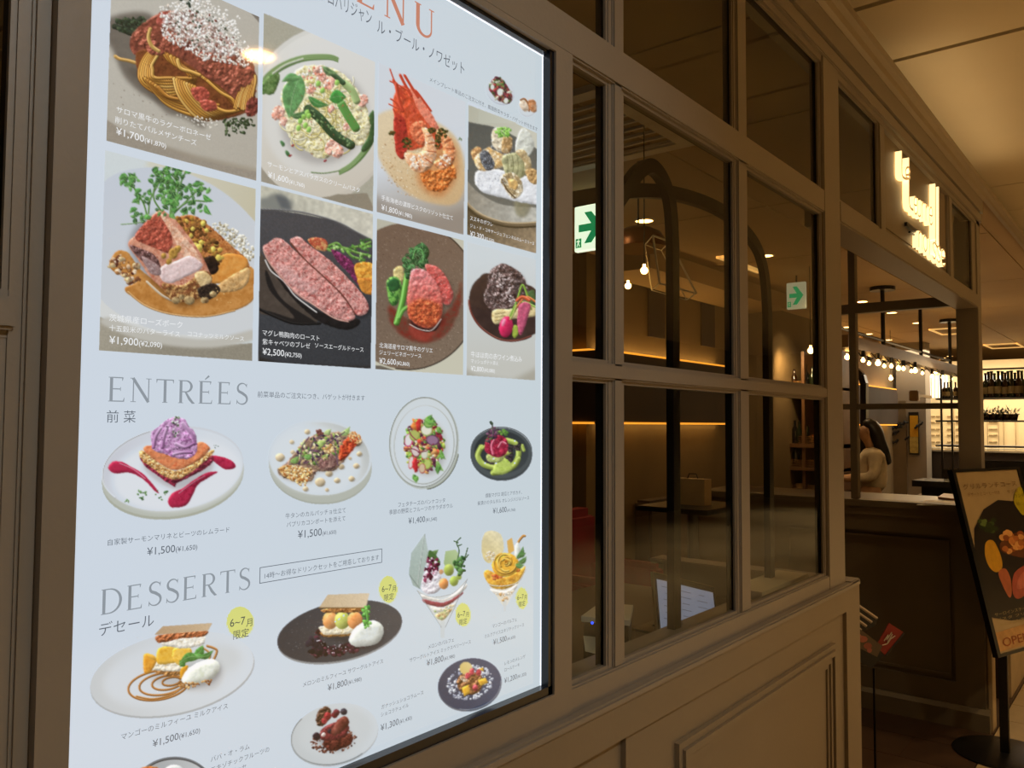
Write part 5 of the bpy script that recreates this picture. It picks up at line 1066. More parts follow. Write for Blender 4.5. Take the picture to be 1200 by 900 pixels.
def serif_mb(word, x0, x1, z, h, y, gap=.08, wm=1.22):
    adv = []; t = 0
    for c in word: g, a = serif_glyph(c); adv.append((g, t)); t += a+gap
    t -= gap+.08; kx = (x1-x0)/t; mb = MB()
    for g, o in adv:
        for pts, w in g:
            # widths follow the horizontal scale so that the stems keep their weight
            q = [((o+a)*kx, b*h) for a, b in pts]
            stroke_mb([(x0+a, z+b) for a, b in q], np.array(w)*(kx*.5+h*.5)*wm, y, mb)
    return mb

# ---------------------------------------------------------------- the backlit menu
menu = empty('menu_lightbox', ((MX0+MX1)/2, 0.0, MZ0), 'large backlit white menu board with rows of dish photos, set in the greige wall', 'menu board')
PRINT = mat_print('backlit_print', False); PAPERM = mat_print('backlit_paper', True)
def lin(a): a = np.clip(np.asarray(a, float), 0, 1); return np.where(a <= .04045, a/12.92, ((a+.055)/1.055)**2.4)
def ink_mat(name, h):
    if name in MATS: return MATS[name]
    m = bpy.data.materials.new(name); m.use_nodes = True; b = m.node_tree.nodes['Principled BSDF']
    b.inputs['Base Color'].default_value = (0, 0, 0, 1); b.inputs['Emission Color'].default_value = srgb(h); b.inputs['Emission Strength'].default_value = 1
    b.inputs['Roughness'].default_value = .04; m.cycles.emission_sampling = 'NONE'; MATS[name] = m; return m
INK = ink_mat('grey_ink', '5d646e'); INKH = ink_mat('heading_ink', '8f979f'); INKT = ink_mat('terracotta_ink', 'c3826c'); INKW = ink_mat('white_ink', 'eceef0'); INKK = ink_mat('dark_ink', '4a5250')
def attr_mesh(name, V, Fq, colr, m, parent):
    og = org(parent); me = bpy.data.meshes.new(name)
    nv, nf = len(V), len(Fq)
    me.vertices.add(nv); me.vertices.foreach_set('co', (V-og).astype(np.float32).ravel())
    me.loops.add(nf*4); me.loops.foreach_set('vertex_index', Fq.astype(np.int32).ravel())
    me.polygons.add(nf); me.polygons.foreach_set('loop_start', np.arange(0, nf*4, 4, dtype=np.int32)); me.polygons.foreach_set('loop_total', np.full(nf, 4, np.int32))
    me.update(calc_edges=True)
    a = me.color_attributes.new('ink', 'FLOAT_COLOR', 'POINT'); c = np.ones((nv, 4), np.float32); c[:, :3] = lin(colr); a.data.foreach_set('color', c.ravel())
    me.materials.append(m); o = bpy.data.objects.new(name, me); COL.objects.link(o); o.parent = parent; return o
def grid(x0, x1, z0, z1, y, nx, nz):
    X, Z = np.meshgrid(np.linspace(x0, x1, nx+1), np.linspace(z1, z0, nz+1)); V = np.stack([X, np.full_like(X, y), Z], -1).reshape(-1, 3)
    i = (np.arange(nz)[:, None]*(nx+1)+np.arange(nx)[None]).ravel(); return V, np.stack([i, i+nx+1, i+nx+2, i+1], 1)
def sheet_at(px):
    x = np.clip((px[:, 0]-SX0)*SS, 0, SHEET.shape[1]-1.01); y = np.clip((px[:, 1]-SY0)*SS, 0, SHEET.shape[0]-1.01)
    xi = x.astype(int); yi = y.astype(int); fx = (x-xi)[:, None]; fy = (y-yi)[:, None]
    return (SHEET[yi, xi]*(1-fx)+SHEET[yi, xi+1]*fx)*(1-fy)+(SHEET[yi+1, xi]*(1-fx)+SHEET[yi+1, xi+1]*fx)*fy
def paper_tone(V):
    """the light film is a little uneven: cooler and brighter towards the left edge"""
    t = np.clip((V[:, 0]-.31)/.69, 0, 1)[:, None]; z = np.clip((V[:, 2]-1.1)/.96, 0, 1)[:, None]
    return PAPER*(1-t)*1.0+np.array((.775, .82, .845))*t
paint_all()
V, Fq = grid(MX0, MX1-.0120, MZ0+.012, MZ1-.006, BY, 30, 40); attr_mesh('light_panel', V, Fq, paper_tone(V), PAPERM, menu)
def patch(name, x0, x1, z0, z1, keep=None, dens=1.0):
    c = PIX([(x0, BY, z0), (x1, BY, z0), (x0, BY, z1), (x1, BY, z1)])
    nx = int(max(4, (c[:, 0].max()-c[:, 0].min())*dens)); nz = int(max(4, max(abs(c[0, 1]-c[2, 1]), abs(c[1, 1]-c[3, 1]))*dens))
    V, Fq = grid(x0, x1, z0, z1, BY-.0006, nx, nz)
    col = sheet_at(PIX(V))
    if keep:      # only the printed shape, not the bare paper round it
        off = np.abs(col-PAPER).max(1) > .012; Fq = Fq[off[Fq].any(1)]
        tone = paper_tone(V); bare = np.clip(1-np.abs(col-PAPER).max(1)*12, 0, 1)[:, None]; col = col*(1-bare)+tone*bare
        used = np.zeros(len(V), bool); used[Fq.ravel()] = True; idx = np.cumsum(used)-1; V = V[used]; col = col[used]; Fq = idx[Fq]
    return attr_mesh(name, V, Fq, col, PRINT, menu)
def W(px, py): p = WY(px, py, BY-.0006); return p[0], p[2]
for i, q in enumerate(QUADS):
    (xa, za), (xb, zb), (xc, zc), (xd, zd) = [W(*p) for p in q]
    patch('dish_photo', (xa+xd)/2, (xb+xc)/2, (zc+zd)/2, (za+zb)/2, dens=1.05)
for n_, (a, b, c, d) in (('dish_photo', (560, 84, 640, 145)), ('dish_photo', (112, 480, 292, 620)), ('dish_photo', (308, 484, 444, 592)), ('dish_photo', (450, 460, 541, 582)), ('dish_photo', (545, 486, 628, 569)),
        ('dish_photo', (98, 722, 303, 848)), ('dish_photo', (318, 680, 478, 784)), ('dish_photo', (474, 620, 553, 752)), ('dish_photo', (562, 618, 622, 720)), ('dish_photo', (510, 768, 592, 838)),
        ('dish_photo', (334, 815, 448, 900)), ('dish_photo', (150, 880, 255, 972)), ('season_badge', (262, 706, 301, 752)), ('season_badge', (441, 672, 469, 710)), ('season_badge', (530, 703, 555, 738)), ('season_badge', (602, 686, 621, 716))):
    xs_, zs_ = zip(*[W(*p) for p in ((a, b), (c, b), (a, d), (c, d))]); 
    old = None
    xa, xb, za, zb = min(xs_), max(xs_), min(zs_), max(zs_)
    # cut to the pixel rectangle so that neighbours do not overlap
    cc = PIX([(xa, BY, za), (xb, BY, za), (xa, BY, zb), (xb, BY, zb)])
    nx = int((c-a)*1.05); nz = int((cc[:, 1].max()-cc[:, 1].min())*1.05)
    V, Fq = grid(xa, xb, za, zb, BY-(.0006 if n_ == 'dish_photo' else .0010), nx, nz); px = PIX(V); col = sheet_at(px)
    ins = (V[:, 2] > MZ0+.013) & (px[:, 0] > a) & (px[:, 0] < c) & (px[:, 1] > b) & (px[:, 1] < d)
    if n_ == 'season_badge':
        off = (np.abs(col-np.array((.827, .839, .486))).max(1) < .10) & ins
    else: off = (np.abs(col-PAPER).max(1) > .012) & ins & ~(np.abs(col-np.array((.827, .839, .486))).max(1) < .03)
    Fq = Fq[off[Fq].all(1)]
    tone = paper_tone(V); bare = np.clip(1-np.abs(col-PAPER).max(1)*12, 0, 1)[:, None]; col = col*(1-bare)+tone*bare
    if not len(Fq): continue
    used = np.zeros(len(V), bool); used[Fq.ravel()] = True; idx = np.cumsum(used)-1
    attr_mesh(n_, V[used], idx[Fq], col[used], PRINT, menu)
TY = BY-.0016
def line(s, px0, py, px1, m=INK, h=None, thin=-.004, sz=None):
    x0, z = WY(px0, py, TY)[0], WY(px0, py, TY)[2]; x1 = WY(px1, py, TY)[0]
    if z < MZ0+.014: return
    mb = text_mb(s, x0, x1, z, TY, h=h, thin=thin)
    if mb.v: return obj('lettering', mb, m, menu)
def price(a, b, px0, py, pxm, px1, m=INK):
    line(a, px0, py, pxm, m, thin=0); 
    p = WY(px0, py, TY)
    if p[2] < MZ0+.014: return
    x0 = WY(pxm+.8, py, TY)[0]; x1 = WY(px1, py, TY)[0]
    mb = text_mb(b, x0, x1, p[2], TY); obj('lettering', mb, m, menu)
w = INKW
line('サロマ黒牛のラグーボロネーゼ', 136.5, 131, 248, w); line('削りたてパルメザンチーズ', 135, 143, 231, w); price('¥1,700', '(¥1,870)', 136, 157.5, 169, 195, w)
line('サーモンとアスパラガスのクリームパスタ', 313.5, 194.5, 422, w); price('¥1,600', '(¥1,760)', 314, 208, 338, 357, w)
line('手長海老の濃厚ビスクのリゾット仕立て', 447, 234, 531, w); price('¥1,800', '(¥1,980)', 447, 246, 466, 483, w)
line('スズキのポワレ', 551, 257.5, 577.5, w); line('ジュ・ド・コキヤージュ フェンネルのムースリーヌ', 551, 266, 626, w); price('¥2,300', '(¥2,530)', 551, 276.5, 567, 579, w)
line('茨城県産ローズポーク', 128, 375.5, 214, w); line('十五穀米のバターライス', 128, 387, 211, w); line('ココナッツミルクソース', 220, 393.5, 286, w); price('¥1,900', '(¥2,090)', 128, 402.5, 162, 190, w)
line('マグレ鴨胸肉のロースト', 307.6, 392.5, 374.5, w); line('紫キャベツのブレゼ', 307.6, 403, 363.5, w); line('ソースエーグルドゥース', 369, 407, 426, w); price('¥2,500', '(¥2,750)', 307.6, 415.5, 333, 353.5, w)
line('北海道産サロマ黒牛のグリエ', 444.5, 407, 507, w); line('ジェリービネガーソース', 444.5, 415, 493.6, w); price('¥2,600', '(¥2,860)', 444.5, 426, 464, 480, w)
line('牛ほほ肉の赤ワイン煮込み', 552, 418, 611.6, w); line('マッシュポテト添え', 552, 425, 584, w); price('¥2,800', '(¥3,080)', 552, 434.5, 566.6, 580, w)
line('ビストロパリジャン', 356, -11, 436, h=.0165); line('ル・ブール・ノワゼット', 442, 36.5, 544.5, INK, h=.0165)
line('メインプレート単品のご注文に付き、農園野菜サラダ・バゲットが付きます', 503.5, 95, 630)
line('前 菜', 124.8, 494, 158.8); line('前菜単品のご注文につき、バゲットが付きます', 301.8, 465, 427.5)
line('自家製サーモンマリネとビーツのレムラード', 126.3, 639, 268.6); price('¥1,500', '(¥1,650)', 172.3, 651, 205, 231)
line('牛タンのカルパッチョ仕立て', 334.5, 607.5, 405); line('パプリカコンポートを添えて', 336, 617.5, 404.5); price('¥1,500', '(¥1,650)', 349, 631, 377, 394)
line('フェタチーズのパンナコッタ', 466.6, 594, 521.5); line('季節の野菜とフルーツのサラダボウル', 456, 603, 530.5); price('¥1,400', '(¥1,540)', 478.6, 614, 498, 512)
line('燻製マグロ 胡瓜とアボカド、', 568.8, 583, 611.5); line('柴漬けのタルタル オレンジバジルソース', 559.6, 592, 620); price('¥1,600', '(¥1,760)', 577.5, 602, 593.6, 603.8)
line('デセール', 116, 745, 180); line('14時～お得なドリンクセットをご用意しております', 310, 678, 443.8)
line('マンゴーのミルフィーユ ミルクアイス', 142, 867, 266); price('¥1,500', '(¥1,650)', 178.8, 876, 209, 234)
line('メロンのミルフィーユ サワーグルトアイス', 355, 805, 448.6); price('¥1,800', '(¥1,980)', 384, 810, 406.7, 423.5)
line('メロンのパルフェ', 501.8, 760.5, 531.8); line('サワーグルトアイス ミックスベリーソース', 480, 776, 551.5); price('¥1,800', '(¥1,980)', 500, 781, 519.5, 533)
line('マンゴーのパルフェ', 577, 736, 605.5); line('ミルクアイスエキゾチックソース', 568, 748, 614); price('¥1,500', '(¥1,650)', 578, 756, 593.6, 604)
line('ガナッシュショコラムース', 447, 831, 496); line('ショコラテュイル', 446.4, 840, 478.6); price('¥1,300', '(¥1,430)', 446, 857, 467, 482.5)
line('レモンのメレンゲ', 591.4, 779.5, 615.6); line('ロールケーキ', 591.4, 787, 608.8); price('¥1,200', '(¥1,320)', 591, 801, 605.6, 616.8)
line('ババ・オ・ラム', 247, 893, 292); line('エキゾチックフルーツの', 247, 905, 315); line('ムースグラッセ', 247, 915.5, 288); price('¥1,300', '(¥1,430)', 252, 930, 282, 306)
for a, z in ((269.5, 735), (447.5, 694), (536.3, 724), (606.2, 703.5)):
    k = {269.5: 26, 447.5: 16.5, 536.3: 13, 606.2: 11}[a]
    line('6~7', a, z, a+k*.68, INKK, thin=0); line('月', a+k*.73, z-1.0, a+k, INKK, thin=0); line('限定', a+k*.15, z+11*k/26+3, a+k*.85, INKK, thin=0)
def heading(word, px0, py0, px1, hpx, m):
    a = WY(px0, py0, TY); b = WY(px1, py0, TY); t = WY(px0, py0-hpx, TY)
    obj('heading_lettering', serif_mb(word, a[0], b[0], a[2], t[2]-a[2], TY), m, menu)
heading('ENTRÉES', 126, 470.3, 290, 28.8, INKH); heading('DESSERTS', 117.5, 721, 292, 29.5, INKH)
a = WY(500, 44, TY); t = WY(500, 9, TY)
obj('heading_lettering', serif_mb('MENU', WY(368, 0, TY)[0], WY(509.5, 0, TY)[0], a[2], t[2]-a[2], TY, gap=.22, wm=1.6), INKT, menu)
# thin box round the drinks note
c_ = [WY(x, y, TY) for x, y in ((304, 684), (447.5, 661.5))]; zt = WY(304, 665, TY)[2]; m = MB()
x0, x1, z0, z1 = c_[0][0], c_[1][0], c_[0][2], zt; t = .0007
m.box(x0, x1, TY-.0002, TY, z0, z0+t); m.box(x0, x1, TY-.0002, TY, z1-t, z1); m.box(x0, x0+t, TY-.0002, TY, z0, z1); m.box(x1-t, x1, TY-.0002, TY, z0, z1)
obj('note_border', m, INK, menu)
# bezel and its bright edge
m = MB(); m.box(MX1-.0105, MX1, -.002, .04, MZ0, MZ1, 0); m.box(MX0, MX1, -.002, .04, MZ0, MZ0+.0125); m.box(MX0, MX1, .002, .04, MZ1-.006, MZ1)
zb = 1.114-.012
obj('bezel', m, mat('bezel_black', '0d1018', rough=.25), menu)
m = MB(); m.box(MX1-.0119, MX1-.0105, BY-.001, BY+.002, MZ0, MZ1-.006); m.box(MX0+.006, MX1-.0105, BY-.001, BY+.002, MZ1-.0078, MZ1-.006)
obj('light_edge', m, mat('light_edge', 'ffffff', emit='e8f0ff', es=1.1, sample=False), menu)
# ---------------------------------------------------------------- the shop's lit sign over the entrance
SL = mat('sign_glow', 'fff0d0', emit='ffdc9c', es=1.55, var=0); SF = mat('sign_face', '6e5a3c', rough=.3, emit='c89858', es=.8, sample=False, var=0)
sign = empty('shop_sign', (3.45, .03, 2.17), 'glowing cream sign of tall narrow letters on the fascia over the entrance', 'sign')
YF, YK = -.014, .008
def sl(px, py): p = WY(px, py, YF); return p[0], p[2]
def letter(paths, r=.0045):
    m = MB(); fm = MB()
    for pts in paths:
        q = [sl(*p) for p in pts]; q = np.array(q)
        T = np.gradient(q, axis=0) if len(q) > 1 else np.array([[0, 1]]); T /= np.linalg.norm(T, axis=1, keepdims=True)+1e-9; N = np.stack([-T[:, 1], T[:, 0]], 1)
        A = q+N*r; B = q-N*r; n = len(q)
        V = [(a[0], YF, a[1]) for a in A]+[(b[0], YF, b[1]) for b in B]+[(a[0], YK, a[1]) for a in A]+[(b[0], YK, b[1]) for b in B]
        Fc = []
        for i in range(n-1): Fc += [(i, i+1, 2*n+i+1, 2*n+i), (n+i, n+i+1, 3*n+i+1, 3*n+i)]
        Fc += [(0, n, 3*n, 2*n), (n-1, 2*n-1, 4*n-1, 3*n-1)]
        m.add(V, Fc); fm.add(V[:2*n], [(i, i+1, n+i+1, n+i) for i in range(n-1)])
    l = obj('letter', m, SL, sign); obj('letter_face', fm, SF, l)
def pcurve(p, n=6): return [tuple(v) for v in spline(p, n, False)]
letter([pcurve([(1057, 177), (1057, 198), (1057.6, 206), (1060.5, 209), (1064, 209.5)])])
letter([pcurve([(1061.5, 205), (1066, 204), (1066, 198), (1063.5, 196), (1061.5, 200), (1062, 207), (1065, 209.5), (1067, 208)])], .004)
letter([pcurve([(1065.5, 185), (1065.5, 225), (1065.8, 238), (1067.5, 244), (1070.5, 246)])])
X0 = 1071.2
def small(x, yb, kind, w=4.0, h=19):
    s = .62      # slope of the baseline seen in the photograph
    f = lambda a, b: (x+a*w, yb+a*w*s-b*h)
    if kind == 'e': return [pcurve([f(0, .5), f(.9, .55), f(.85, .9), f(.5, 1), f(.1, .8), f(0, .4), f(.3, .02), f(.8, .05), f(1, .2)])]
    if kind == 'o': return [pcurve([f(.5, 0), f(.05, .3), f(.05, .75), f(.5, 1), f(.95, .75), f(.95, .3), f(.5, 0)])]
    if kind == 'u': return [pcurve([f(0, 1), f(0, .2), f(.4, 0), f(.9, .2), f(.9, 1)]), [f(.9, .3), f(.95, 0)]]
    if kind == 'r': return [[f(.1, 0), f(.1, 1)], pcurve([f(.1, .7), f(.4, .95), f(.9, 1)])]
    if kind == 'n': return [[f(0, 0), f(0, 1)], pcurve([f(0, .8), f(.4, 1), f(.9, .8), f(.9, 0)])]
    if kind == 'i': return [[f(.4, 0), f(.4, 1)]]
    if kind == 's': return [pcurve([f(.9, .9), f(.5, 1), f(.1, .8), f(.4, .5), f(.9, .25), f(.5, 0), f(0, .12)])]
for k, c in enumerate('eurre'): letter(small(X0+k*4.5, 249.5+k*4.5*.68, c, 3.6, 20), .0032)
letter([[(1096.3, 215.5), (1096.3, 281)], pcurve([(1096.3, 281), (1097, 287), (1099, 290)])], .0060)
letter([[(1100.4, 219), (1100.4, 284)], pcurve([(1100.4, 284), (1101, 291), (1103.5, 294)])], .005)
for k, c in enumerate('noisse'): letter(small(1077+k*5.3, 289.5+k*5.3*.78, c, 4.3, 19), .0035)
p = WY(1058, 263, .01); q = WY(1071, 273, .01)
obj('cable_plug', MB().bar((p[0], .0, p[2]), (q[0], .0, q[2]), .010, .014).tube([(p[0]+.05, .0, p[2]-.02), (q[0]+.03, .005, q[2]-.01), (q[0]+.06, .02, q[2]-.02)], .004, 6), BLACK, sign)


# ---------------------------------------------------------------- arched black steel frame behind the panes
YA = .13
def pathY(pts, y): return [tuple(WY(a, b, y)) for a, b in pts]
arch = empty('steel_arch_screen', tuple(WY(790, 1000, YA)*np.array((1, 1, 0))), 'black steel screen of crossing arches standing just behind the panes', 'screen')
STEEL = mat('blackened_steel', '0b0907', rough=.45, var=.2)
def flatbar(pts, w, y, t=.018):
    q = np.array([(a, c) for a, _, c in pts]); T = np.gradient(q, axis=0); T /= np.linalg.norm(T, axis=1, keepdims=True)+1e-9; N = np.stack([-T[:, 1], T[:, 0]], 1)*w/2
    m = MB(); n = len(q); A = q+N; B = q-N
    V = [(a[0], y, a[1]) for a in A]+[(b[0], y, b[1]) for b in B]+[(a[0], y+t, a[1]) for a in A]+[(b[0], y+t, b[1]) for b in B]; Fc = []
    for i in range(n-1): Fc += [(i, i+1, n+i+1, n+i), (2*n+i, 3*n+i, 3*n+i+1, 2*n+i+1), (i, 2*n+i, 2*n+i+1, i+1), (n+i, n+i+1, 3*n+i+1, 3*n+i)]
    Fc += [(0, n, 3*n, 2*n), (n-1, 3*n-1, 4*n-1, 2*n-1)]; return m.add(V, Fc)
def WYs(pts): return [tuple(WY(a, b, YA)) for a, b in spline(np.array(pts, float), 6, False)]
lo = WY(793, 820, YA)
obj('arch_bar', flatbar(WYs([(727, 236), (738, 220), (750, 203), (763, 194), (774, 200), (784, 218), (790, 245), (792.5, 290)])+[tuple(WY(792.5, 320, YA)), (WY(792.5, 320, YA)[0], YA, .95)], .031, YA), STEEL, arch)
obj('arch_bar', flatbar(WYs([(655, 237), (680, 232), (707, 227), (735, 223), (765, 221), (800, 224), (835, 234), (862, 248), (884, 268), (900, 292), (908, 325), (911, 370)])+[tuple(WY(911, 400, YA)), (WY(911, 400, YA)[0], YA, .6)], .030, YA+.02), STEEL, arch)

# ---------------------------------------------------------------- back of the dining room: upholstered panels with light lines
PANEL = mat('brown_wall_panel', '3a2a20', rough=.7, var=.15, scale=4); LED = mat('amber_light_line', 'ffb040', emit='e8932c', es=1.7, var=0)
WALLB = mat('taupe_plaster', '75603f', rough=.8, var=.14, scale=2.2, bump=.2, bscale=20)
obj('wall_dining', MB().box(4.60, 16.0, 2.33, 2.40, 0, 2.66).box(4.598, 4.66, 2.40, 5.5, 0, 2.66), WALLB).__setitem__('kind', 'structure')
def lit_panel(name, x0, x1, label, side=False):
    zt = WY(857, 431, 2.2)[2]
    t = empty(name, ((x0+x1)/2, 2.25, 1.5), label, 'wall panel', 'light-edged wall panels of the dining room')
    m = MB(); r = .12
    pts = [(x0, 1.52), (x1-r, 1.52)]+[(x1-r+r*math.sin(a), 1.52+r-r*math.cos(a)) for a in np.linspace(0, math.pi/2, 7)]+[(x1-r+r*math.cos(a), zt-r+r*math.sin(a)) for a in np.linspace(0, math.pi/2, 7)]+[(x0, zt)]
    m.prism([(a, 2.20, b) for a, b in pts], (0, .06, 0)); obj('upholstered_panel', m, PANEL, t)
    m = MB().box(x0, x1-.10, 2.192, 2.262, zt, zt+.012); m.box(x0, x1-.10, 2.192, 2.262, 1.498, 1.512)
    obj('light_line', m, LED, t)
    area('wall_wash', ((x0+x1)/2, 2.295, zt+.0), (x1-x0-.1, .03), 1.5*(x1-x0), (1, .62, .22), (math.radians(180), 0, 0)); area('wall_wash', ((x0+x1)/2, 2.295, 1.51), (x1-x0-.1, .03), .7*(x1-x0), (1, .62, .22))
    if side:
        t2 = empty(name, (x0-.04, 3.8, 1.5), 'dark brown wall panel seen through the narrow pane beside the menu, running away from us', 'wall panel', 'light-edged wall panels of the dining room')
        obj('upholstered_panel', MB().box(x0-.085, x0-.025, 2.20, 5.4, 1.52, zt), PANEL, t2)
        obj('light_line', MB().box(x0-.095, x0-.03, 2.26, 5.4, zt, zt+.012).box(x0-.095, x0-.03, 2.26, 5.4, 1.498, 1.512), LED, t2)
    return t
lit_panel('light_edged_panel', 4.62, 6.66, 'dark brown wall panel behind the arch bars, amber light lines above and below', True)
lit_panel('light_edged_panel', WY(985, 450, 2.2)[0]-.6, WY(1052, 450, 2.2)[0], 'dark brown wall panel with rounded corner behind the woman at the counter')
# banquette and skirting below
BQ = mat('brown_banquette', '4a3827', rough=.6, var=.12, scale=6)
bq = empty('banquette', (6.1, 2.0, 0), 'long brown upholstered bench along the dining room wall', 'bench')
obj('seat', MB().box(5.2, 7.0, 1.80, 2.18, .34, .46, .02), BQ, bq); obj('backrest', MB().box(5.2, 7.0, 2.18, 2.32, .40, .95, .02), BQ, bq); obj('base', MB().box(5.2, 7.0, 1.88, 2.18, .001, .34), PANEL, bq)
obj('bulkhead', MB().box(4.7, 7.2, 1.9, 2.3, 2.52, 2.655), CD, ceil2)
# red armchair
RED = mat('red_velvet', '8c2432', rough=.75, var=.18, scale=9); RED2 = mat('red_velvet_cushion', '9c3034', rough=.75, var=.15, scale=9)
c = WY(690, 640, 2.0); ac = empty('armchair', (c[0], 2.0, 0), 'dark red velvet armchair behind the narrow pane beside the menu', 'armchair')
x, y = c[0], 2.0
obj('backrest', MB().box(x-.36, x+.36, y+.16, y+.34, .40, .96, .05), RED, ac); obj('seat', MB().box(x-.28, x+.28, y-.30, y+.18, .26, .46, .04), RED2, ac)
obj('arm', MB().box(x-.38, x-.27, y-.32, y+.28, .16, .66, .04), RED, ac); obj('arm', MB().box(x+.27, x+.38, y-.32, y+.28, .16, .66, .04), RED, ac)
for sx in (-.3, .3):
    for sy in (-.26, .26): obj('leg', MB().lathe((x+sx, y+sy, 0.001), [(.012, 0), (.02, .17)], 8), BLACK, ac)

for px in (772, 832):      # dark pilasters on the back wall
    a = WY(px, 400, 2.3); obj('pilaster', MB().box(a[0]-.12, a[0]+.12, 2.31, 2.332, 2.16, 2.52), PANEL).__setitem__('kind', 'structure')
# ---------------------------------------------------------------- exit signs
GREEN = mat('exit_green', '0f8a54', emit='0e8c56', es=.9, var=0, sample=False); EW = mat('exit_white', 'f4fff0', emit='eefbe4', es=1.25, var=0)
EW2 = mat('exit_white_dim', 'c8c8b0', emit='b4b498', es=.55, var=0)
def exit_sign(px0, py0, px1, py1, X, label, EW=EW):
    a, b = WX(px0, py0, X), WX(px1, py1, X); y0, y1, z0, z1 = b[1], a[1], b[2], a[2]
    t = empty('exit_sign', (X, (y0+y1)/2, z0), label, 'sign'); w, h = y1-y0, z1-z0
    obj('lightbox', MB().box(X, X+.03, y0, y1, z0, z1, .004), EW, t)
    f = lambda u, v: (X-.002, y1-u*w, z0+v*h)
    m = MB(); m.prism([f(*q) for q in ((.16, .58), (.56, .58), (.34, .84), (.56, .84), (.90, .50), (.56, .16), (.34, .16), (.56, .42), (.16, .42))], (-.003, 0, 0)); obj('arrow', m, GREEN, t)
    m = MB(); m.prism([f(*q) for q in ((.06, .08), (.24, .08), (.24, .28), (.06, .28))], (-.002, 0, 0)); p = obj('pictogram', m, GREEN, t)
    m = MB()
    g = lambda u, v: (X-.0055, y1-(.06+.18*u)*w, z0+(.08+.2*v)*h)
    for q in (((.5, .82), (.62, .82), (.62, .95), (.5, .95)), ((.42, .45), (.62, .5), (.58, .8), (.38, .7)), ((.2, .1), (.3, .1), (.5, .45), (.42, .5)), ((.5, .45), (.6, .45), (.78, .15), (.68, .12)), ((.2, .62), (.42, .7), (.4, .78), (.18, .7)), ((.58, .7), (.82, .6), (.84, .68), (.58, .8))):
        m.prism([g(*k) for k in q], (-.001, 0, 0))
    obj('running_figure', m, EW, p)
    obj('hanger', MB().tube([(X+.015, (y0+y1)/2, z1), (X+.015, (y0+y1)/2, 2.66)], .006, 6), BLACK, t)
exit_sign(673, 243, 710, 290, 3.4, 'bright green arrow exit sign hanging behind the narrow pane by the menu')
exit_sign(921.5, 332, 944, 361, 6.3, 'small dim green arrow exit sign seen through the pane beside the right post', EW2)

# ---------------------------------------------------------------- ceiling fittings
WHITE = mat('white_metal', 'c8bda8', rough=.5); LAMP = mat('lamp_glow', 'fff0d8', emit='ffd49a', es=7, var=0); LAMPD = mat('downlight_glow', 'fff0d8', emit='ffd088', es=4, var=0, sample=False)
c = WZ(672, 158, 2.655); v = empty('air_vent', tuple(c), 'square white air vent in the dining room ceiling, left pane', 'vent'); x, y = c[0], c[1]
obj('frame', MB().box(x-.36, x+.36, y-.36, y-.30, 2.635, 2.66).box(x-.36, x+.36, y+.30, y+.36, 2.635, 2.66).box(x-.36, x-.30, y-.3, y+.3, 2.635, 2.66).box(x+.30, x+.36, y-.3, y+.3, 2.635, 2.66), WHITE, v)
for k in range(9): obj('slat', MB().bar((x-.29+k*.0725, y-.3, 2.648), (x-.29+k*.0725, y+.3, 2.648), .012, .012), WHITE, v)
def downlight(p, r, label, group, z, glow=LAMPD):
    t = empty('downlight', (p[0], p[1], z), label, 'ceiling light', group)
    obj('trim_ring', MB().lathe((p[0], p[1], z-.008), [(r, 0), (r*1.15, .002), (r*1.2, .008), (r, .008)], 24, caps=False), WHITE, t)
    obj('lens', MB().lathe((p[0], p[1], z-.004), [(1e-5, 0), (r, 0)], 24), glow, t); return t
for px, py in ((897, 299), (755, 258), (1010, 353), (1045, 366)):
    downlight(WZ(px, py, 2.66), .05, {897: 'round amber downlight seen through the right-hand middle pane', 755: 'round downlight under the tip of the steel arch', 1010: 'small downlight over the counter, left of the first hanging rod', 1045: 'small downlight over the counter, right of the first hanging rod'}[px], None, 2.66)
for px, py in ((991, 383), (1018, 391), (1041, 398), (1075, 378), (1105, 419), (1113, 417)):
    downlight(WZ(px, py, 2.66), .05, {991: 'tiny far downlight left of the thin counter post', 1018: 'tiny far downlight just right of the thin counter post', 1041: 'tiny far downlight beside the first hanging rod', 1075: 'tiny far downlight beside the second hanging rod', 1105: 'tiny far downlight left of the third hanging rod', 1113: 'tiny far downlight at the third hanging rod'}[px], 'far downlights above the pendant rail', 2.66)
# the lamp of the concourse whose reflection shows in the menu sheet
r = ray(303, 67); hit = WY(303, 67, BY); d = np.array([r[0], -r[1], r[2]]); t_ = (2.94-hit[2])/d[2]; lp = hit+d*t_
downlight(lp, .060, 'round concourse downlight mirrored in the menu sheet', None, 2.95, mat('downlight_bright', 'fff0d8', emit='ffcf90', es=26, var=0, sample=False))
# slim recessed light troughs
for a, b in (((1088, 386), (1130, 384)), ((1152, 404), (1192, 402)), ((848, 300), (868, 312))):
    A, B = WZ(*a, 2.655), WZ(*b, 2.655); t = empty('light_trough', tuple(A), {1088: 'slim ceiling trough light left of the far pier', 1152: 'slim ceiling trough light right of the far pier', 848: 'slim square trough seen through the middle pane'}[a[0]], 'ceiling light')
    w = .35
    m = MB(); x, y0, y1_ = A[0], min(A[1], B[1]), max(A[1], B[1])
    m.box(x, x+.02, y0, y1_, 2.645, 2.66); m.box(x+w*2, x+w*2+.02, y0, y1_, 2.645, 2.66); m.box(x, x+2*w, y1_-.02, y1_, 2.645, 2.66); m.box(x, x+2*w, y0, y0+.02, 2.645, 2.66)
    obj('trough_edge', m, mat('trough_glow', 'e8c890', emit='d8a860', es=.9, sample=False), t)
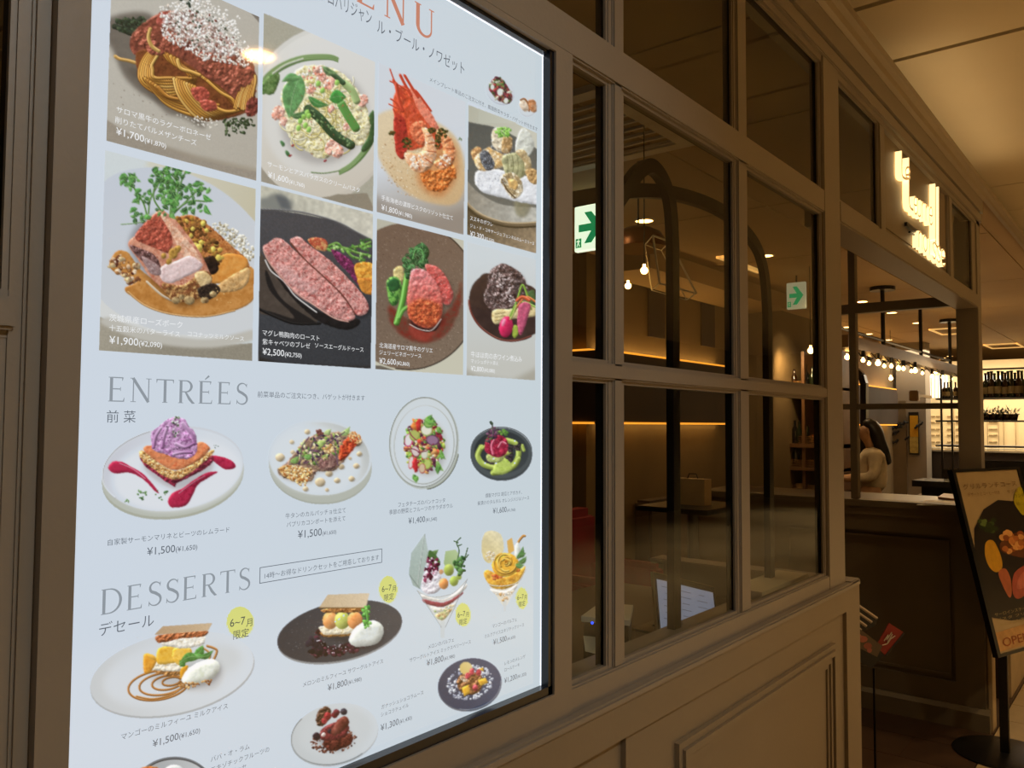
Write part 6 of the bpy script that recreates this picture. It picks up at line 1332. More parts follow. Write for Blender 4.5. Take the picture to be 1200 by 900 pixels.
# geometric glass lantern with a bulb
BULB = mat('bulb_glow', 'ffe0a0', emit='ffc46a', es=22, var=0, sample=False); WIRE = mat('pale_wire', 'e8dcc0', rough=.5)
fw = 3.0
A = [P(765, 276, fw), P(785, 283, fw), P(816, 344, fw), P(773, 332, fw)]; dv = np.array((.12, .10, 0))
t = empty('glass_lantern', tuple(A[3]), 'wire-edged glass lantern with a glowing bulb behind the middle pane', 'lamp'); m = MB()
for i in range(4): m.bar(A[i], A[(i+1) % 4], .006); m.bar(A[i]+dv, A[(i+1) % 4]+dv, .003); m.bar(A[i], A[i]+dv, .003)
obj('wire_frame', m, WIRE, t)
def bulb(c, r, name='bulb', parent=None): return obj(name, MB().ball(c, r, 8).lathe((c[0], c[1], c[2]+r*.8), [(r*.4, 0), (r*.4, r*.9)], 8), BULB, parent)
bulb(P(755, 317, 3.1), .014, 'bulb', t); bulb(P(736, 335, 3.1), .012, 'bulb', t)
c = P(755, 300, 3.1); obj('cord', MB().tube([tuple(P(755, 313, 3.1)), (c[0], c[1], 2.66)], .0025, 5), BLACK, t)
# copper dome pendant
c = WZ(750, 300, 2.40); c = P(748, 292, 3.6)
t = empty('dome_pendant', tuple(c), 'brown dome pendant shade glowing underneath, behind the middle pane', 'lamp')
obj('shade', MB().lathe(tuple(c), [(.13, 0), (.125, .03), (.10, .07), (.05, .095), (.012, .10)], 24), mat('copper_shade', '7c4a26', rough=.35, metal=.5), t, smooth=True)
obj('glow_disc', MB().lathe((c[0], c[1], c[2]+.004), [(1e-5, 0), (.115, 0)], 20), mat('dome_glow', 'ffb060', emit='d88838', es=1.2, var=0, sample=False), t)
obj('cord', MB().tube([(c[0], c[1], c[2]+.10), (c[0], c[1], 2.66)], .004, 5), BLACK, t)
p_ = WX(950, 411, 6.0); t = empty('globe_pendant', tuple(p_), 'bare glowing globe bulb hanging by the right post', 'lamp'); bulb(p_, .022, 'bulb', t); obj('cord', MB().tube([(p_[0], p_[1], p_[2]+.05), (p_[0], p_[1], 2.66)], .003, 5), BLACK, t)

# ---------------------------------------------------------------- pendant rail over the bar, with its bulbs
ra, rb = WZ(1035, 337, 2.66), None; YR = ra[1]
rail = empty('pendant_rail', (8, YR, 2.1), 'long ceiling-hung brass rail carrying a row of glowing bulbs', 'pendant light')
def RY(px, py): return WY(px, py, YR)
zr = RY(1035, 411)[2]
x0r, x1r = RY(984, 402)[0], RY(1128, 438)[0]
obj('beam', MB().box(x0r, x1r, YR-.06, YR+.06, zr-.06, zr+.03), mat('aged_brass', '6f5630', rough=.4, metal=.4), rail)
obj('top_bar', MB().tube([tuple(RY(984, 384)), tuple(RY(1114, 423))], .012, 6), BLACK, rail)
for px in (1035, 1079, 1113):
    q = RY(px, 400); obj('rod', MB().tube([(q[0], YR, zr+.03), (q[0], YR, 2.655)], .017, 8).lathe((q[0], YR, 2.63), [(.10, 0), (.10, .03)], 14), BLACK, rail)
BG = mat_glass('bulb_glass', (.98, .93, .85))
for k, (bx_, by_) in enumerate(((165, 593), (257, 611), (292, 630), (345, 628), (381, 645), (423, 646), (465, 658), (494, 661), (540, 675), (562, 672), (605, 687), (662, 705), (682, 680), (724, 711), (774, 721), (824, 731))):
    px, py = 960+bx_/5, 300+by_/5; q = WY(px, py, YR+(-.10 if k % 2 else .10)); z = min(q[2], zr-.12); rr = .015 if k % 3 else .020
    b_ = bulb((q[0], q[1], q[2]), rr, 'bulb', rail)
    obj('lamp_socket', MB().lathe((q[0], q[1], q[2]+rr*1.4), [(.014, 0), (.014, .05)], 8).tube([(q[0], q[1], q[2]+rr), (q[0], YR, zr)], .004, 5), BLACK, b_)
point('pendant_lamps', (9.0, YR-.2, 1.9), 9, (1, .68, .34), .3); point('pendant_lamps', (6.9, YR-.2, 1.9), 4, (1, .68, .34), .25)
q = P(1044, 443.5, 10); t = empty('globe_pendant', tuple(q), 'single small glowing bulb hanging below the pendant rail', 'lamp'); bulb(q, .024, 'bulb', t); obj('cord', MB().tube([(q[0], q[1], q[2]+.06), (q[0], q[1], 2.66)], .003, 5), BLACK, t)

# ---------------------------------------------------------------- far end: pier, picture wall, bright shopfront, bottle shelf
def slab(name, px0, py0, px1, py1, X, dpt, m, parent=None, c=0):
    a, b = WX(px0, py0, X), WX(px1, py1, X); return obj(name, MB().box(X, X+dpt, b[1], a[1], b[2], a[2], c), m, parent)
XF = 13.0
GREYW = mat('grey_plaster_wall', '8c8070', rough=.85, var=.12, scale=1.5)
o = slab('wall_pier', 1049, 380, 1088, 640, XF-.6, .3, GREYW); o['kind'] = 'structure'
t = empty('wall_poster', tuple(WX(1071, 530, XF-.63)), 'tall yellow and cream poster in a dark frame on the grey pier', 'poster')
slab('frame', 1064.5, 483, 1077, 533, XF-.64, .03, BLACK, t); slab('poster_sheet', 1066, 487, 1076, 512, XF-.645, .004, mat('yellow_print', 'c8961c', rough=.5), t); slab('poster_sheet', 1066, 512, 1076, 531, XF-.645, .004, mat('cream_print', 'a8944c', rough=.5, var=.3, scale=20), t)
# handwriting on the wall behind the woman: brush strokes
random.seed(12); ws = empty('wall_script', tuple(WX(1045, 530, XF-.66)), 'black brush handwriting across the wall behind the woman', 'wall lettering')
for (sx, sy, n_, L) in ((1031, 507, 3, 8), (1040, 512, 5, 10), (1044, 503, 4, 9), (1036, 524, 6, 10), (1052, 500, 4, 8), (1060, 516, 2, 6), (1072, 500, 3, 8)):
    for k in range(n_):
        x_, y_ = sx+k*2.4, sy-k*1.5; pts = [tuple(WX(x_+random.uniform(-1, 2)+j*1.2, y_+random.uniform(-2.4, 2.4)-j*.5, XF-.66)) for j in range(4)]
        obj('brush_stroke', MB().tube(pts, .014, 4), mat('brush_black', '16110c', rough=.7), ws)
# strings carry it: the wall it is written on
o = slab('wall_script_panel', 1028, 470, 1064.4, 640, XF-.65+.02, .04, mat('brown_plaster', '6c5c44', rough=.85, var=.2, scale=2.5)); o['kind'] = 'structure'; o.name = 'wall_bar_end'
CREAM = mat('cream_cabinet_glow', 'e8d0a0', rough=.6, var=.06, scale=4, emit='d8b070', es=.35, sample=False)  # faint emission added so the cream panels look brightly lit
cab = empty('lit_display_wall', tuple(WX(1150, 640, XF+.6)), 'bright cream panelled display wall of the next shop, seen past the pier', 'display wall')
slab('backboard', 1080, 425, 1240, 530, XF+.7, .1, CREAM, cab)
JN = mat('panel_joint', '8a6c40', rough=.7)
for px in (1088.5, 1104, 1118, 1126, 1138, 1149, 1157, 1170, 1176, 1190, 1215): slab('upright', px-.5, 478, px+.5, 528, XF+.66, .03, JN, cab)
for px in (1093, 1099, 1112, 1122, 1161, 1166):
    for py in (488, 495, 503, 510, 518, 524): slab('slot', px-2.2, py-.5, px+2.2, py+.4, XF+.67, .03, JN, cab)
for px in range(1088, 1112, 4): slab('fluorescent_tube', px, 440, px+2, 466, XF+.55, .04, mat('cool_tube', 'ffffff', emit='e8f4ff', es=1.3, var=0, sample=False), cab)
for px in (1153, 1162, 1170, 1178): slab('fluorescent_tube', px, 440, px+4, 456, XF+.55, .04, MATS['cool_tube'], cab)
slab('counter_front', 1060, 528, 1260, 640, XF-.2, .8, mat('dark_counter', '2c2016', rough=.5), cab)
slab('white_ledge', 1080, 524, 1240, 528.5, XF-.24, .2, mat('white_ledge', 'e0d4b8', rough=.5), cab)
# shelf of bottles right of the pier, and its lower shelf of planters
XS = 10.6; sh = empty('hanging_shelf', tuple(WX(1180, 520, XS)), 'black open shelf unit hung from the ceiling right of the pier', 'shelf')
for py in (467, 492.5, 521): 
    a, b = WX(1099, py, XS), WX(1240, py, XS); obj('shelf_board', MB().box(XS-.12, XS+.16, b[1], a[1], a[2]-.018, a[2]), BLACK, sh)
a, b = WX(1150, 432, XS), WX(1240, 432, XS); obj('top_rail', MB().box(XS-.01, XS+.02, b[1], a[1], a[2]-.02, a[2]), BLACK, sh)
for px in (1105, 1117, 1240): a = WX(px, 432, XS); obj('upright', MB().box(XS-.14, XS-.12, a[1]-.01, a[1]+.01, WX(px, 560, XS)[2], 2.66 if px > 1200 else WX(px, 440, XS)[2]), BLACK, sh)
GB = [mat('dark_green_bottle', '10180c', rough=.12), mat('brown_bottle', '24140a', rough=.12), mat('olive_bottle', '38401a', rough=.15), mat('black_bottle', '0a0a0c', rough=.15)]
LBL = mat('cream_label', '6a5a38', rough=.6); LBY = mat('yellow_label', 'c8c020', rough=.5)
zs = WX(1180, 467, XS)[2]; ORD = 'first second third fourth fifth sixth seventh eighth ninth tenth eleventh twelfth thirteenth'.split()
def bottle(px, X, z, h, mi, lab, label, group):
    a = WX(px, 467, X); x, y = X, a[1]; r = h*.13
    t = empty('bottle', (x, y, z), label, 'bottle', group)
    obj('glass_body', MB().lathe((x, y, z), [(r*.9, 0), (r, .01), (r, h*.56), (r*.8, h*.64), (r*.36, h*.72), (r*.34, h*.95), (r*.42, h*.955), (r*.42, h)], 12), GB[mi], t, smooth=True)
    obj('label_band', MB().lathe((x, y, z+h*.18), [(r*1.02, 0), (r*1.02, h*.26)], 12), lab, t)
for k, px in enumerate((1155.5, 1159, 1162.5, 1166, 1170.5, 1175, 1178.5, 1182, 1186, 1190, 1194, 1198)):
    yl = px == 1175
    bottle(px, XS+(.05 if k % 2 else -.03), zs, .31 if k % 3 else .29, (0, 3, 1, 2)[k % 4], LBY if yl else LBL, 'wine bottle with a yellow label on the shelf right of the pier' if yl else '%s dark wine bottle counted from the pier on the high shelf' % ORD[k], 'bottles on the hanging shelf')
for k, px in enumerate((1107, 1111, 1114, 1120, 1124)):
    bottle(px, XS, zs, .2, (1, 0, 3)[k % 3], LBL, '%s short dark bottle on the shelf left of the pier' % ORD[k], 'short bottles left of the pier')
zs2 = WX(1180, 492.5, XS)[2]; random.seed(3)
LEAFM = [mat('planter_leaf', '3c4a1c', rough=.6), mat('planter_leaf_dark', '20280f', rough=.6)]
for k, px in enumerate((1156, 1164, 1172, 1180, 1188)):
    a = WX(px, 492, XS); t = empty('shelf_planter', (XS, a[1], zs2), ['small leafy pot at the left end of the lower shelf', 'olive leafy pot second on the lower shelf', 'bushy pot third on the lower shelf', 'round green pot fourth on the lower shelf', 'dark leafy pot at the right of the lower shelf row'][k], 'plant', 'pots on the lower hanging shelf')
    obj('pot', MB().lathe((XS, a[1], zs2), [(.035, 0), (.05, .07)], 10), GB[1], t); m = MB()
    for _ in range(36):
        c = np.array((XS, a[1], zs2+.085))+np.array([random.gauss(0, .017) for _ in range(3)]); u = np.array([random.gauss(0, 1) for _ in range(3)]); u /= np.linalg.norm(u); v_ = np.cross(u, (0, 0, 1)); m.add([c, c+u*.03+v_*.012, c+u*.06, c+u*.03-v_*.012], [(0, 1, 2, 3)])
    obj('leaves', m, LEAFM[k % 2], t)
# small brown wall lamp box
c = WX(1071, 463, 11.5); obj('wall_lamp', MB().box(11.5, 11.6, WX(1076, 460, 11.5)[1], WX(1065, 460, 11.5)[1], WX(1070, 470, 11.5)[2], WX(1070, 457.5, 11.5)[2], .01).box(11.6, 12.42, c[1]-.02, c[1]+.02, c[2]-.02, c[2]+.02), mat('amber_shade', '6a5230', rough=.5)); tag(bpy.data.objects['wall_lamp'], 'square brown wall lamp under the pendant rail', 'lamp')

# ---------------------------------------------------------------- bar back with glassware, seen either side of the right post
BW = mat('bar_wood', '5a3c22', rough=.45, var=.2, scale=5); CU = mat('copper', 'b4703c', rough=.25, metal=.8); GLZ = mat('stoneware', 'c8a878', rough=.35); 
XB = 8.45; yb0, yb1 = WX(990, 500, XB)[1], WX(905, 500, XB)[1]
bar = empty('bar_shelving', (XB, (yb0+yb1)/2, 0), 'wooden bar shelving stacked with crockery, behind the right post', 'shelving')
for py, dz in ((455, .03), (520, .04), (548, .03), (578, .04)):
    z = WX(960, py, XB)[2]; obj('shelf_board', MB().box(XB-.1, XB+.35, yb0, yb1, z-dz, z), BW, bar)
obj('backboard', MB().box(XB+.34, XB+.37, yb0, yb1, .5, 2.25), mat('bar_back', '7a5c34', rough=.6, var=.25, scale=8), bar); obj('base', MB().box(XB-.05, XB+.3, yb0, yb1, 0, .85), BW, bar)
for y in (yb0, yb1-.04, (yb0+yb1)/2): obj('upright', MB().box(XB-.08, XB+.34, y, y+.03, .8, 2.25), BW, bar)
random.seed(9)
for py, n_ in ((455, 9), (520, 13), (548, 12), (578, 10)):
    z = WX(960, py, XB)[2]
    for k in range(n_):
        y = yb0+.08+(yb1-yb0-.16)*k/(n_-1)+random.uniform(-.02, .02); kind = random.choice('bcs') if py != 455 else random.choice('bs')
        row = {455: 'top', 520: 'second', 548: 'third', 578: 'lowest'}[py]
        if kind == 'b':
            t = empty('bottle', (XB, y, z), 'slim bottle, %s item from the right on the %s bar shelf' % (ORD[k], row), 'bottle', 'bottles on the %s bar shelf' % row); h = random.uniform(.2, .27)
            obj('glass_body', MB().lathe((XB, y, z), [(.03, 0), (.033, .01), (.033, h*.6), (.012, h*.75), (.012, h)], 10), GB[random.randrange(4)], t, smooth=True)
        elif kind == 'c':
            t = empty('mug', (XB, y, z), 'warm-lit cup, %s item from the right on the %s bar shelf' % (ORD[k], row), 'cup', 'cups on the %s bar shelf' % row)
            obj('cup_body', MB().lathe((XB, y, z), [(.03, 0), (.045, .03), (.045, .09), (.04, .09), (.04, .03), (.001, .01)], 12), CU if random.random() < .5 else GLZ, t, smooth=True)
        else:
            t = empty('plate_stack', (XB, y, z), 'stack of plates, %s item from the right on the %s bar shelf' % (ORD[k], row), 'plates', 'plate stacks on the %s bar shelf' % row)
            for j in range(5): obj('plate', MB().lathe((XB, y, z+j*.016), [(.03, 0), (.06, .008), (.063, .012), (.001, .006)], 12), GLZ, t)
spot('bar_lamp', (XB-.5, (yb0+yb1)/2, 2.3), 60, (1, .66, .32), 1.9, .06, (0, math.radians(-38), 0))
# dark doorway frame left of the bar
t = empty('kitchen_opening', tuple(WX(1006, 500, 9.2)*np.array((1, 1, 0))), 'black-framed arched kitchen opening above the woman', 'opening')
m = MB()
for a, b in (((1004, 434), (1010, 440)), ((1010, 440), (1013, 450)), ((1013, 450), (1013, 560))): m.bar(WX(*a, 9.2), WX(*b, 9.2), .10, .06)
q_ = WX(1013, 560, 9.2); m.bar((q_[0], q_[1], q_[2]+.01), (q_[0], q_[1], .001), .10, .06); obj('opening_frame', m, BLACK, t)

# ---------------------------------------------------------------- host desk behind the panes
DK = mat('desk_wood', '33241a', rough=.45, var=.2, scale=5, stretch=(1, 6, 1)); 
desk = empty('host_desk', (1.75, .40, 0), 'dark wooden host desk just inside the panes', 'desk')
zd = .96
obj('desk_top', MB().box(1.10, 2.44, .17, .80, zd-.03, zd, .004), DK, desk); obj('desk_body', MB().box(1.14, 2.40, .20, .78, 0, zd-.03), mat('desk_body', '3c2a1a', rough=.5), desk)
# tablet on a stand
TB = mat('tablet_black', '15120f', rough=.3); TS = mat('tablet_screen', '8890a8', rough=.1, emit='77809a', es=.75, var=.05, scale=20)
c0, c1, c2, c3 = P(779, 674, 2.10), P(849, 691, 2.24), P(829, 757, 2.10), P(753, 742, 1.98)
# keep it a true rectangle: centre, and two edge directions
ctr = (c0+c1+c2+c3)/4; ex = (c1-c0+c2-c3)/4; ey = (c0-c3+c1-c2)/4; ey = ey-ex*(ex@ey)/(ex@ex)
nz = np.cross(ex, ey); nz /= np.linalg.norm(nz); nz = nz if nz@(CAM-ctr) > 0 else -nz
tb = empty('tablet', (ctr[0], ctr[1], zd), 'tablet with a pale lit screen propped on the host desk', 'tablet')
obj('tablet_body', MB().obox(ctr, ex, ey, nz*.004), mat('tablet_rim', '8a7a60', rough=.3, metal=.6), tb)
obj('bezel', MB().obox(ctr+nz*.0045, ex*.98, ey*.975, nz*.001), TB, tb)
s_ = obj('tablet_screen', MB().obox(ctr+nz*.006-ey*.05, ex*.91, ey*.82, nz*.0006), TS, tb)
random.seed(2); m = MB()
for k in range(7):
    for j in range(3): m.obox(ctr+nz*.0072-ey*.05+ex*(-.6+j*.55)+ey*(.62-k*.2), ex*random.uniform(.08, .2), ey*.012, nz*.0002)
obj('screen_text', m, mat('screen_grey', '5c6478', emit='5c6478', es=.6, sample=False), s_)
obj('stand', MB().bar(ctr-nz*.008, (ctr[0]+.02, ctr[1]+.10, zd+.003), .03, .006).box(ctr[0]-.05, ctr[0]+.09, ctr[1]+.0, ctr[1]+.13, zd, zd+.006), TB, tb)
def tilted(name, corners, th, m, parent=None):
    c = [np.array(q) for q in corners]; n_ = np.cross(c[1]-c[0], c[3]-c[0]); n_ /= np.linalg.norm(n_); n_ = n_ if n_[2] > 0 else -n_
    return obj(name, MB().prism(c, -n_*th), m, parent)
PW = mat('white_card', 'd8ccb0', rough=.5, var=.05)
h = zd+.115
rd = empty('card_terminal', tuple(P(700, 760, 1.85)*np.array((1, 1, 0))+np.array((0, 0, zd))), 'white-topped payment terminal with blue lights on the host desk', 'terminal')
Q = [WZ(x, y, h) for x, y in ((681, 722), (703, 706), (742, 709), (738, 727))]
tilted('terminal_top', Q, .012, PW, rd)
Q2 = [WZ(x, y, h-.012) for x, y in ((684, 721), (704, 708), (740, 710), (737, 726))]
obj('terminal_body', MB().prism(Q2, (0, 0, -(h-.012-zd))), TB, rd)
BL = mat('blue_light', '2030ff', emit='2040ff', es=4, var=0, sample=False)
for px in (694, 706): obj('blue_light', MB().ball(tuple(P(px, 730, 1.70)), .0028, 6), BL, rd)
t = tilted('receipt_paper', [P(x, y, f_) for x, y, f_ in ((684, 745, 1.8), (702, 747, 1.86), (705, 768, 1.84), (686, 763, 1.78))], .001, PW); tag(t, 'small white receipt standing below the payment terminal', 'paper')
t = tilted('booklet', [WZ(x, y, zd+.02) for x, y in ((743, 751), (766, 749), (783, 755), (748, 764))], .018, PW); tag(t, 'cream booklet lying in front of the tablet', 'booklet')
m = MB(); x0_, y0_ = WZ(888, 700, zd)[:2]
nap = empty('paper_stack', (2.3, .36, zd), 'stack of white paper menus lying behind the right-hand lower pane', 'paper stack')
xa_, xb_ = WY(892, 700, .10)[0], WY(946, 690, .10)[0]; zt_ = WY(900, 690, .10)[2]
for k in range(8):
    o_ = random.uniform(-.006, .006); obj('paper_sheet', MB().box(xa_+o_, xb_+o_, .095, .19+o_, zt_-.012*(k+1)+.001, zt_-.012*k), PW, nap)
obj('tray', MB().box(xa_-.012, xb_+.012, .088, .20, zd+.001, zt_-.0965), DK, nap)

# brown paper bag on the desk behind
c = P(812, 600, 4.3)
bg = empty('paper_bag', (c[0], c[1], 1.08), 'pale paper bag on a side table behind the arch leg', 'bag')
hw = .078
obj('bag_body', MB().box(c[0]-.04, c[0]+.04, c[1]-hw*1.1, c[1]+hw*1.1, 1.08, 1.215), mat('bag_paper', 'c8a878', rough=.7), bg)
obj('bag_handle', MB().tube([(c[0], c[1]-.03, 1.215), (c[0], c[1]-.02, 1.24), (c[0], c[1]+.02, 1.24), (c[0], c[1]+.03, 1.215)], .003, 5), BLACK, bg)
stb = empty('side_table', (c[0], c[1], 0), 'dark side table under the pale paper bag', 'table')
obj('table_top', MB().box(c[0]-.25, c[0]+.25, c[1]-.2, c[1]+.2, 1.055, 1.08, .005), BLACK, stb); obj('pedestal', MB().lathe((c[0], c[1], 0), [(.2, 0), (.2, .015), (.03, .03), (.03, 1.055)], 14), BLACK, stb)

# ---------------------------------------------------------------- dining furniture beyond the counter
def table(px, py, fwd, lx, ly, label, z=.74):
    c = WZ(px, py, z); t = empty('dining_table', (c[0], c[1], 0), label, 'table')
    obj('table_top', MB().box(c[0]-lx, c[0]+lx, c[1]-ly, c[1]+ly, z-.03, z, .004), mat('pale_table_top', '8c7450', rough=.35), t)
    obj('pedestal', MB().lathe((c[0], c[1], 0), [(.22, 0), (.22, .02), (.03, .035), (.03, z-.03)], 14), BLACK, t); return c
table(1086, 593, 7, .36, .28, 'pale-topped dining table right of the woman'); table(1118, 579, 8, .35, .3, 'pale-topped dining table under the water glasses', .74)
CH = mat('black_chair', '0e0b09', rough=.55)
def chair(px, py, X, label, w=.24, face=1):
    c = WX(px, py, X); zt = c[2]; x, y = X, c[1]
    t = empty('dining_chair', (x, y, 0), label, 'chair', 'black chairs beyond the counter')
    obj('backrest', MB().box(x-.02, x+.03, y-w, y+w, zt-.34, zt, .018), CH, t); s = .42*face
    obj('seat', MB().box(min(x, x+s), max(x, x+s), y-w, y+w, .42, .47, .012), CH, t)
    for a in (0, s*.92):
        for b in (-w+.03, w-.03): obj('leg', MB().box(x+a-.015, x+a+.015, y+b-.015, y+b+.015, 0, .43 if a else zt-.3), CH, t)
chair(1053, 587, 6.1, 'black chair nearest the counter, its back square to us', .25); chair(1088, 581, 9.6, 'black chair at the far side of the pale table', .24, -1); chair(1062, 583, 10.5, 'black chair further back, left of the pale table', .24, -1); chair(1182, 540, 8.2, 'black chair right of the pier, low behind the menu stand', .22)
# tumblers, papers and menus on the counter
GL = mat_glass('tumbler_glass', (.86, .84, .78))
zc = 1.090
for px, py, L in ((1111, 560, 'left'), (1117, 558, 'middle'), (1127, 556, 'right')):
    c = P(px, py, 6.6); t = obj('water_glass', MB().lathe((c[0], c[1], c[2]), [(.03, 0), (.038, .10), (.035, .10), (.028, .008), (.001, .008)], 12), GL, smooth=True); tag(t, '%s one of three clear water glasses in front of the pier' % L, 'glass')
c = P(1118, 562, 6.6); t = empty('glass_table', (c[0], c[1], 0), 'narrow dark high table carrying the water glasses', 'table'); obj('table_top', MB().box(c[0]-.15, c[0]+.25, c[1]-.28, c[1]+.28, c[2]-.06, c[2]-.012), CH, t); obj('base', MB().box(c[0]-.1, c[0]+.2, c[1]-.22, c[1]+.22, 0, c[2]-.06), CH, t)
for o in [q for q in COL.objects if q.name.startswith('water_glass')]: o.location.z = c[2]-.012
t = tilted('paper_menu', [WZ(x, y, zc+.004) for x, y in ((1074, 591.5), (1084, 586), (1128, 587), (1126, 592.5))], .003, mat('white_menu_paper', 'b8a888', rough=.5, var=.2, scale=30)); tag(t, 'white printed menu sheet lying on the counter ledge', 'menu')
t = tilted('menu_folder', [WZ(x, y, zc+.012) for x, y in ((1099, 582), (1106, 578), (1130, 580), (1130, 586))], .010, mat('tan_leather', '9c6434', rough=.4)); tag(t, 'tan leather menu folder on the counter beside the white sheet', 'folder')

# ---------------------------------------------------------------- the woman at the bar
def skin(name, joints, edges, m, parent, lvl=1, root=0):
    """joints: {i: (xyz, radius)} in world space"""
    og = org(parent); me = bpy.data.meshes.new(name); me.from_pydata([tuple(np.array(p)-og) for p, _ in joints], edges, []); o = bpy.data.objects.new(name, me); COL.objects.link(o); o.parent = parent
    md = o.modifiers.new('s', 'SKIN'); sv = me.skin_vertices[0].data
    for i, (_, r) in enumerate(joints): sv[i].radius = (r, r) if not hasattr(r, '__len__') else r; sv[i].use_root = (i == root)
    o.modifiers.new('d', 'SUBSURF').levels = lvl; o.modifiers['d'].render_levels = lvl
    dg = bpy.context.evaluated_depsgraph_get(); me2 = bpy.data.meshes.new_from_object(o.evaluated_get(dg)); o.modifiers.clear(); o.data = me2; me2.materials.clear(); me2.materials.append(m); me2.shade_smooth(); return o
SKINM = mat('skin', 'a8805c', rough=.5); BLOUSE = mat('cream_blouse', 'cdbfa2', rough=.7, var=.12, scale=18); HAIR = mat('black_hair', '0c0806', rough=.4); TROU = mat('black_trousers', '0b0a0a', rough=.7)
wp = P(1021, 545, 7.6); wx, wy = wp[0], wp[1]
wo = empty('person', (wx, wy, 0), 'woman with long dark hair in a pale blouse, standing side-on behind the counter', 'person')
# she faces away from the shop wall, towards +y and a little towards us; f forward, s sideways
fd = np.array((-.35, .94, 0)); fd /= np.linalg.norm(fd); sd = np.array((fd[1], -fd[0], 0))
def B(f_, s_, z): return np.array((wx, wy, 0))+fd*f_+sd*s_+np.array((0, 0, z))
body = [(B(0, 0, .86), .11), (B(.01, 0, 1.0), .095), (B(.0, 0, 1.12), .10), (B(-.01, 0, 1.22), .075), (B(0, 0, 1.28), .042), (B(.015, 0, 1.34), .042),
        (B(-.01, .15, 1.24), .055), (B(.02, .19, 1.02), .038), (B(.22, .14, 1.0), .028), (B(.29, .12, 1.01), .026),
        (B(-.01, -.15, 1.24), .055), (B(.02, -.19, 1.02), .038), (B(.22, -.14, 1.0), .028), (B(.29, -.12, 1.01), .026),
        (B(0, .085, .80), .085), (B(.01, .09, .45), .055), (B(-.01, .09, .09), .036), (B(.12, .09, .035), .03), (B(0, -.085, .80), .085), (B(.01, -.09, .45), .055), (B(-.01, -.09, .09), .036), (B(.12, -.09, .035), .03)]
ed = [(0, 1), (1, 2), (2, 3), (3, 4), (4, 5), (3, 6), (6, 7), (7, 8), (8, 9), (3, 10), (10, 11), (11, 12), (12, 13), (0, 14), (14, 15), (15, 16), (16, 17), (0, 18), (18, 19), (19, 20), (20, 21)]
hb = len(body); body += [(B(.03, 0, 1.385), .066), (B(.035, 0, 1.445), .08), (B(.02, 0, 1.50), .062)]; ed += [(5, hb), (hb, hb+1), (hb+1, hb+2)]
body.append((B(.10, 0, 1.405), .014)); ed.append((hb, hb+3)); body.append((B(.118, 0, 1.41), .010)); ed.append((hb+3, hb+4))
for sgn, i in ((1, 9), (-1, 13)):
    base = body[i][0]
    for k in range(4):
        j = len(body); o_ = sd*(.024-.016*k)*1.0; body.append((base+fd*.05+o_, .009)); body.append((base+fd*(.085-.004*abs(k-1.5))+o_-np.array((0, 0, .012)), .008)); ed += [(i, j), (j, j+1)]
    j = len(body); body.append((base+fd*.03+sd*.03*sgn*-1+np.array((0, 0, .01)), .010)); ed.append((i, j))
skin('body', body, ed, SKINM, wo)
skin('blouse', [(B(0, 0, .88), .15), (B(-.01, 0, 1.0), .132), (B(-.01, 0, 1.13), .142), (B(-.01, 0, 1.24), .115), (B(0, 0, 1.31), .075), (B(-.02, .16, 1.22), .068), (B(.0, .20, 1.03), .056), (B(.18, .15, 1.01), .042), (B(-.02, -.16, 1.22), .068), (B(.0, -.20, 1.03), .056), (B(.18, -.15, 1.01), .042)],
     [(0, 1), (1, 2), (2, 3), (3, 4), (3, 5), (5, 6), (6, 7), (3, 8), (8, 9), (9, 10)], BLOUSE, wo)
skin('trousers', [(B(0, 0, .90), .135), (B(0, .09, .78), .10), (B(.01, .095, .45), .075), (B(-.01, .095, .10), .06), (B(0, -.09, .78), .10), (B(.01, -.095, .45), .075), (B(-.01, -.095, .10), .06)], [(0, 1), (1, 2), (2, 3), (0, 4), (4, 5), (5, 6)], TROU, wo)
skin('hair', [(B(.075, 0, 1.505), .04), (B(.02, 0, 1.52), .075), (B(-.03, 0, 1.46), .092), (B(-.055, 0, 1.37), .075), (B(-.11, 0, 1.24), .06), (B(-.15, 0, 1.13), .035)], [(0, 1), (1, 2), (2, 3), (3, 4), (4, 5)], HAIR, wo)
for sg in (1, -1):
    obj('eye', MB().ball(tuple(B(.103, .03*sg, 1.455)), .009, 5), TROU, wo); obj('ear', MB().ball(tuple(B(.03, .083*sg, 1.44)), .018, 5, (1, .5, 1.4)), SKINM, wo)
obj('mouth', MB().bar(B(.105, -.02, 1.39), B(.105, .02, 1.39), .006), mat('lips', '8a4038', rough=.5), wo)
for s_ in (.09, -.09): obj('shoe', MB().obox(B(.05, s_, .03), fd*.12, sd*.045, np.array((0, 0, .028))), TROU, wo)

# ---------------------------------------------------------------- outside: menu stand on a pole
b0 = WZ(1178, 884, 0); FW = (b0-CAM)@RM[:, 2] if False else None
ms = empty('menu_stand', (b0[0], b0[1], 0), 'black floor stand with a slanted menu poster of grilled meat, in front of the counter', 'menu stand')
x, y = b0[0], b0[1]
obj('base', MB().lathe((x, y, .001), [(.215, 0), (.215, .006), (.20, .010), (.03, .012)], 40), BLACK, ms, smooth=True)
fb = float(((np.array((x, y, 1.0))-CAM)@RM)[2])
C3, C2 = P(1170, 768, fb-.13), None
ed_d = RM@np.array([1500, 48, 960.0]); ed_d[2] = 0; ed_d /= np.linalg.norm(ed_d)
A0 = P(1117, 553, fb-.03); A1w = P(1193.5, 549, fb+.35)
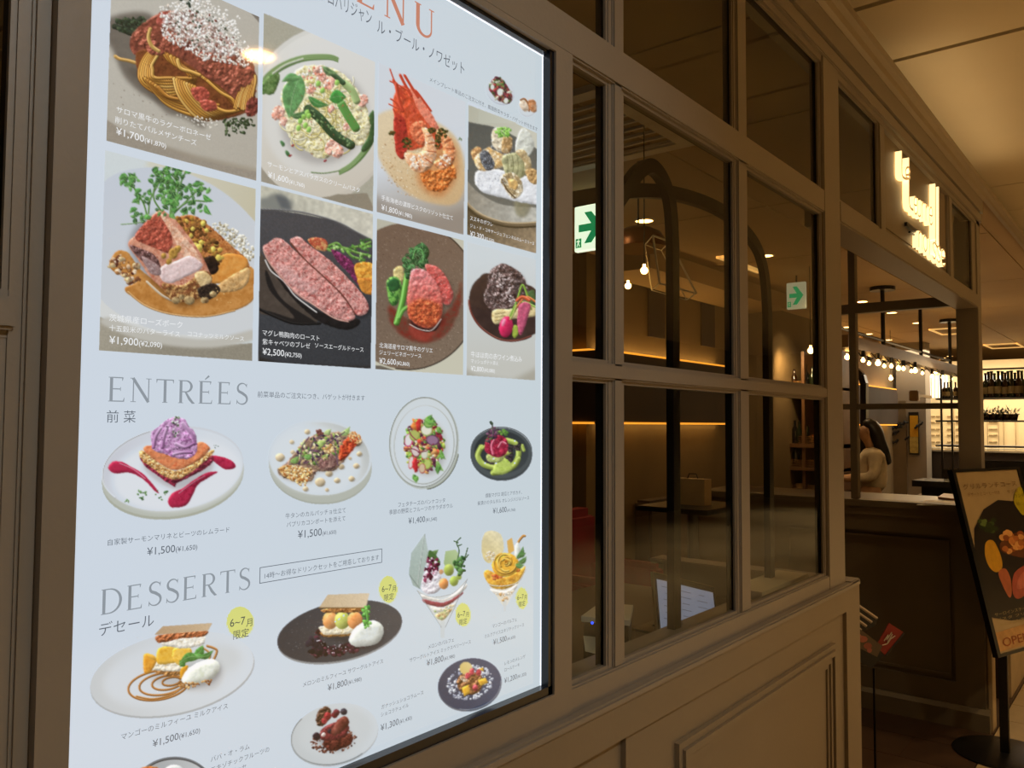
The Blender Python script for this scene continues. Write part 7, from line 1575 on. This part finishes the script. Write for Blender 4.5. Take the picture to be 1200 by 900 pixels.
# width along ed_d so that the top edge ends at px 1193
best = min(np.linspace(.1, 1.2, 400), key=lambda s_: abs(PIX((A0+ed_d*s_)[None])[0, 0]-1193.5)); wS = best
dn = C3-A0; dn = dn-ed_d*(dn@ed_d)*0
cor = [A0, A0+ed_d*wS, A0+ed_d*wS+dn, A0+dn]
nn = np.cross(ed_d, dn); nn /= np.linalg.norm(nn); nn = nn if nn@(CAM-A0) > 0 else -nn
def S(u, v, o=0): return cor[0]+(cor[1]-cor[0])*u+dn*v+nn*o
obj('frame', MB().prism([S(-.02, -.012, -.004), S(1.02, -.012, -.004), S(1.02, 1.012, -.004), S(-.02, 1.012, -.004)], -nn*.016), BLACK, ms)
m = MB()
for q in (((-.02, -.012), (1.02, -.012), (1.02, .004), (-.02, .004)), ((-.02, .996), (1.02, .996), (1.02, 1.012), (-.02, 1.012)), ((-.02, 0), (.025, 0), (.025, 1), (-.02, 1)), ((.975, 0), (1.02, 0), (1.02, 1), (.975, 1))): m.prism([S(*k, -.004) for k in q], nn*.008)
obj('frame_edge', m, BLACK, ms)
pt = obj('poster', MB().prism([S(0, 0, -.002), S(1, 0, -.002), S(1, 1, -.002), S(0, 1, -.002)], -nn*.002), mat('poster_paper', 'a89068', rough=.3, var=.1, scale=6), ms)
def pp(name, pts, col, o, par=pt, sp=True, var=.15, sc=30):
    q = spline(pts, 5) if sp else pts
    n_ = len(q); c_ = np.mean(np.array(q), 0); M_ = mat('print_'+col, col, rough=.35, var=var, scale=sc)
    obj(name, MB().add([S(*c_, o)]+[S(a, b, o) for a, b in q], [(0, i+1, (i+1) % n_+1) for i in range(n_)]), M_, par)
pp('printed_plate', [(.03, .44), (.10, .32), (.3, .22), (.55, .175), (.8, .19), (.97, .25), (.97, .84), (.7, .86), (.3, .84), (.03, .80)], '1c1511', .0004, sp=False)
pp('printed_lemon', [(.16, .46), (.22, .40), (.33, .40), (.38, .48), (.36, .55), (.25, .57), (.17, .53)], 'c08c1c', .0008)
random.seed(5)
def EP(cx, cy, rx, ry, n_=9): return [(cx+rx*math.cos(t_)*random.uniform(.8, 1.1), cy+ry*math.sin(t_)*random.uniform(.8, 1.1)) for t_ in np.linspace(0, 6.28, n_, endpoint=False)]
pp('printed_dish', EP(.72, .44, .3, .075), '5c3014', .0008); 
for k in range(26): pp('printed_dish', EP(random.uniform(.45, .95), random.uniform(.36, .47), .05, .018, 6), random.choice(['a8602c', 'c07838', '8c4820', 'd09450']), .0010+k*.00003)
for k in range(14): pp('printed_garnish', EP(random.uniform(.2, .42), random.uniform(.28, .37), .05, .012, 6), random.choice(['3c4c20', '24300f', '586a30']), .0010+k*.00003)
pp('printed_meat', [(.28, .58), (.40, .56), (.44, .62), (.40, .70), (.34, .71)], 'a85a38', .0012); pp('printed_meat', [(.42, .70), (.5, .60), (.7, .56), (.95, .54), (.96, .62), (.75, .69), (.5, .735)], 'a04a38', .0013); pp('printed_meat', [(.5, .68), (.6, .61), (.85, .57), (.9, .61), (.7, .67)], 'b86450', .0016)
pp('printed_badge', EP(.93, .20, .15, .085, 12), 'a89818', .0018)
pp('printed_foot', [(.03, .885), (.97, .865), (.97, .985), (.03, .985)], 'b4864c', .0006, sp=False)
def ptext(s, u0, v, u1, hgt, col, name='lettering', thin=0):
    mb0 = text_mb(s, 0, 1, 0, 0, thin=thin); k = max(q[2] for q in mb0.v) or 1
    mb = MB().add([tuple(S(u0+(u1-u0)*a, v-hgt*c/k, .0022)) for a, b, c in mb0.v], mb0.f); obj(name, mb, mat('print_ink_'+col, col, rough=.5), pt)
ptext('グリルランチコース', .08, .10, .9, .03, '7c5c34'); ptext('デザートとコーヒー付き', .12, .14, .6, .02, '7c5c34'); ptext('サラダ', .72, .14, .9, .02, '7c5c34'); ptext('ランチ', .82, .17, .97, .02, '5c5010'); ptext('限定メニュー', .82, .215, .97, .018, '5c5010')
ptext('サーロインステーキ&ハンバーグ', .08, .80, .95, .018, 'a89468'); ptext('パスタ フリードリンク', .08, .826, .95, .014, 'a89468'); ptext('¥1,980(税込¥2,178)', .12, .856, .95, .018, 'a89468')
mbS = serif_mb('ES', 0, 1, 0, 1, 0)
ptext('OPENING', .10, .965, .80, .045, '8c4018')
obj('pole', MB().box(x-.018, x+.018, y-.018, y+.018, .01, float(S(.2, .93)[2]), .002).bar((x, y, float(S(.2, .93)[2])), S(.42, .7, -.024), .03, .02).bar(S(.5, .3, -.022), S(.5, .97, -.022), .05, .006), BLACK, ms)

# ---------------------------------------------------------------- small leaning menu boards low beside the base return
g0 = 3.5
def PB(x_, y_, f_=0): return P(x_, y_, g0+f_)
br = empty('menu_brochures', tuple(PB(1010, 790)), 'fanned black and red menu boards with fork emblem, fixed low beyond the base corner', 'menu board')
BR = mat('board_black', '0d0a09', rough=.3)
def card(name, pts, f_, m_, th=.006, par=br):
    c_ = [P(a, b, g0+f_) for a, b in pts]; back = RM[:, 2]
    return obj(name, MB().prism(c_, back*th), m_, par)
k_ = card('card', [(982, 752), (990, 733), (1036, 768), (1021, 784), (1018, 781), (978, 760)], .0, BR)
card('card_photo', [(984, 748), (1001, 732), (1034, 757), (1028, 770)], -.002, mat('card_photo', '5c4a34', rough=.35), .001, k_)
for a, b, r1, r2, c_ in ((1011, 749, 6, 4, 'b0644c'), (1017, 757, 5, 4, '9c5440'), (1006, 746, 4, 3, 'c88060'), (1001, 741, 3.4, 3, '9c9c30'), (999, 733, 3.4, 3, 'b0a458'), (1019, 762, 3, 3, 'a85c48')):
    card('printed_dish', [tuple(q) for q in np.stack([a+r1*np.cos(np.linspace(0, 6.28, 9)[:-1]), b+r2*np.sin(np.linspace(0, 6.28, 9)[:-1])], 1)], -.004, mat('card_'+c_, c_, rough=.4), .0008, k_)
rc = card('card', [(1042, 730), (1059, 741), (1037, 768), (1027, 757)], .015, mat('card_red', '8c1a10', rough=.35)); card('card_edge', [(1059, 741), (1060.5, 743), (1038, 770), (1037, 768)], .013, BR, .006, rc)
m = MB()
for pts in (((1036, 751), (1041, 744), (1039, 750), (1045, 741)), ((1040, 753), (1046, 743), (1043, 749), (1049, 745)), ((1034, 756), (1040, 754), (1044, 748))): m.tube([tuple(P(a, b, g0+.010)) for a, b in spline(np.array(pts, float), 4, False)], .0022, 4)
obj('card_script', m, PW, rc)
fk = card('card', [(988, 722), (1000, 704), (1029, 725), (1026, 733), (1014, 739)], .03, BR)
m = MB()
for i in range(4):
    a = np.array((1001.5-i*2.2, 706.5+i*7.2)); b = np.array((1027.5-i*6.2, 724.5+i*4.6)); m.tube([tuple(P(*(a+(b-a)*q), g0+.024)) for q in np.linspace(-.25, 1, 6)], .0068, 6)
obj('fork_emblem', m, mat('fork_white', 'b8a68c', rough=.5), fk)
obj('bracket', MB().bar(P(1024, 783, g0+.02), (P(1024, 783, g0)[0]+.0, P(1024, 783, g0)[1], .001), .008).box(P(1024, 783, g0)[0]-.06, P(1024, 783, g0)[0]+.06, P(1024, 783, g0)[1]-.06, P(1024, 783, g0)[1]+.06, .001, .008), BR, br)
br.location.z = 0
for ch in br.children: ch.data.transform(Matrix.Translation((0, 0, float(PB(1010, 790)[2]))))
def _sub(o):
    for ch in o.children:
        for g_ in ch.children: g_.data.transform(Matrix.Translation((0, 0, float(PB(1010, 790)[2]))))
_sub(br)
# clean up helper data left over from building
for me_ in [m_ for m_ in bpy.data.meshes if m_.users == 0 and m_.name != 'tile']: bpy.data.meshes.remove(me_)
